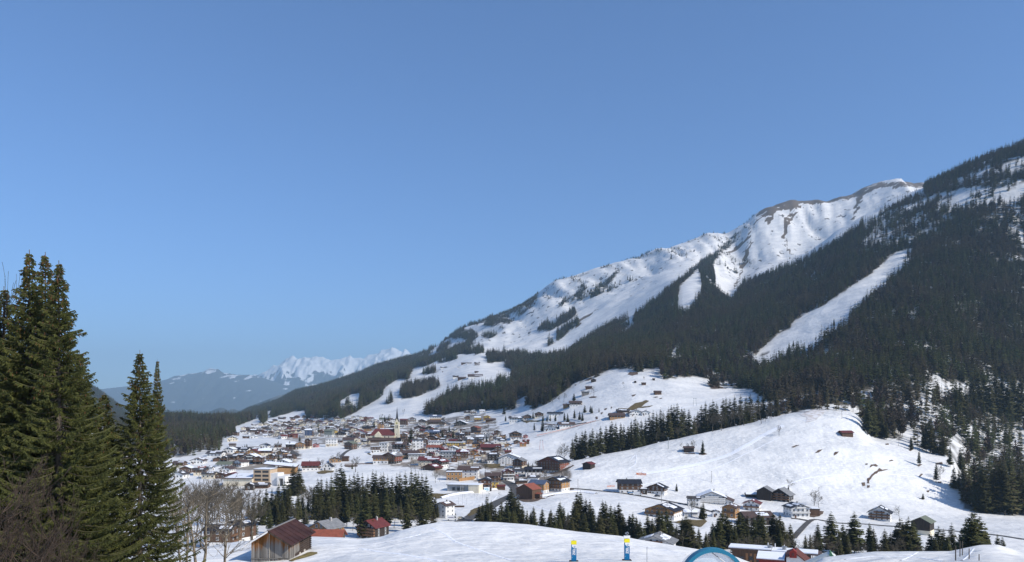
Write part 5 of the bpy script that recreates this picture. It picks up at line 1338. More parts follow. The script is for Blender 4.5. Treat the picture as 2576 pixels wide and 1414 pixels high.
many('6', [(55, 480, 575, 340, 'e', 'r', 'w', 'n', dict(snow=0, desc='old farm barn with broad dark red roof and white base', pitch=30)), (590, 820, 572, 365, 'g', 'k', 'w', 'w', dict(pitch=40, ov=.3, snow=0, ratio=1.0, desc='white house with steep gable and small windows', balc=False)), (740, 1040, 365, 220, 'g', 's', 'o', 'n'), (1060, 1220, 335, 205, 'e', 'n', 'n', None, dict(shed=1, snow=0)),
     (1850, 2230, 400, 180, 'e', 'n', 'w', 'o', dict(snow=0, split=3.0, desc='two-tone farmhouse with orange-brown timber over a white base')), (2080, 2560, 400, 100, 'g-25', 'g', 'k', 'r', dict(snow=.5, desc='big red-brown timber apartment house with grey roof'))])
many('7', [(150, 530, 255, 60, 'e', 'n', 'o', 'n'), (280, 700, 285, 160, 'f', 's', 'w', 'g'), (560, 1080, 445, 215, 'e', 'r', 'c', 'k', dict(split=4.5, snow=.5, desc='cream house with dark red roof and dark gable end')), (885, 1290, 505, 270, 'g-30', 'r', 'w', 'k', dict(snow=.5, desc='dark chalet whose red roof is striped with snow patches')),
     (650, 1140, 575, 395, 'g-30', 'r', 'n', 'n', dict(snow=.5, shed=1, desc='wooden barn with red roof carrying two long snow strips')), (1560, 2070, 775, 460, 'e', 'n', 'w', 'w', dict(snow=.3, desc='large white house with grey-brown roof next to a timber cube', balc=False)), (1250, 1640, 820, 610, 'f', 's', 'x', 'o', dict(split=1.0, desc='flat-roofed cube clad in pale and orange timber', side_win=False)),
     (2060, 2390, 1085, 750, 'g', 'k', 'k', 'n', dict(desc='dark balconied chalet with a white-blue sign at its foot')), (2240, 2576, 860, 645, 'e', 'n', 'n', 'n', dict(snow=0)), (2385, 2560, 1010, 865, 'f', 'g', 'y', 'y', dict(snow=0, desc='yellow flat annex behind the dark balconied chalet')), (1500, 1800, 245, 50, 'e', 'r', 'n', 'n'), (1100, 1490, 255, 90, 'f', 's', 'g', 'g'),
     (1970, 2140, 355, 240, 'f', 's', 'g', 'w'), (900, 1130, 180, 60, 'g', 'r', 'w', 'n', dict(snow=.5))])
many('8', [(300, 730, 420, 210, 'g', 's', 'w', 'w', dict(desc='large white guesthouse with wide snow-covered gable roof', storeys=3, pitch=20)), (70, 300, 405, 200, 'e', 's', 'w', 'k'), (575, 850, 510, 300, 'g-25', 'g', 'c', 'n', dict(snow=0)), (360, 600, 745, 520, 'g', 'r', 'w', 'n', dict(balc='w')), (580, 820, 625, 500, 'e', 's', 'w', 'g'), (820, 1150, 645, 470, 'e', 'k', 'w', 'k', dict(snow=.3)),
     (1070, 1690, 595, 262, 'g-32', 'k', 'w', 'r', dict(snow=.5, storeys=4, desc='big hotel chalet with four red-brown balcony rows', balc='n')), (865, 1100, 785, 645, 'e', 's', 'w', 'w', dict(shed=1)), (660, 1120, 1125, 805, 'g-35', 'R', 'n', 'n', dict(snow=0, shed=1, pitch=27, ratio=.85, desc='huge red-brown wooden barn with bright terracotta roof', ov=.5)),
     (900, 1290, 1005, 735, 'e-30', 'b', 'w', 'o', dict(snow=0, pitch=27, desc='timber farmhouse with blue-grey roof joined behind the terracotta barn')), (1215, 1700, 972, 665, 'g-35', 'k', 'w', 'o', dict(snow=.5, desc='orange-brown balconied chalet with snow-edged black roof')), (260, 420, 930, 830, 'e', 'r', 'n', None, dict(shed=1, snow=0, desc='little reddish hut beside the yellow annex')),
     (30, 330, 760, 585, 'e', 'n', 'n', 'n', dict(snow=0)), (410, 540, 210, 150, 'e', 'r', 'n', None, dict(shed=1)), (620, 860, 810, 725, 'e', 's', 'n', None, dict(shed=1)), (955, 1160, 1110, 985, 'e-30', 'R', 'n', None, dict(shed=1, snow=0, desc='low lean-to with terracotta roof against the huge barn', pitch=16)), (0, 140, 870, 690, 'g', 's', 'k', 'n')])
many('b', [(80, 320, 250, 95, 'e', 'k', 'w', 'n', dict(snow=0, desc='white and brown chalet with clean black roof left of the carport')), (325, 400, 262, 205, 'f', 's', 'k', 'k', dict(shed=1, desc='low dark carport between two chalets')), (390, 640, 268, 140, 'g-25', 'k', 'w', 'n', dict(snow=.5, desc='brown-balconied chalet with snow stripes on black roof')),
     (380, 800, 545, 362, 'g-32', 'k', 'w', 'o', dict(snow=.5, pitch=20, desc='broad white farmhouse with brown gable end above the spruce belt', split=3.2)), (960, 1290, 372, 222, 'g-12', 's', 'w', 'w', dict(storeys=4, balc='w', desc='four-storey white apartment house with white balconies')), (855, 1000, 400, 285, 'e', 's', 'w', 'w', dict(balc=False)),
     (1150, 1390, 388, 288, 'g-20', 'n', 'w', 'k', dict(snow=0)), (1240, 1450, 532, 372, 'g-35', 'n', 'o', 'o', dict(snow=.5, desc='golden-brown log house with corner balconies')), (1470, 1700, 452, 322, 'g-25', 'r', 'w', 'w', dict(snow=.5, desc='white house with bright red snow-flecked roof')), (1455, 1790, 605, 455, 'e', 'n', 'k', 'k', dict(snow=.5, desc='dark house with row of dormer windows behind the belt')),
     (1690, 1790, 575, 475, 'g', 'n', 'w', 'n'), (1625, 1840, 338, 172, 'g-30', 'g', 'k', 'k', dict(shed=2, snow=0, desc='black barn end of the double farmhouse with grey roof', pitch=30)), (1780, 2050, 352, 190, 'g-38', 'g', 'k', 'k', dict(snow=0, pitch=32, desc='black shingled farmhouse with white windows', storeys=3)), (1510, 1630, 300, 250, 'e', 's', 'k', None, dict(shed=2)),
     (1970, 2190, 527, 360, 'g', 'k', 'w', 'w', dict(balc='w', snow=.5, desc='white terraced house with two long white balconies')), (2160, 2330, 500, 430, 'f', 's', 'n', 'n', dict(shed=1)), (810, 960, 512, 440, 'e', 's', 'w', 'n', dict(shed=1)), (1130, 1220, 520, 440, 'g', 's', 'w', 'n', dict(shed=1))])
many('c', [(860, 1130, 553, 385, 'g-32', 'k', 'w', 'w', dict(snow=.5, desc='white farmhouse with brown double windows alone on the snow', pitch=30, storeys=3)), (1330, 1595, 708, 500, 'g-42', 'G', 'c', 'k', dict(snow=0, shed=1, desc='dark barn with moss-green roof behind the spruces', pitch=28))])
put('d', 30, 318, 690, 488, 'g-28', 'r', 'w', 'k', desc='tall dark house with red roof and white windows below the wood', Y=345, snow=0, pitch=30, storeys=4, chim=2, split=0.3)
put('d', 800, 990, 505, 312, 'g-35', 'n', 'w', 'w', desc='hotel with brown roof, cream walls and balconies by the road', Y=425, snow=.5, storeys=3)
put('e', 1335, 1625, 1200, 1032, 'g-28', 'g', 'o', 'o', desc='timber house with grey and dark blue metal roof behind the knoll', Y=310, snow=0, pitch=28)
put('e', 1315, 1622, 1210, 1122, 'e', 'R', 'n', 'n', desc='low building with flat salmon-red roof right behind the knoll', Y=292, snow=0, pitch=27, shed=1)
put('e', 385, 640, 1210, 1075, 'e', 'k', 'w', 'n', desc='snow-streaked chalet seen through the bare tree branches', Y=300, snow=.5)
put('e', 560, 815, 1200, 1030, 'g-30', 'k', 'w', 'n', desc='brown-gabled chalet behind the bare tree and left of the barn', Y=315, snow=.3)
put('b', 280, 742, 900, 713, 'g-22', 'g', 'w', 'w', desc='white chalet with grey dormered roof peeking over the snow knoll', Y=305, snow=.5, pitch=20)
# hamlet on the high meadow
for i, r in enumerate([(240, 285, 1100, 1086), (390, 425, 1068, 1056), (430, 462, 1066, 1056), (485, 522, 1064, 1053), (488, 520, 1078, 1069), (485, 512, 1130, 1118), (328, 368, 1168, 1150), (365, 422, 1178, 1160), (440, 540, 1165, 1140), (205, 225, 1220, 1208), (18, 52, 1222, 1205), (55, 90, 1216, 1205), (360, 376, 1094, 1087), (250, 258, 1126, 1120), (150, 175, 1196, 1184)]):
    put('f', *r, 'e', 'n' if i % 3 else 's', 'n' if i % 2 else 'w', 'n', shed=1 if i != 8 else False, ymin=900)
# far end of the village
_pts = []
for k in range(900):
    x = random.uniform(612, 1012); v = random.uniform(1049, 1096)
    up = np.interp(x, [600, 660, 700, 760, 860, 920, 1012], [1083, 1068, 1056, 1050, 1049, 1052, 1066])
    lo = np.interp(x, [600, 690, 760, 900, 1012], [1092, 1096, 1090, 1084, 1078])
    if not (up < v < lo): continue
    if any(abs(x - a) < 10 and abs(v - b) < 4.2 for a, b in _pts): continue
    hx = HX + 0 * x
    if any(abs(h[0] - x) < 12 and abs((HY - F * h[2].location.z / h[1]) - v) < 5 for h in HOUSES): continue
    _pts.append((x, v))
    if len(_pts) > 88: break
_pts.sort(key=lambda p: -p[1])
for x, v in _pts:
    w = random.uniform(9, 15)
    put(None, x - w / 2, x + w / 2, v, v - random.uniform(5, 8), random.choice('geg'), random.choice('sssnnkrr'), random.choice('wccnn'), random.choice('onnkr'), ymin=700)
# scattered extra houses filling the village blocks
for k in range(2500):
    x = random.uniform(770, 1330); v = random.uniform(1085, 1170)
    lo = np.interp(x, [770, 860, 930, 1010, 1100, 1200, 1260, 1330], [1086, 1098, 1130, 1150, 1165, 1172, 1150, 1120])
    up = np.interp(x, [770, 900, 1000, 1100, 1200, 1260, 1330], [1084, 1072, 1062, 1066, 1075, 1095, 1110])
    if not (up < v < lo): continue
    p = hit(x, v, 420)
    if any(abs(h[2].location.x - p.x) < 12 and abs(h[2].location.y - p.y) < 13 for h in HOUSES): continue
    if 925 < x < 1012 and v > 1080: continue
    w = random.uniform(11, 16)
    put(None, x - w / 2 * 950 / p.y, x + w / 2 * 950 / p.y, v, v - random.uniform(8, 11) * 950 / p.y, random.choice('geg'), random.choice('ssnnnkrrR'), random.choice('wcnon'), random.choice('onnkr'))
    if len(HOUSES) > 405: break
for x, v in [(452, 1178), (470, 1190), (488, 1172), (505, 1196), (520, 1178), (528, 1205), (545, 1188), (560, 1204), (572, 1190), (500, 1168), (455, 1204), (585, 1206), (548, 1160), (640, 1148), (668, 1146), (712, 1143), (728, 1160)]:
    p = hit(x, v, 420)
    if any(abs(h[2].location.x - p.x) < 12 and abs(h[2].location.y - p.y) < 13 for h in HOUSES): continue
    w = random.uniform(26, 34)
    put(None, x - w / 2, x + w / 2, v, v - random.uniform(15, 19), random.choice('geg'), random.choice('snnsr'), random.choice('wcn'), random.choice('onnk'))
print('houses', len(HOUSES))
# ------------------------------------------------------------------ church
def church():
    p = hit(965, 1110, 600)
    root = empty('village_church', (p.x, p.y + 8, p.z), 0, 'cream church with dark red nave roof and slender pointed black spire', 'church')
    s = p.y / F
    cream = plaster('church_cream', (0.74, 0.66, 0.48))
    x0, x1 = (930 - 965) * s, (1003 - 965) * s
    hn = 11 * s * 1.0
    # nave: ridge along x
    n = MB(); n.box(x0, x1 - 6, -6.5, 6.5, -4, 7.5); n.build('nave_wall', cream, root)
    r = MB()
    r.poly([(x0 - .6, -7.2, 7.2), (x1 - 5.5, -7.2, 7.2), (x1 - 5.5, 7.2, 7.2), (x0 - .6, 7.2, 7.2), (x0 + 5.5, 0, 15.5), (x1 - 5.5, 0, 15.5)], [(0, 1, 5, 4), (2, 3, 4, 5), (3, 0, 4), (1, 2, 5), (3, 2, 1, 0)])
    r.build('nave_roof', ROOF['r'], root)
    g = MB(); gx = (951 - 965) * s
    g.prism([(gx - 4.2, 5), (gx + 4.2, 5), (gx + 4.2, 8), (gx, 12.2), (gx - 4.2, 8)], -8.6, -3); g.build('transept', cream, root)
    a = MB(); a.prism([(0, 0)] * 0 or [(x0 - 2, -4), (x1 + 6, -4), (x1 + 6, 1.5), (x0 - 2, 1.5)], -13, -7); a.build('cloister_wall', WALL['n'], root)
    a2 = MB(); a2.poly([(x0 - 2.5, -13.8, 1.3), (x1 + 6.5, -13.8, 1.3), (x1 + 6.5, -6.9, 4.6), (x0 - 2.5, -6.9, 4.6), (x0 - 2.5, -6.9, 4.2), (x1 + 6.5, -6.9, 4.2)], [(0, 1, 2, 3), (0, 4, 5, 1), (2, 5, 4, 3), (0, 3, 4), (1, 5, 2)]); a2.build('cloister_roof', ROOF['n'], root)
    for k in range(5):
        w = MB(); xx = x0 + 4 + k * 5.0
        if abs(xx - gx) < 5: continue
        w.prism([(xx - .5, 3.5), (xx + .5, 3.5), (xx + .5, 6), (xx, 6.6), (xx - .5, 6)], -6.62, -6.4); w.build('nave_window', M_GLASS, root)
    # tower
    tx = (997 - 965) * s; hw = 5.6 * s
    top = (1110 - 1063) * s
    t = MB(); t.box(tx - hw, tx + hw, -hw - 2, hw - 2, -4, top); t.build('tower', cream, root)
    gb = MB()
    gb.prism([(tx - hw, top), (tx + hw, top), (tx, top + 5.0)], -hw - 2.02, hw - 1.98)
    gb.build('tower_gable', cream, root)
    sp = MB(); zt = (1110 - 1033) * s + 1
    c = (tx, -2)
    q = hw * .98
    sp.poly([(c[0] - q, c[1] - q * .9, top + .6), (c[0] + q, c[1] - q * .9, top + .6), (c[0] + q, c[1] + q * .9, top + .6), (c[0] - q, c[1] + q * .9, top + .6),
             (c[0] - q * .42, c[1] - q * .42, top + 6.2), (c[0] + q * .42, c[1] - q * .42, top + 6.2), (c[0] + q * .42, c[1] + q * .42, top + 6.2), (c[0] - q * .42, c[1] + q * .42, top + 6.2), (c[0], c[1], zt + 4)],
            [(0, 1, 5, 4), (1, 2, 6, 5), (2, 3, 7, 6), (3, 0, 4, 7), (4, 5, 8), (5, 6, 8), (6, 7, 8), (7, 4, 8), (3, 2, 1, 0)])
    sp.build('spire', ROOF['k'], root)
    for sx in (-.9, .9):
        w = MB(); w.prism([(tx + sx - .45, top - 7.5), (tx + sx + .45, top - 7.5), (tx + sx + .45, top - 3.8), (tx + sx, top - 3.2), (tx + sx - .45, top - 3.8)], -hw - 2.12, -hw - 1.9)
        w.build('belfry_window', M_GLASS, root)
    ck = MB(); ck.tube((tx, -hw - 2.15, top - .9), (tx, -hw - 1.9, top - .9), 1.15, n=16); clock = ck.build('clock_face', mat('clock_gold', (0.45, 0.38, 0.10), .5), root)
    hd = MB(); hd.box(tx - .07, tx + .07, -hw - 2.2, -hw - 2.16, top - .9, top + .0); hd.box(tx - .6, tx, -hw - 2.2, -hw - 2.16, top - .97, top - .83); hd.build('clock_hands', ROOF['k'], clock)
    for zz in (.35, .2):
        w = MB(); w.box(tx - .35, tx + .35, -hw - 2.08, -hw - 1.9, top * zz, top * zz + 1.1); w.build('tower_window', M_GLASS, root)


church()

# ------------------------------------------------------------------ school with strip windows
def school():
    p = hit(658, 1222, 480)
    s = p.y / F
    root = empty('school_building', (p.x, p.y, p.z), R(-6), 'beige four-storey school block with bands of dark strip windows and flat snowy roof', 'building')
    W, H = 43 * s, 40 * s
    beige = plaster('beige_panels', (0.50, 0.37, 0.24))
    a = MB(); a.box(-W / 2, W / 2, 0, 14, -3, H); a.build('wall', beige, root)
    f = MB(); f.box(-W / 2 - .2, W / 2 + .2, -.2, 14.2, H, H + .5); rf = f.build('flat_roof', WALL['x'], root)
    sn = MB(); sn.box(-W / 2, W / 2, 0.1, 14, H + .502, H + .8); sn.build('snow_cover', M_SNOW, rf)
    sh = H / 4
    for k in range(1, 4):
        for (xa, xb) in ((-.42, -.04), (.06, .42)):
            fr = MB(); z = k * sh + sh * .28
            fr.box(W * xa - .1, W * xb + .1, -.1, .02, z - .1, z + sh * .48 + .1); w = fr.build('window', M_SHUT, root)
            pn = MB(); n = 4; ww = W * (xb - xa) / n
            for i in range(n): pn.box(W * xa + i * ww + .06, W * xa + (i + 1) * ww - .06, -.13, -.08, z, z + sh * .48)
            tag(pn.build('pane', M_GLASS, w), kind='stuff')
    b = MB(); b.box(W / 2 + .01, W / 2 + 6, 1, 13, -3, H * .78); b.build('stair_wing', WALL['w'], root)
    # white portal frame to the right
    c = MB(); x0 = W / 2 + 6.2; x1 = x0 + 21 * s; hh = 24 * s
    c.box(x0, x0 + 1.6, -1, 10, -3, hh); c.box(x1 - 1.6, x1, -1, 10, -3, hh); c.box(x0 + 1.6, x1 - 1.6, -1, 10, hh - 1.6, hh); c.build('portal_frame', WALL['w'], root)
    d = MB(); d.box(x0 + 1.6, x1 - 1.6, 4, 9.5, -3, hh - 1.6); d.build('portal_wall', WALL['x'], root)
    # hall on the left
    e = MB(); x2 = -W / 2 - .02; x3 = x2 - 76 * s; he = 24 * s
    e.box(x3, x2, -2, 16, -3, he * .72); e.build('hall_wall', WALL['c'], root)
    g = MB(); g.poly([(x3 - .5, -3, he * .72), (x2 - .02, -3, he * .72), (x2 - .02, 16.5, he), (x3 - .5, 16.5, he), (x3 - .5, -3, he * .72 + .5), (x2 - .02, -3, he * .72 + .5), (x2 - .02, 16.5, he + .5), (x3 - .5, 16.5, he + .5)], [(0, 3, 2, 1), (4, 5, 6, 7), (0, 1, 5, 4), (1, 2, 6, 5), (2, 3, 7, 6), (3, 0, 4, 7)])
    hr = g.build('hall_roof', ROOF['n'], root)
    q = MB()
    dz = .03 + .5
    for i in range(4):
        y0 = -2 + i * 4.6; y1 = y0 + 3.9; za = he * .72 + (he * .28) * (y0 + 3) / 19.5; zb = he * .72 + (he * .28) * (y1 + 3) / 19.5
        q = MB(); q.poly([(x3 + 1, y0, za + dz), (x2 - 1, y0, za + dz), (x2 - 1, y1, zb + dz), (x3 + 1, y1, zb + dz), (x3 + 1, y0, za + dz + .25), (x2 - 1, y0, za + dz + .25), (x2 - 1, y1, zb + dz + .25), (x3 + 1, y1, zb + dz + .25)], [(0, 3, 2, 1), (4, 5, 6, 7), (0, 1, 5, 4), (1, 2, 6, 5), (2, 3, 7, 6), (3, 0, 4, 7)])
        q.build('snow_strip', M_SNOW, hr)
    # rear gymnasium with angled roof
    p2 = hit(700, 1192, 480)
    r2 = empty('gymnasium', (p2.x, p2.y + 9, p2.z), R(8), 'timber gymnasium with tilted snow-covered roof behind the beige school block', 'building')
    L = 76 * p2.y / F
    a = MB(); a.box(-L / 2, L / 2, -8, 8, -3, 5.2); a.build('wall', WALL['o'], r2)
    b = MB(); b.poly([(-L / 2 - 1, -9, 8.2), (L / 2 + 1, -9, 5.3), (L / 2 + 1, 9, 6.2), (-L / 2 - 1, 9, 9.2), (-L / 2 - 1, -9, 9), (L / 2 + 1, -9, 6), (L / 2 + 1, 9, 7), (-L / 2 - 1, 9, 10)], [(0, 3, 2, 1), (4, 5, 6, 7), (0, 1, 5, 4), (1, 2, 6, 5), (2, 3, 7, 6), (3, 0, 4, 7)])
    b2 = b.build('roof', ROOF['n'], r2)
    c = MB(); c.poly([(-L / 2 - .6, -8.6, 9.03), (L / 2 + .6, -8.6, 6.05), (L / 2 + .6, 8.6, 7.0), (-L / 2 - .6, 8.6, 9.98), (-L / 2 - .6, -8.6, 9.3), (L / 2 + .6, -8.6, 6.35), (L / 2 + .6, 8.6, 7.3), (-L / 2 - .6, 8.6, 10.3)], [(0, 3, 2, 1), (4, 5, 6, 7), (0, 1, 5, 4), (1, 2, 6, 5), (2, 3, 7, 6), (3, 0, 4, 7)])
    c.build('snow_cover', M_SNOW, b2)


school()

# theatre-like hotel below the church
put('2', 2210, 2576, 1120, 880, 'e', 'n', 'w', 'k', desc='brown-roofed hotel with white pillars between dark windows', snow=.5)

# fire station: long low concrete building
def concrete_hall():
    p = hit(1165, 1238, 450); s = p.y / F
    root = empty('concrete_hall', (p.x, p.y, p.z), R(-14), 'long low grey concrete hall with a pale yellow end bay below the big white house', 'building')
    L = 84 * s
    a = MB(); a.box(-L / 2, L / 2 - 8, 0, 10, -3, 5.0); a.build('wall', WALL['g'], root)
    b = MB(); b.box(L / 2 - 7.98, L / 2, -1, 10, -3, 5.6); b.build('end_bay', WALL['c'], root)
    r = MB(); r.box(-L / 2 - .6, L / 2 - 8.1, -1, 10.6, 5.0, 5.4); rr = r.build('roof', WALL['x'], root)
    q = MB(); q.box(-L / 2, L / 2 - 8.4, -.4, 10.3, 5.402, 5.7); q.build('snow_cover', M_SNOW, rr)
    r = MB(); r.box(L / 2 - 8.08, L / 2 + .4, -1.4, 10.4, 5.6, 5.9); r.build('end_roof', M_SNOW, root)
    for k in range(7):
        w = MB(); xx = -L / 2 + 2 + k * (L - 12) / 7; w.box(xx, xx + 2.6, -.08, .02, 1.0, 3.4); w.build('window', M_GLASS if k % 2 else M_METAL, root)
    for k in range(2):
        w = MB(); xx = -1 + k * 1.6; w.tube((xx, -2.5, -2), (xx, -2.5, 5), .25); w.build('pillar', WALL['g'], root)


concrete_hall()

# retaining wall, sign, flags, log pile, terrace wall
def slab(name, label, cat, a, b, h, th, m, ymin=420, tilt=0):
    pa, pb = hit(*a, ymin), hit(*b, ymin)
    d = (pb - pa); d.z = 0; L = d.length; d.normalize(); n = Vector((-d.y, d.x, 0)) * th
    mb = MB()
    mb.poly([pa + Vector((0, 0, -2)), pb + Vector((0, 0, -2)), pb + n + Vector((0, 0, -2)), pa + n + Vector((0, 0, -2)), pa + Vector((0, 0, h)), pb + Vector((0, 0, h)), pb + n + Vector((0, 0, h)), pa + n + Vector((0, 0, h))],
            [(0, 3, 2, 1), (4, 5, 6, 7), (0, 1, 5, 4), (1, 2, 6, 5), (2, 3, 7, 6), (3, 0, 4, 7)])
    return tag(mb.build(name, m), label, cat)


slab('retaining_wall', 'curved beige timber terrace wall in front of the large white house', 'wall', zp('7', [(1560, 840)])[0], zp('7', [(2020, 770)])[0], 2.4, .3, WALL['o'])
slab('log_stack', 'long low stack of firewood on the snow right of the hotel by the road', 'log pile', zp('w', [(640, 765)])[0], zp('w', [(1010, 765)])[0], 1.0, 1.2, WALL['n'])
slab('boundary_wall', 'low brown wall along the snow field below the path', 'wall', zp('6', [(1120, 415)])[0], zp('6', [(1850, 400)])[0], .8, .3, WALL['n'])
slab('boundary_fence', 'dark hedge-like fence along the hillside lane below the yellow-gabled house', 'fence', zp('4', [(1640, 700)])[0], zp('4', [(1950, 655)])[0], 1.2, .4, WALL['k'])
p = hit(*zp('7', [(2265, 1085)])[0], 420)
sg = empty('advertising_sign', (p.x, p.y - 2, p.z), 0, 'white and pale blue panel sign at the foot of the dark balconied chalet', 'sign')
mb = MB(); mb.box(-2.2, 2.2, 0, .2, .2, 3.2); mb.build('panel', mat('sign_white', (0.7, 0.78, 0.8), .4), sg)
mb = MB()
for i, (x, z, a, b) in enumerate([(-1.2, 1.6, .5, .5), (0.2, 1.9, .7, .25), (.9, 1.2, .25, .6), (-.3, 1.1, .4, .2)]): mb.box(x - a, x + a, -.03, 0, z - b, z + b)
mb.build('print', mat('sign_blue', (0.15, 0.42, 0.55), .5), sg)
mb = MB(); mb.box(-2, -1.85, .02, .18, -1, .2); mb.build('post', M_METAL, sg)
mb = MB(); mb.box(1.85, 2, .02, .18, -1, .2); mb.build('post', M_METAL, sg)
for i, zx in enumerate((625, 652)):
    p = hit(*zp('8', [(zx, 800)])[0], 420)
    fl = empty('banner_flag', (p.x, p.y, p.z), 0, ['left', 'right'][i] + ' tall red and white vertical flag beside the main road', 'flag', 'flags beside the main road')
    mb = MB(); mb.tube((0, 0, -1), (0, 0, 7.5), .06, .04, 6); mb.build('pole', M_METAL, fl)
    mb = MB(); mb.box(.08, 1.3, -.03, .03, 1.5, 7.2); mb.build('cloth', mat('flag_red', (0.6, 0.12, 0.14), .8), fl)
    mb = MB(); mb.box(.35, 1.0, -.045, .045, 2.5, 6.4); mb.build('stripe', WALL['w'], fl)

# ------------------------------------------------------------------ vehicles
def vehicle(loc, yaw, col, label, kind='car', name='parked_car'):
    root = empty(name, loc, R(yaw), label, kind)
    paint = mat('paint_' + label.split()[0] + '_' + kind, col, .25, spec=.5)
    L, W = (4.3, 1.75) if kind == 'car' else (6.2, 2.1)
    b = MB()
    if kind == 'car':
        side = [(-2.15, .35), (2.15, .35), (2.15, .8), (1.9, .92), (1.0, 1.0), (.45, 1.45), (-1.2, 1.48), (-1.9, 1.0), (-2.15, .9)]
    else:
        side = [(-3.1, .45), (3.1, .45), (3.1, 1.2), (2.6, 1.35), (2.0, 2.45), (1.7, 2.6), (-3.1, 2.6)]
    b.prism(side, -W / 2, W / 2); b.build('body', paint, root)
    g = MB()
    if kind == 'car': g.prism([(-1.55, 1.02), (.9, 1.02), (.42, 1.38), (-1.15, 1.4)], -W / 2 - .02, W / 2 + .02)
    else: g.prism([(1.4, 1.45), (2.5, 1.45), (2.05, 2.3), (1.4, 2.3)], -W / 2 - .02, W / 2 + .02)
    g.build('windows', M_GLASS, root)
    for x in (-L * .31, L * .31):
        for y in (-W / 2 + .1, W / 2 - .1):
            w = MB(); w.tube((x, y - .12, .33), (x, y + .12, .33), .34, n=12); w.build('wheel', mat('tyre', (.02, .02, .02), .9), root)
    return root


p = hit(*zp('b', [(208, 250)])[0], 420); vehicle(p + Vector((0, -3, .1)), 5, (.15, .3, .5), 'blue car parked under the black-roofed chalet')
p = hit(*zp('b', [(300, 275)])[0], 420); vehicle(p + Vector((0, 0, .1)), -8, (.7, .7, .68), 'white van parked beside the hillside road by the carport', 'van', 'parked_van')
p = hit(*zp('b', [(520, 290)])[0], 420); vehicle(p + Vector((0, 0, .2)), 0, (.03, .03, .04), 'black car on the hillside road under the snow-striped chalet')
p = hit(1137, 1310, 300)
v = vehicle(Vector((p.x, 412, gz(p.x, 412) + .3)), 2, (.75, .75, .75), 'white lettered van parked in the hotel yard behind the knoll', 'van', 'parked_van')
mb = MB()
for i in range(7): mb.box(-1.9 + i * .42, -1.62 + i * .42, -1.1, -1.06, 1.4 + .05 * (i % 2), 1.9)
tag(mb.build('lettering', mat('van_print', (.12, .1, .2), .6), v), kind='stuff')
p = hit(1158, 1311, 300)
v = vehicle(Vector((p.x, 418, gz(p.x, 418) + .3)), 10, (.6, .55, .45), 'beige car with open boot beside the white lettered van')
p = hit(*zp('8', [(395, 470)])[0], 420); vehicle(p + Vector((0, 0, .2)), 0, (.72, .72, .72), 'white van in front of the large white guesthouse', 'van', 'parked_van')
for i, (zx, zy, c, cn) in enumerate([(1520, 960, (.6, .6, .62), 'silver'), (1580, 975, (.05, .06, .08), 'dark'), (1480, 985, (.7, .7, .7), 'pale')]):
    p = hit(*zp('2', [(zx, zy)])[0], 420); vehicle(p + Vector((0, 0, .2)), 10 * i, c, f'{cn} car parked below the cream house left of the church')
for i, (zx, zy, c, cn) in enumerate([(1300, 575, (.03, .03, .04), 'black'), (1410, 570, (.05, .05, .06), 'graphite')]):
    p = hit(*zp('7', [(zx, zy)])[0], 420); vehicle(p + Vector((0, 0, .2)), 0, c, f'{cn} car parked left of the large white house')
p = hit(*zp('7', [(2240, 330)])[0], 420); vehicle(p + Vector((0, 0, .2)), 90, (.04, .05, .08), 'snow-topped dark car in front of the glass-fronted garage')

# ------------------------------------------------------------------ ski lift masts, nets, poles
M_RED = mat('red_lift_paint', (0.45, 0.13, 0.09), .6)
M_GREENM = mat('grey_green_steel', (0.16, 0.20, 0.19), .6)


def lift_mast(x, v, h, wpx, m, label):
    p = hit(x, v, 420)
    root = empty('lift_mast', p, 0, label, 'lift mast')
    w = wpx / F * p.y / 2
    for s in (-1, 1):
        mb = MB(); mb.tube((s * w, 0, -1), (s * w * .62, 0, h), .16, .12, 8); mb.build('leg', m, root)
    mb = MB(); mb.box(-w, w, -.12, .12, h, h + .3); mb.build('crossbeam', M_GREENM, root)
    for s in (-1, 1):
        mb = MB(); mb.box(s * w * .7 - .25, s * w * .7 + .25, -.6, .6, h - .45, h - .02); mb.build('pulley_set', M_METAL, root)
    return root


lift_mast(1362, 1131, 10, 9.5, M_RED, 'red T-bar lift mast on the slope right of the village')
lift_mast(1748, 1021, 9, 8, M_GREENM, 'grey lift mast on the upper meadow above the tree strip')
p = hit(1681, 1129, 420)
root = empty('lift_pole', p, 0, 'single slim green-grey lift pole left of the hut with the lone spruce', 'lift mast')
mb = MB(); mb.tube((0, 0, -1), (0, 0, 9.6), .22, .16); mb.build('mast', M_GREENM, root)
mb = MB(); mb.box(-.9, .9, -.12, .12, 9.6, 9.85); mb.build('crossarm', M_METAL, root)
M_NET = mat('orange_net', (0.62, 0.20, 0.08), .8)


def net(pts, h, label, m=M_NET):
    W = [hit(x, v, 420) for x, v in pts]
    root = empty('safety_net', W[0], 0, label, 'safety net')
    mb = MB()
    for i in range(len(W) - 1):
        a, b = W[i] - W[0], W[i + 1] - W[0]
        for k in range(4):
            z0, z1 = h * (k / 4 + .05), h * (k / 4 + .17)
            mb.poly([a + Vector((0, 0, z0)), b + Vector((0, 0, z0)), b + Vector((0, 0, z1)), a + Vector((0, 0, z1)), a + Vector((0, .04, z0)), b + Vector((0, .04, z0)), b + Vector((0, .04, z1)), a + Vector((0, .04, z1))],
                    [(0, 1, 2, 3), (7, 6, 5, 4), (0, 4, 5, 1), (3, 2, 6, 7)])
    tag(mb.build('mesh', m, root), kind='stuff')
    for w in W:
        mb = MB(); q = w - W[0]; mb.tube(q + Vector((0, 0, -.4)), q + Vector((0, 0, h + .2)), .05, n=6); mb.build('stake', m, root)


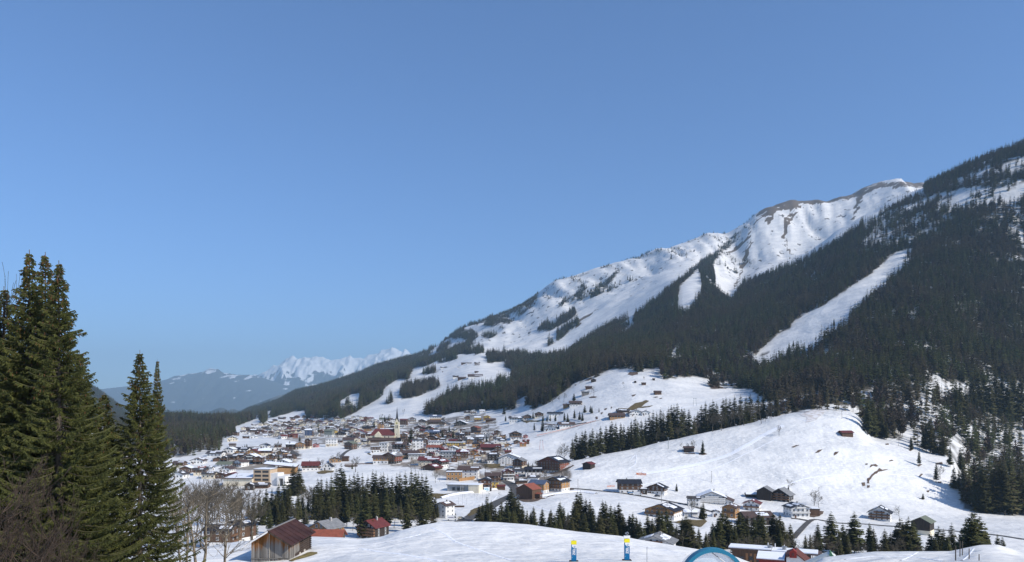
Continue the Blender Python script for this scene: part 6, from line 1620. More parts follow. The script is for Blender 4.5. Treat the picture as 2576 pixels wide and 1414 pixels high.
net(zp('m', [(940, 1095), (985, 1098), (1030, 1100)]), 1.6, 'orange safety net on the groomed track in the middle of the slope')
net([(1601, 1194), (1614, 1194), (1625, 1195)], 1.6, 'second orange net just behind the first on the groomed track')
net(zp('m', [(670, 1210), (700, 1205), (740, 1206)]), 1.2, 'crumpled orange net above the hillside road left of the black-roofed chalet')
net([(1350, 1096), (1375, 1091), (1400, 1085), (1425, 1079), (1450, 1072), (1480, 1064), (1500, 1059)], .9, 'long low orange net beside the dirty track on the ski slope')
# poles standing on the practice field by the road
for i, (x, v, h) in enumerate(zp('w', [(835, 660), (963, 690), (1090, 690), (965, 500), (1040, 505), (1370, 480), (1620, 470), (1440, 540)]) and [(a[0], a[1], 5.5) for a in zp('w', [(835, 660), (963, 690), (1090, 690), (965, 500), (1040, 505), (1370, 480), (1620, 470), (1440, 540)])]):
    p = hit(x, v, 420)
    mb = MB(); mb.tube((0, 0, -.5), (0, 0, 4.6), .07, .05, 6); o = mb.build('net_pole', M_METAL, loc=p)
    tag(o, f'thin grey pole, {nth(i + 1)} of those standing in the snowy sports field by the road', 'pole', 'poles in the snowy sports field')
for i, (x, v, h) in enumerate([(1454, 1236, 9), (2060, 1252, 8), (1790, 1213, 9), (1664, 1264, 8)]):
    p = hit(x, v, 420)
    o = empty('utility_pole', p, 0, ['thin wooden pole by the road right of the orange-brown balconied chalet', 'wooden pole beside the birches behind the terraced house', 'wooden pole above the four-storey apartment house', 'wooden pole beside the hillside road under the spruce belt'][i], 'pole')
    mb = MB(); mb.tube((0, 0, -.6), (0, 0, h), .13, .09, 6); mb.build('shaft', M_BARK, o)
    mb = MB(); mb.box(-.5, .5, -.05, .05, h - .6, h - .45); mb.build('crosspiece', M_BARK, o)

# ------------------------------------------------------------------ long flat-roofed lodge and red house at the lower right
def lodge():
    x0, x1 = 1837, 2062
    Y0, Y1 = 302.0, 289.0
    a = Vector(((x0 - HX) / F * Y0, Y0, 0)); b = Vector(((x1 - HX) / F * Y1, Y1, 0))
    d = (b - a); L = d.length; ang = math.atan2(d.y, d.x)
    ztop = -(1377 - HY) / F * Y0
    g = min(gz(a.x, a.y), gz(b.x, b.y))
    root = empty('lodge', (a.x, a.y, ztop - 9.5), ang, 'long two-storey wooden lodge with snow on its flat roof behind the arched tunnel', 'building')
    H = 9.0; m_ = L * .38
    orange = timber('orange_boards', (0.26, 0.115, 0.045), (0.36, 0.18, 0.08))
    w = MB(); w.box(.8, m_, 0, 7, -4, H); w.build('left_wall', WALL['n'], root)
    for k in range(3):
        f = MB(); xa = 6 + k * (m_ - 8) / 3; f.box(xa, xa + (m_ - 10) / 3, -.08, -.01, 3.6, 7.6); f.build('cladding_panel', orange, root)
    w = MB(); w.box(m_ + .02, L - 3.2, .6, 6.8, -4, H - .38); w.build('right_wall', WALL['k'], root)
    w = MB(); w.box(L - 6.5, L - 3.25, .2, .58, -4, H - 2.6); w.build('white_end_wall', WALL['w'], root)
    r = MB(); r.box(-.8, L * .47, -1.2, 7.6, H, H + .55); r1 = r.build('roof', ROOF['n'], root)
    s = MB(); s.box(-.6, L * .47 - .1, -1.0, 7.4, H + .552, H + .95); s.build('snow_cover', M_SNOW, r1)
    r = MB(); r.box(L * .47 + .02, L + .8, -1.0, 7.6, H - .35, H + .2); r2 = r.build('roof', ROOF['n'], root)
    s = MB(); s.box(L * .47 + .1, L - .6, -.8, 7.4, H + .202, H + .6); s.build('snow_cover', M_SNOW, r2)
    for (x, z, ww, hh) in [(3.0, 4.6, 2.2, 1.6), (7.3, 4.9, 1.4, 1.5), (10.2, 4.6, 3.4, 1.7), (10.4, .4, 3.6, 2.0), (4.2, .4, 2.6, 2.0), (L * .53, 5.6, 1.6, 1.1), (L * .61, 4.6, 1.1, 1.5), (L * .69, 4.2, 1.1, 1.5), (L * .78, 3.4, 1.5, 1.9), (L * .70, .8, 1.1, 1.5), (L * .60, .8, 1.1, 1.5)]:
        y = -.1 if x < m_ else .5
        f = MB(); f.box(x - .1, x + ww + .1, y - .06, y + .12, z - .1, z + hh + .1); fo = f.build('window', M_SHUT if x < m_ else M_FRAME, root)
        q = MB(); q.box(x, x + ww / 2 - .05, y - .1, y - .05, z, z + hh); q.box(x + ww / 2 + .05, x + ww, y - .1, y - .05, z, z + hh); tag(q.build('pane', M_GLASS, fo), kind='stuff')
    f = MB(); f.box(L - 5.4, L - 4.6, .1, .19, 1.5, 3.4); f.build('shutter', ROOF['r'], root)
    for (x, z, h, rr) in [(14.2, H + .9, 1.6, .18), (16.9, H + .9, 1.5, .18), (L * .61, H + .5, 1.6, .15)]:
        q = MB(); q.tube((x, 5, z - .5), (x, 5, z + h), rr); q.build('vent_pipe', WALL['w'], root)
    for x in (15.0, 20.5):
        q = MB(); q.tube((x, 2.5, H), (x, 2.5, H + 1.6), .8, n=12); q.tube((x, 2.5, H + 1.6), (x, 2.5, H + 1.9), 1.05, n=12); q.build('chimney', M_METAL, root)
    c = MB(); c.box(-2, 11, -4.5, -1.25, 3.0, 3.25); co = c.build('porch_roof', ROOF['n'], root)
    s = MB(); s.box(-1.8, 8.6, -4.3, -1.4, 3.252, 3.6); s.build('snow_cover', M_SNOW, co)
    for x in (-1.5, 3, 7, 10.5):
        q = MB(); q.box(x, x + .2, -4.3, -4.1, -3, 3.0); q.build('porch_post', WALL['n'], root)


lodge()


def red_house():
    Y = 205.0; X = (1962 - HX) / F * Y; zt = -(1388 - HY) / F * Y
    root = empty('red_house', (X, Y, zt - 7.2), R(-22), 'red wooden house with snow on its left roof slope below the lodge', 'house')
    red = timber('red_boards', (0.19, 0.022, 0.018), (0.26, 0.035, 0.026))
    w, d = 10.5, 8.0
    a = MB(); a.box(-w / 2, w / 2, -d / 2, d / 2, -5, 5.3); a.build('wall', red, root)
    r = MB(); r.poly([(-w / 2 - .8, -d / 2 - .8, 5.4), (1.5, -d / 2 - .8, 5.4), (1.5, 3, 6.1), (-w / 2 - .8, 3, 6.1), (-w / 2 - .8, -d / 2 - .8, 5.65), (1.5, -d / 2 - .8, 5.65), (1.5, 3, 6.4), (-w / 2 - .8, 3, 6.4)], [(0, 3, 2, 1), (4, 5, 6, 7), (0, 1, 5, 4), (1, 2, 6, 5), (2, 3, 7, 6), (3, 0, 4, 7)])
    ro = r.build('roof', ROOF['r'], root)
    s = MB(); s.poly([(-w / 2 - .6, -d / 2 - .6, 5.72), (1.3, -d / 2 - .6, 5.72), (1.3, 2.8, 6.43), (-w / 2 - .6, 2.8, 6.43), (-w / 2 - .6, -d / 2 - .6, 5.95), (1.3, -d / 2 - .6, 5.95), (1.3, 2.8, 6.66), (-w / 2 - .6, 2.8, 6.66)], [(0, 3, 2, 1), (4, 5, 6, 7), (0, 1, 5, 4), (1, 2, 6, 5), (2, 3, 7, 6), (3, 0, 4, 7)])
    s.build('snow_cover', M_SNOW, ro)
    r = MB(); r.prism([(1.6, 6.6), (4.2, 7.6), (8.6, 4.2), (8.6, 4.5), (4.2, 7.95), (1.6, 6.9)], -d / 2 - .8, d / 2 + .6); r.build('cross_roof', mat('salmon_roof', (.11, .036, .026), .7), root)
    g = MB(); g.prism([(1.8, 3.6), (7.6, 3.6), (7.6, 5.0), (4.2, 7.5), (1.8, 6.5)], -d / 2 - .25, d / 2); g.build('cross_gable', WALL['w'], root)
    q = MB(); q.prism([(2.6, 6.6), (4.4, 6.6), (4.4, 8.2), (3.5, 8.9), (2.6, 8.2)], -d / 2 - .9, -d / 2 + 1.2); q.build('dormer', red, root)
    q = MB(); q.box(3.2, 3.8, -d / 2 - .95, -d / 2 - .88, 7.1, 8.0); q.build('dormer_window', ROOF['r'], root)
    for x in (3.0, 5.2):
        q = MB(); q.box(x, x + 1.0, -d / 2 - .33, -d / 2 - .2, 4.2, 5.3); q.build('window', M_GLASS, root)


red_house()

# ------------------------------------------------------------------ weathered hay barn in front
def barn():
    A = Vector(((726 - HX) / F * 100.0, 100.0, 0))        # front right corner
    g0 = -20.75
    root = empty('hay_barn', (A.x, A.y, g0), R(-1.5), 'weathered grey and orange wooden hay barn with rusty red sheet-metal roof', 'barn')
    w, L, hw = 5.05, 9.6, 3.45
    zr = hw + 1.55
    rnd = random.Random(5)
    # old boards: honey brown where the eaves shelter them, silver grey below
    m = bpy.data.materials.new('weathered_boards'); m.use_nodes = True
    N, Lk = m.node_tree.nodes, m.node_tree.links
    b = N['Principled BSDF']; b.inputs['Roughness'].default_value = .85; b.inputs['Specular IOR Level'].default_value = .1
    tc = N.new('ShaderNodeTexCoord'); oi = N.new('ShaderNodeObjectInfo')
    sx = N.new('ShaderNodeSeparateXYZ'); Lk.new(tc.outputs['Object'], sx.inputs[0])
    mp = N.new('ShaderNodeMapping'); mp.inputs['Scale'].default_value = (9, 9, .35); Lk.new(tc.outputs['Object'], mp.inputs[0])
    nz = N.new('ShaderNodeTexNoise'); nz.inputs['Scale'].default_value = 1.5; nz.inputs['Detail'].default_value = 6; Lk.new(mp.outputs[0], nz.inputs['Vector'])

    def mth(op, p, q):
        n = N.new('ShaderNodeMath'); n.operation = op
        for i, s in enumerate((p, q)):
            if isinstance(s, (int, float)): n.inputs[i].default_value = s
            else: Lk.new(s, n.inputs[i])
        return n.outputs[0]
    lim = mth('ADD', mth('MULTIPLY', nz.outputs['Fac'], 2.0), mth('MULTIPLY', oi.outputs['Random'], 0.8))
    lev = mth('SUBTRACT', mth('ADD', sx.outputs[2], mth('MULTIPLY', mth('ABSOLUTE', mth('ADD', sx.outputs[0], w / 2 - .3), 0), 0.38)), mth('ADD', lim, 1.75))
    mr = N.new('ShaderNodeMapRange'); mr.inputs[1].default_value = 0; mr.inputs[2].default_value = .9; Lk.new(lev, mr.inputs[0])
    c1 = N.new('ShaderNodeMix'); c1.data_type = 'RGBA'; c1.inputs['A'].default_value = (.12, .11, .10, 1); c1.inputs['B'].default_value = (.30, .28, .25, 1); Lk.new(nz.outputs['Fac'], c1.inputs['Factor'])
    c2 = N.new('ShaderNodeMix'); c2.data_type = 'RGBA'; c2.inputs['A'].default_value = (.13, .05, .018, 1); c2.inputs['B'].default_value = (.42, .19, .06, 1); Lk.new(nz.outputs['Fac'], c2.inputs['Factor'])
    c3 = N.new('ShaderNodeMix'); c3.data_type = 'RGBA'; Lk.new(mr.outputs[0], c3.inputs['Factor']); Lk.new(c1.outputs['Result'], c3.inputs['A']); Lk.new(c2.outputs['Result'], c3.inputs['B'])
    hs = N.new('ShaderNodeHueSaturation'); Lk.new(c3.outputs['Result'], hs.inputs['Color'])
    mv = N.new('ShaderNodeMapRange'); mv.inputs[3].default_value = .55; mv.inputs[4].default_value = 1.3; Lk.new(oi.outputs['Random'], mv.inputs[0]); Lk.new(mv.outputs[0], hs.inputs['Value'])
    Lk.new(hs.outputs[0], b.inputs['Base Color'])
    boards = m
    logs = timber('dark_logs', (0.030, 0.020, 0.015), (0.075, 0.052, 0.038))
    # added dark core; its colour makes the board gaps read as shade
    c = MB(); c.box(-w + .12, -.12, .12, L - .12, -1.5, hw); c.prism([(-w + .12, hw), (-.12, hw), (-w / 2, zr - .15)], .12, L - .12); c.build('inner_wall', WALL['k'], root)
    zg = lambda x: hw + (1.55) * (1 - abs(x + w / 2) / (w / 2))
    # gable boards in two tiers with a rail between
    mid = 1.25
    x = -w
    while x < -.05:
        bw = rnd.uniform(.15, .24); x1 = min(x + bw, 0)
        pr = rnd.uniform(0, .035)
        mb = MB(); zt = rnd.uniform(-.03, .03)
        mb.poly([(x + .008, -pr, mid + .03), (x1 - .008, -pr, mid + .03), (x1 - .008, .09, mid + .03), (x + .008, .09, mid + .03), (x + .008, -pr, zg(x) - .1), (x1 - .008, -pr, zg(x1) - .1), (x1 - .008, .09, zg(x1) - .1), (x + .008, .09, zg(x) - .1)],
                [(0, 3, 2, 1), (4, 5, 6, 7), (0, 1, 5, 4), (1, 2, 6, 5), (2, 3, 7, 6), (3, 0, 4, 7)])
        mb.build('plank', boards, root)
        mb = MB(); pr = rnd.uniform(0.03, .07)
        mb.box(x + .008, x1 - .008, -pr, .09, -1.2, mid - .03 + rnd.uniform(-.05, 0)); mb.build('plank', boards, root)
        x = x1
    mb = MB(); mb.box(-w, -w * .28, -.14, -.075, mid - .06, mid + .06); mb.build('rail', boards, root)
    mb = MB(); mb.box(-w * .52, -w * .52 + .07, -.11, -.05, -1.0, zg(-w * .5) - .25); mb.build('batten', mat('pale_batten', (.42, .38, .32), .8), root)
    # right-hand wall: boards on the front part, logs behind
    y = 0.0
    while y < L * .47:
        bw = rnd.uniform(.17, .26); y1 = y + bw; pr = rnd.uniform(0, .04)
        lowz = -1.2 if y < L * .24 else 1.5 + rnd.uniform(-.12, .05)
        mb = MB(); mb.box(-.09, pr + .05, y + .008, y1 - .008, lowz, hw + .02); mb.build('plank', boards, root)
        y = y1
    y_l = L * .24
    for k in range(16):
        z0 = -1.2 + k * .295; z1 = z0 + .265
        if z1 > hw + .05: break
        ys = y_l if z1 < 1.5 else L * .47 + .02
        mb = MB(); mb.tube((-.10 + rnd.uniform(-.02, .02), ys + .02, (z0 + z1) / 2), (-.10, L + rnd.uniform(.1, .3), (z0 + z1) / 2), .155, n=8); mb.build('log', logs, root)
        mb = MB(); mb.tube((0.22, L, z0 + .28), (-w, L, z0 + .28), .13, n=6); mb.build('rear_log', logs, root)
        mb = MB(); mb.tube((-w + .05, .15, (z0 + z1) / 2), (-w + .05, L, (z0 + z1) / 2), .14, n=6); mb.build('side_log', logs, root)
    for (yy, zz) in ((L * .46, .9), (L * .68, .95)):
        mb = MB(); mb.box(.02, .12, yy, yy + .55, zz, zz + .32); mb.build('hatch', mat('pale_batten', (.42, .38, .32)), root)
    # roof of separate metal sheets
    rust = mat('rusty_sheet', (0.038, 0.017, 0.015), 0.7, col2=(0.062, 0.028, 0.023), scale=.8, stretch=(1, .4, 1), obj_random=.12, spec=.2)
    ov, oe = .85, .7
    e = w / 2 + oe
    sl = 1.55 / (w / 2)
    ns = 7
    for side in (-1, 1):
        for k in range(ns):
            y0 = -ov + k * (L + 2 * ov) / ns; y1 = y0 + (L + 2 * ov) / ns - .012
            f = lambda t: (-w / 2 + side * e * t, zr + .12 - e * t * sl)
            for (ta, tb, up_) in ((0, .56, .022), (.54, 1, 0)):
                (xa, za), (xb, zb) = f(ta), f(tb)
                pts = [(xa, za + up_), (xb, zb + up_), (xb, zb + .035 + up_), (xa, za + .035 + up_)]
                if side > 0: pts = pts[::-1]
                mb = MB(); mb.prism(pts, y0, y1)
                mb.build('roof_sheet', rust, root)
            if k:
                (xa, za), (xb, zb) = f(0), f(1)
                pts = [(xa, za + .05), (xb, zb + .05), (xb, zb + .10), (xa, za + .10)]
                if side > 0: pts = pts[::-1]
                mb = MB(); mb.prism(pts, y0 - .03, y0 + .02); mb.build('seam', rust, root)
    mb = MB(); mb.box(-w / 2 - .16, -w / 2 + .16, -ov, L + ov, zr + .13, zr + .22); mb.build('ridge_cap', mat('ridge_zinc', (.22, .20, .18), .5), root)
    for side in (-1, 1):
        mb = MB(); f = lambda t: (-w / 2 + side * e * t, zr - e * t * sl)
        (xa, za), (xb, zb) = f(0), f(1)
        pts = [(xa, za - .14), (xb, zb - .14), (xb, zb + .11), (xa, za + .11)]
        if side > 0: pts = pts[::-1]
        mb.prism(pts, -ov - .05, -ov + .02); mb.build('barge_board', logs if side > 0 else WALL['w'], root)
    for t in (.04, .22, .45, .68, .9):
        for side in (-1, 1):
            f = (-w / 2 + side * w / 2 * t, zr - w / 2 * t * sl - .02)
            mb = MB(); mb.tube((f[0], -ov + .05, f[1]), (f[0], .5, f[1]), .07, n=8); mb.build('purlin_end', mat('pale_batten', (.42, .38, .32)), root)


barn()
# thawed ground beside the barn
M_OLIVE = mat('olive_grass', (0.13, 0.10, 0.035), .95, col2=(0.26, 0.21, 0.08), scale=2.5, bump=.08)
dr = MB()
pp = [(726, 1411), (742, 1404), (758, 1398), (773, 1391), (782, 1389), (798, 1390), (799, 1393), (786, 1398), (765, 1404), (745, 1409), (735, 1413)]
W = [hit(x, v, 88) for x, v in pp]
cxm = sum((p for p in W), Vector()) / len(W)
me = bpy.data.meshes.new('thawed_grass'); me.from_pydata([p + Vector((0, 0, .06)) for p in W] + [cxm + Vector((0, 0, .22))], [], [(i, (i + 1) % len(W), len(W)) for i in range(len(W))]); me.materials.append(M_OLIVE)
tag(link('thawed_grass', me), kind='structure')

# ------------------------------------------------------------------ finish banners
M_BLUE = mat('banner_blue', (0.0, 0.13, 0.30), .55)
M_YEL = mat('banner_yellow', (0.85, 0.72, 0.02), .55)
M_PW = mat('banner_white', (0.8, 0.8, 0.8), .55)


def zbanner(x, v, Y, top, label):
    X = (x - HX) / F * Y; g = gz(X, Y)
    H = -(top - HY) / F * Y - g
    root = empty('finish_column', (X, Y, g), 0, label, 'banner column', 'finish columns on the knoll')
    w, d = .29, .17
    mb = MB(); mb.box(-w, w, -d, d, .1, H - .42); mb.build('blue_body', M_BLUE, root)
    mb = MB(); mb.box(-w - .01, w + .01, -d - .01, d + .01, H - .42, H - .02); mb.build('yellow_cap', M_YEL, root)
    mb = MB(); mb.prism([(-w + .06, H - .44), (-w + .06, H - .62), (-.02, H - .86), (w + .004, H - .80), (w + .004, H - .44)], -d - .006, -d - .001); mb.build('white_field', M_PW, root)
    # round emblem with a swirl
    mb = MB(); n = 18; cx0, cz0 = .10, H - .68
    mb.poly([(cx0 + .13 * math.cos(t * 2 * math.pi / n), -d - .012, cz0 + .13 * math.sin(t * 2 * math.pi / n)) for t in range(n)], [tuple(range(n))]); mb.build('emblem', M_PW, root)
    mb = MB()
    for r0, r1, t0, t1 in ((.125, .10, .3, 5.2), (.07, .045, 2.2, 7.0)):
        k = 14; vs = []
        for i in range(k + 1):
            t = t0 + (t1 - t0) * i / k
            vs += [(cx0 + r0 * math.cos(t), -d - .018, cz0 + r0 * math.sin(t)), (cx0 + r1 * math.cos(t), -d - .018, cz0 + r1 * math.sin(t))]
        mb.poly(vs, [(2 * i, 2 * i + 1, 2 * i + 3, 2 * i + 2) for i in range(k)])
    tag(mb.build('emblem_swirl', M_BLUE, root), kind='stuff')
    cu = bpy.data.curves.new('lettering', 'FONT'); cu.body = 'ZIEL'; cu.size = .40; cu.extrude = .006; cu.align_x = 'CENTER'; cu.align_y = 'CENTER'; cu.offset = .012
    to = bpy.data.objects.new('lettering', cu); COL.objects.link(to); to.parent = root
    cu.materials.append(M_PW)
    to.matrix_local = Matrix.Translation((.02, -d - .012, H * .48)) @ Matrix.Rotation(R(90), 4, 'X') @ Matrix.Rotation(R(90), 4, 'Z')
    mb = MB(); mb.tube((0, 0, H - .02), (0, 0, H + .1), .03, n=6); mb.build('top_eyelet', M_METAL, root)
    mb = MB(); mb.box(-.5, .5, -.35, .35, -.1, .1); mb.build('foot_plate', WALL['k'], root)
    mb = MB(); mb.box(-w + .04, -w + .1, -d - .01, -d - .002, .5, .53); mb.build('side_mark', M_PW, root)
    return root, H


zbanner(1443.5, 1411, 85.0, 1360, 'left blue and yellow ZIEL column on the snow knoll')
rt, H = zbanner(1577, 1410, 85.0, 1355, 'right ZIEL column, carrying a camera box on its top')
mb = MB(); mb.box(-.36, .36, -.12, .12, H + .06, H + .34); mb.build('timing_box', M_PW, rt)
mb = MB(); mb.tube((0, 0, H + .34), (0, 0, H + .5), .05, n=8); mb.build('stem', M_METAL, rt)
mb = MB(); mb.tube((.06, -.12, H + .62), (.06, .12, H + .62), .15, n=12); cm = mb.build('camera_head', M_METAL, rt)
mb = MB(); mb.tube((.06, -.14, H + .62), (.06, -.121, H + .62), .08, n=10); mb.build('lens', M_GLASS, cm)
mb = MB(); mb.box(-.2, -.06, -.06, .06, H + .5, H + .68); mb.build('lamp', M_METAL, rt)


def pole(x, Y, vt, r, m, label, name='marker_pole'):
    X = (x - HX) / F * Y; g = gz(X, Y); h = -(vt - HY) / F * Y - g
    mb = MB(); mb.tube((0, 0, -.3), (0, 0, h), r, r * .8, 8); o = mb.build(name, m, loc=(X, Y, g))
    return tag(o, label, 'pole')


pole(1627.5, 76, 1376, .035, M_METAL, 'thin grey pole alone between the ZIEL column and the arch')
pole(2415, 78, 1361, .05, M_BARK, 'left post of a close pair on the snow mound', 'fence_post')
pole(2421, 79, 1361, .05, M_BARK, 'right post of a close pair on the snow mound', 'fence_post')
pole(2404, 72, 1373, .06, M_BARK, 'dark post left of the close pair on the snow mound', 'fence_post')
pole(2438, 70, 1380, .05, M_BARK, 'small post below the mound top near the picture edge', 'fence_post')
pole(2463, 64, 1394, .045, M_BARK, 'nearest small post on the slope of the snow mound', 'fence_post')
# green-white tarpaulin tent behind the mound
X = (2076 - HX) / F * 110; g = gz(X, 110)
zt = -(1388 - HY) / F * 110
tt_ = empty('tarpaulin_tent', (X, 110, zt - 2.2), R(-20), 'low tent of pale tarpaulin with green peak behind the left end of the mound', 'tent')
mb = MB(); mb.prism([(-2.8, -3), (1.5, -3), (1.5, 1.6), (.7, 2.2), (-2.8, .4)], -1.2, 1.2); mb.build('tarpaulin', mat('pale_tarp', (.55, .58, .55), .6), tt_)
mb = MB(); mb.prism([(.4, 1.95), (1.62, 1.2), (.7, 2.3)], -1.25, 1.25); mb.build('green_peak', mat('green_tarp', (.08, .20, .10), .6), tt_)

# ------------------------------------------------------------------ arched conveyor tunnel
def arch():
    Y = 50.0; X = (1795 - HX) / F * Y; zc = -(1461 - HY) / F * Y; Ro = 81 / F * Y
    root = empty('conveyor_tunnel', (X, Y, zc - .4), 0, 'blue arched portal of a glazed conveyor tunnel at the foot of the knoll', 'tunnel')
    blue = mat('arch_blue', (0.01, 0.17, 0.27), .35, spec=.5)

    def ring(r0, r1, y0, y1, m, name, n=40, a0=0.0, a1=math.pi):
        mb = MB(); vs = []; fs = []
        for i in range(n + 1):
            t = a0 + (a1 - a0) * i / n; c, s = math.cos(t), math.sin(t)
            vs += [(r0 * c, y0, .4 + r0 * s), (r1 * c, y0, .4 + r1 * s), (r1 * c, y1, .4 + r1 * s), (r0 * c, y1, .4 + r0 * s)]
        for i in range(n):
            for k in range(4): fs.append((4 * i + k, 4 * i + (k + 1) % 4, 4 * i + 4 + (k + 1) % 4, 4 * i + 4 + k))
        fs += [(0, 3, 2, 1), (4 * n, 4 * n + 1, 4 * n + 2, 4 * n + 3)]
        mb.poly(vs, fs); return mb.build(name, m, root, smooth=False)
    ring(Ro - .24, Ro, -.15, .55, blue, 'outer_arch')
    glass = bpy.data.materials.new('clear_sheet'); glass.use_nodes = True
    b = glass.node_tree.nodes['Principled BSDF']; b.inputs['Base Color'].default_value = (.55, .66, .74, 1); b.inputs['Roughness'].default_value = .15; b.inputs['Alpha'].default_value = .38
    for k in range(4):
        ring(Ro - .30, Ro - .27, .1, .14, glass, 'glazing_panel', 10, math.pi * k / 4 + .01, math.pi * (k + 1) / 4 - .01)
    for k in range(4):
        mb = MB(); n = 8; a0, a1 = math.pi * k / 4, math.pi * (k + 1) / 4
        vs = []
        for y in (.10, .125):
            for i in range(n + 1):
                t = a0 + (a1 - a0) * i / n
                vs += [((Ro - .25) * math.cos(t), y, .4 + (Ro - .25) * math.sin(t)), (1.09 * math.cos(t), y, .4 - .02 + 1.09 * math.sin(t))]
        q = 2 * (n + 1)
        mb.poly(vs, [(2 * i, 2 * i + 1, 2 * i + 3, 2 * i + 2) for i in range(n)] + [(q + 2 * i, q + 2 * i + 2, q + 2 * i + 3, q + 2 * i + 1) for i in range(n)])
        mb.build('front_pane', glass, root)
    white = mat('arch_white', (.78, .78, .78), .35)
    ring(1.0, 1.10, -.35, .2, white, 'inner_arch')
    mb = MB(); mb.prism([(-1.0, -.8)] + [(math.cos(t) * 1.0, .4 + math.sin(t) * 1.0) for t in np.linspace(0, math.pi, 14)][::1] , .02, .06); mb.build('door_panel', mat('maroon_panel', (.10, .02, .02), .5), root)
    mb = MB(); mb.tube((-.1, .05, .4 + Ro - .28), (.75, .02, .4 + 1.25), .03, n=6); mb.build('strut', M_METAL, root)
    for s in (-1, 1):
        mb = MB(); mb.box(s * (Ro - .12) - .12, s * (Ro - .12) + .12, -.15, .55, -.9, .4); mb.build('side_post', blue, root)
    mb = MB()
    n = 20; vs = []
    for y in (.56, 1.8):
        for i in range(n + 1):
            t = math.pi * i / n; vs.append(((Ro - .1) * math.cos(t), y, .4 + (Ro - .1) * math.sin(t) - (y - .5) * .18))
    mb.poly(vs, [(i, i + 1, n + 2 + i, n + 1 + i) for i in range(n)]); mb.build('vault', glass, root)


arch()

# ------------------------------------------------------------------ big spruces close to the viewpoint
def big_spruce(seed, H, Rm, tops=1, bare=0.03, name='crown', trunk_gap=None):
    """branches with drooping, needle-clad twigs; returns (foliage mesh, twig mesh, cone mesh)"""
    g = np.random.default_rng(seed)
    VA, TA, segs, cones = [], [], [], []
    n = 0
    whorl = []
    z = H * bare
    while z < H * .985:
        whorl.append(z); z += 0.30 * (0.75 + .5 * g.random()) * (1.25 - .6 * z / H)
    for z in whorl:
        u = z / H
        L0 = Rm * (1 - u) ** 1.05 * (0.75 + .25 * min(1, u * 4 + .3)) + .12
        nb = int(6 + 2 * g.random()) if u < .9 else 5
        a0 = g.uniform(0, 6.28)
        for k in range(nb):
            a = a0 + 6.283 * k / nb + g.normal(0, .25)
            L = L0 * g.uniform(.5, 1.2)
            if g.random() < .07: continue
            ns = max(3, int(L / .38))
            t = np.linspace(0, 1, ns + 1)
            rr = L * t
            kk = min(1, max(0, (u - .55) / .4)); dz = ((-.42 * t + .46 * t ** 2.6) * g.uniform(.7, 1.2) * (1 - kk) + .30 * t * kk) * L
            az = a + g.normal(0, .12) * t
            P = np.stack([np.cos(az) * rr, np.sin(az) * rr, z + dz], 1)
            for i in range(ns): segs.append((P[i], P[i + 1], .035 * (1 - t[i]) + .008, .035 * (1 - t[i + 1]) + .006))
            # twigs
            m = max(8, int(L * 27))
            tt = g.uniform(.12, 1.0, m) ** .85
            B = np.stack([np.interp(tt, t, P[:, i]) for i in range(3)], 1)
            d = np.array((math.cos(a), math.sin(a), 0.0)); s = np.array((-math.sin(a), math.cos(a), 0.0))
            side = g.choice([-1, 1], m)[:, None]
            ln = (0.15 + .42 * (1 - tt) * min(1, L / 2) + .14 * g.random(m))[:, None]
            D = d * g.uniform(.25, .9, (m, 1)) + s * side * g.uniform(.3, 1.0, (m, 1)) + np.array((0, 0, -1.0)) * g.uniform(.1, 1.1, (m, 1))
            D /= np.linalg.norm(D, axis=1)[:, None]
            wv = np.cross(D, np.array((0, 0, 1.0))); wv /= np.linalg.norm(wv, axis=1)[:, None] + 1e-6
            w2 = np.cross(D, wv)
            wd = g.uniform(.020, .040, (m, 1))
            for ax in (wv, w2):
                c = B + D * ln * .5
                V = np.stack([B, c + ax * wd, B + D * ln, c - ax * wd], 1).reshape(-1, 3)
                T = (np.arange(m)[:, None] * 4 + np.array([[0, 1, 2, 3]])) + n
                VA.append(V); TA.append(T); n += 4 * m
            # needles sheath on the limb itself, towards the tip
            tl = np.linspace(.35, 1, max(3, int(L * 3)))
            C = np.stack([np.interp(tl, t, P[:, i]) for i in range(3)], 1)
            for i in range(len(C) - 1):
                D1 = C[i + 1] - C[i]
                for ax in (s * .05, np.array((0, 0, .05))):
                    VA.append(np.stack([C[i] - ax, C[i] + ax, C[i + 1] + ax * .8, C[i + 1] - ax * .8])); TA.append(np.array([[n, n + 1, n + 2, n + 3]])); n += 4
            if u > .55 and g.random() < .55:
                for q in range(int(g.integers(1, 4))):
                    tq = g.uniform(.55, .98); p = np.array([np.interp(tq, t, P[:, i]) for i in range(3)]) + g.normal(0, .05, 3)
                    cones.append((p, p + np.array((0, 0, -.16)), .028, .02))
    fol = mesh_np('crown', np.concatenate(VA), np.concatenate(TA), M_BIGNEEDLE)
    tw = twig_prisms(segs, M_BARK, 'limbs')
    cn = twig_prisms(cones, M_CONE, 'cones', 4) if cones else None
    return fol, tw, cn


SPR = [big_spruce(900, 25.0, 7.0), big_spruce(901, 22.0, 7.0), big_spruce(902, 12.0, 3.0)]
TBIG = [trunk_mesh('trunk', 25.0, .34, M_BARK, 10), trunk_mesh('trunk', 22.0, .26, M_PALEBARK, 10), trunk_mesh('trunk', 12, .16, M_BARK, 8)]


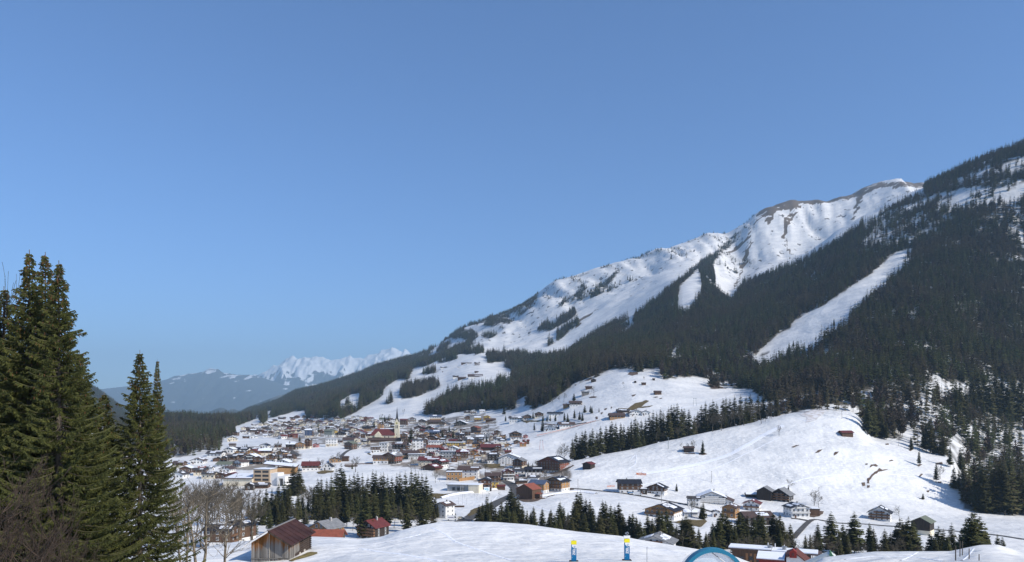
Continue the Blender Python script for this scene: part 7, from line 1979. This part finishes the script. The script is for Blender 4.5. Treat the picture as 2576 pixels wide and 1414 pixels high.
def big(x, vt, Y, proto, rz, label, sxy=1.0, h=None):
    X = (x - HX) / F * Y; g = gz(X, Y); H0 = [25.0, 22.0, 12.0][proto]
    H = -(vt - HY) / F * Y - g if h is None else h
    z0 = g if h is None else -(vt - HY) / F * Y - h
    root = empty('large_spruce', (X, Y, z0), rz, label, 'tree', 'tall spruces near the viewpoint')
    s = H / H0
    for me, nm in ((SPR[proto][0], 'crown'), (SPR[proto][1], 'limb_set'), (SPR[proto][2], 'cones'), (TBIG[proto], 'trunk')):
        if me is None: continue
        o = link(nm, me, root); o.scale = (s * sxy, s * sxy, s)
        if nm in ('cones', 'limb_set'): o['kind'] = 'stuff'
    return root


big(74, 628, 46, 0, .3, 'tallest of the close dark green spruces, its twin tips highest on the left', .95)
big(114, 634, 49, 0, 2.1, 'spruce close behind and right of the tallest one', .9)
big(148, 655, 45, 0, 4.0, 'spruce forming the right flank of the close tree cluster', .95)
big(10, 720, 52, 0, 5.2, 'spruce at the far left, half hidden behind the tallest one', 1.1)
big(-60, 690, 44, 0, 1.4, 'leftmost large spruce, mostly outside the picture', 1.1)
big(200, 880, 47, 1, 1.0, 'lower spruce on the right slope of the close cluster', 1.0)
big(262, 985, 54, 1, 2.2, 'shortest spruce between the cluster and the solitary one', 1.15)
big(352, 880, 50, 1, .6, 'solitary spruce with pale trunk patch, right of the cluster', .98)
big(396, 903, 52, 2, 3.0, 'narrow second top right beside the solitary spruce', .5, h=10)

# bare trees close by
NEARB = [bare_mesh('branches', 701, 11.0, 3, M_PALEBARK, 0.011, spread=.75, up=.10, trunks=2, split=.16, wide=1.1, kids=(2, 4)), bare_mesh('branches', 702, 7.0, 3, M_TWIG_RED, 0.009, spread=.5, up=.22, trunks=2, split=.1, wide=.8, kids=(2, 4))]


def near_bare(x, vt, Y, i, rz, label, name='bare_tree', sxy=1.0):
    X = (x - HX) / F * Y; g = gz(X, Y); H = -(vt - HY) / F * Y - g
    o = link(name, NEARB[i], None, (X, Y, g), rz); s = H / [11.0, 7.0][i] / (1.05)
    o.scale = (s * sxy, s * sxy, s)
    return tag(o, label, 'tree' if i == 0 else 'shrub')


near_bare(500, 1165, 62, 0, .4, 'pale-barked bare tree with spreading limbs left of the hay barn', sxy=1.15)
near_bare(560, 1240, 66, 0, 2.4, 'second pale bare tree, its twigs reaching towards the hay barn', sxy=.9)
near_bare(470, 1190, 70, 0, 4.4, 'thin bare tree half behind the solitary spruce')
for i, (x, vt, Y, l) in enumerate([(-20, 1120, 30, 'tall reddish bare shrub at the far left corner'), (35, 1190, 32, 'reddish bare shrub in front of the spruce cluster'), (85, 1320, 33, 'low reddish bare shrub, rightmost of the corner thicket'), (150, 1290, 36, 'small sparse shrub under the spruce cluster'), (-25, 640, 48, 'leafless larch whose thin twigs rise at the left picture edge')]):
    near_bare(x, vt, Y, 1, i * 1.3, l, 'bare_shrub' if i < 4 else 'bare_tree', 1.05 if i < 4 else .35)

# ------------------------------------------------------------------ house labels
LM = [(640, 1205, 'the school'), (700, 1122, 'the beige school roofs'), (965, 1095, 'the church'), (1235, 1120, 'the long red-brown barn'), (1395, 1165, 'the big balcony hotel'), (1345, 1230, 'the terracotta-roofed barn'), (1185, 1190, 'the large white house'), (790, 1170, 'the steep white gabled house'),
      (1230, 1050, 'the bright yellow chalet'), (1330, 1050, 'the ski slope edge'), (860, 1062, 'the forest rim'), (720, 1070, 'the far left slope'), (1085, 1165, 'the snow-striped red roofs'), (1780, 1280, 'the apartment house'), (1955, 1245, 'the black farmhouse'), (1640, 1250, 'the hillside road'), (1110, 960, 'the high meadow'), (1580, 1045, 'the thawed meadow'),
      (1060, 1075, 'the mixed roofs right of the spire'), (900, 1110, 'the snowfield left of the church')]
byl = {}
for (x, Y, o, base, own) in HOUSES:
    if own:
        o['label'] = base; continue
    v = HY - F * o.location.z / Y
    l = min(LM, key=lambda q: (q[0] - x) ** 2 + (2.2 * (q[1] - v)) ** 2)
    byl.setdefault((base, l[2]), []).append((x, v, o))
for (base, lm), lst in byl.items():
    lst.sort(key=lambda q: q[0])
    for i, (x, v, o) in enumerate(lst):
        o['label'] = f'{base} near {lm}' if len(lst) == 1 else f'{base}, {nth(i + 1)} from left near {lm}'
        for old, new in (('flat-roofed building', 'block'), (' near the ', ', '), (' timber', ''), ('mixed roofs right of the spire', 'roofs right of spire'), ('first from left', 'leftmost')):
            if len(re.findall(r"[A-Za-z0-9']+", o['label'])) > 16: o['label'] = o['label'].replace(old, new)
for (x, Y, o, base, own) in HOUSES: o['group'] = 'village houses' if 'hut' not in base and 'barn' not in base else 'huts and barns'

# bare garden trees between the village houses
VT = []
for k in range(400):
    x = random.uniform(620, 1430); v = random.uniform(1058, 1222)
    if not inpoly(np.array([x]), np.array([v]), P_VILL)[0]: continue
    p = hit(x, v, 480)
    if any(abs(h[2].location.x - p.x) < 9 and abs(h[2].location.y - p.y) < 9 for h in HOUSES): continue
    o = link('bare_tree', BT_MESH[k % 3], None, p, random.uniform(0, 6.28))
    s_ = random.uniform(.35, .7); o.scale = (s_ * 1.2, s_ * 1.2, s_)
    VT.append((x, v, o))
    if len(VT) > 70: break
VT.sort(key=lambda q: q[0])
byv = {}
for x, v, o in VT:
    l = min(LM, key=lambda q: (q[0] - x) ** 2 + (2.2 * (q[1] - v)) ** 2); byv.setdefault(l[2], []).append(o)
for lm, lst in byv.items():
    for i, o in enumerate(lst):
        tag(o, f'small bare garden tree, {nth(i + 1)} from left near {lm}', 'tree', 'bare garden trees in the village')
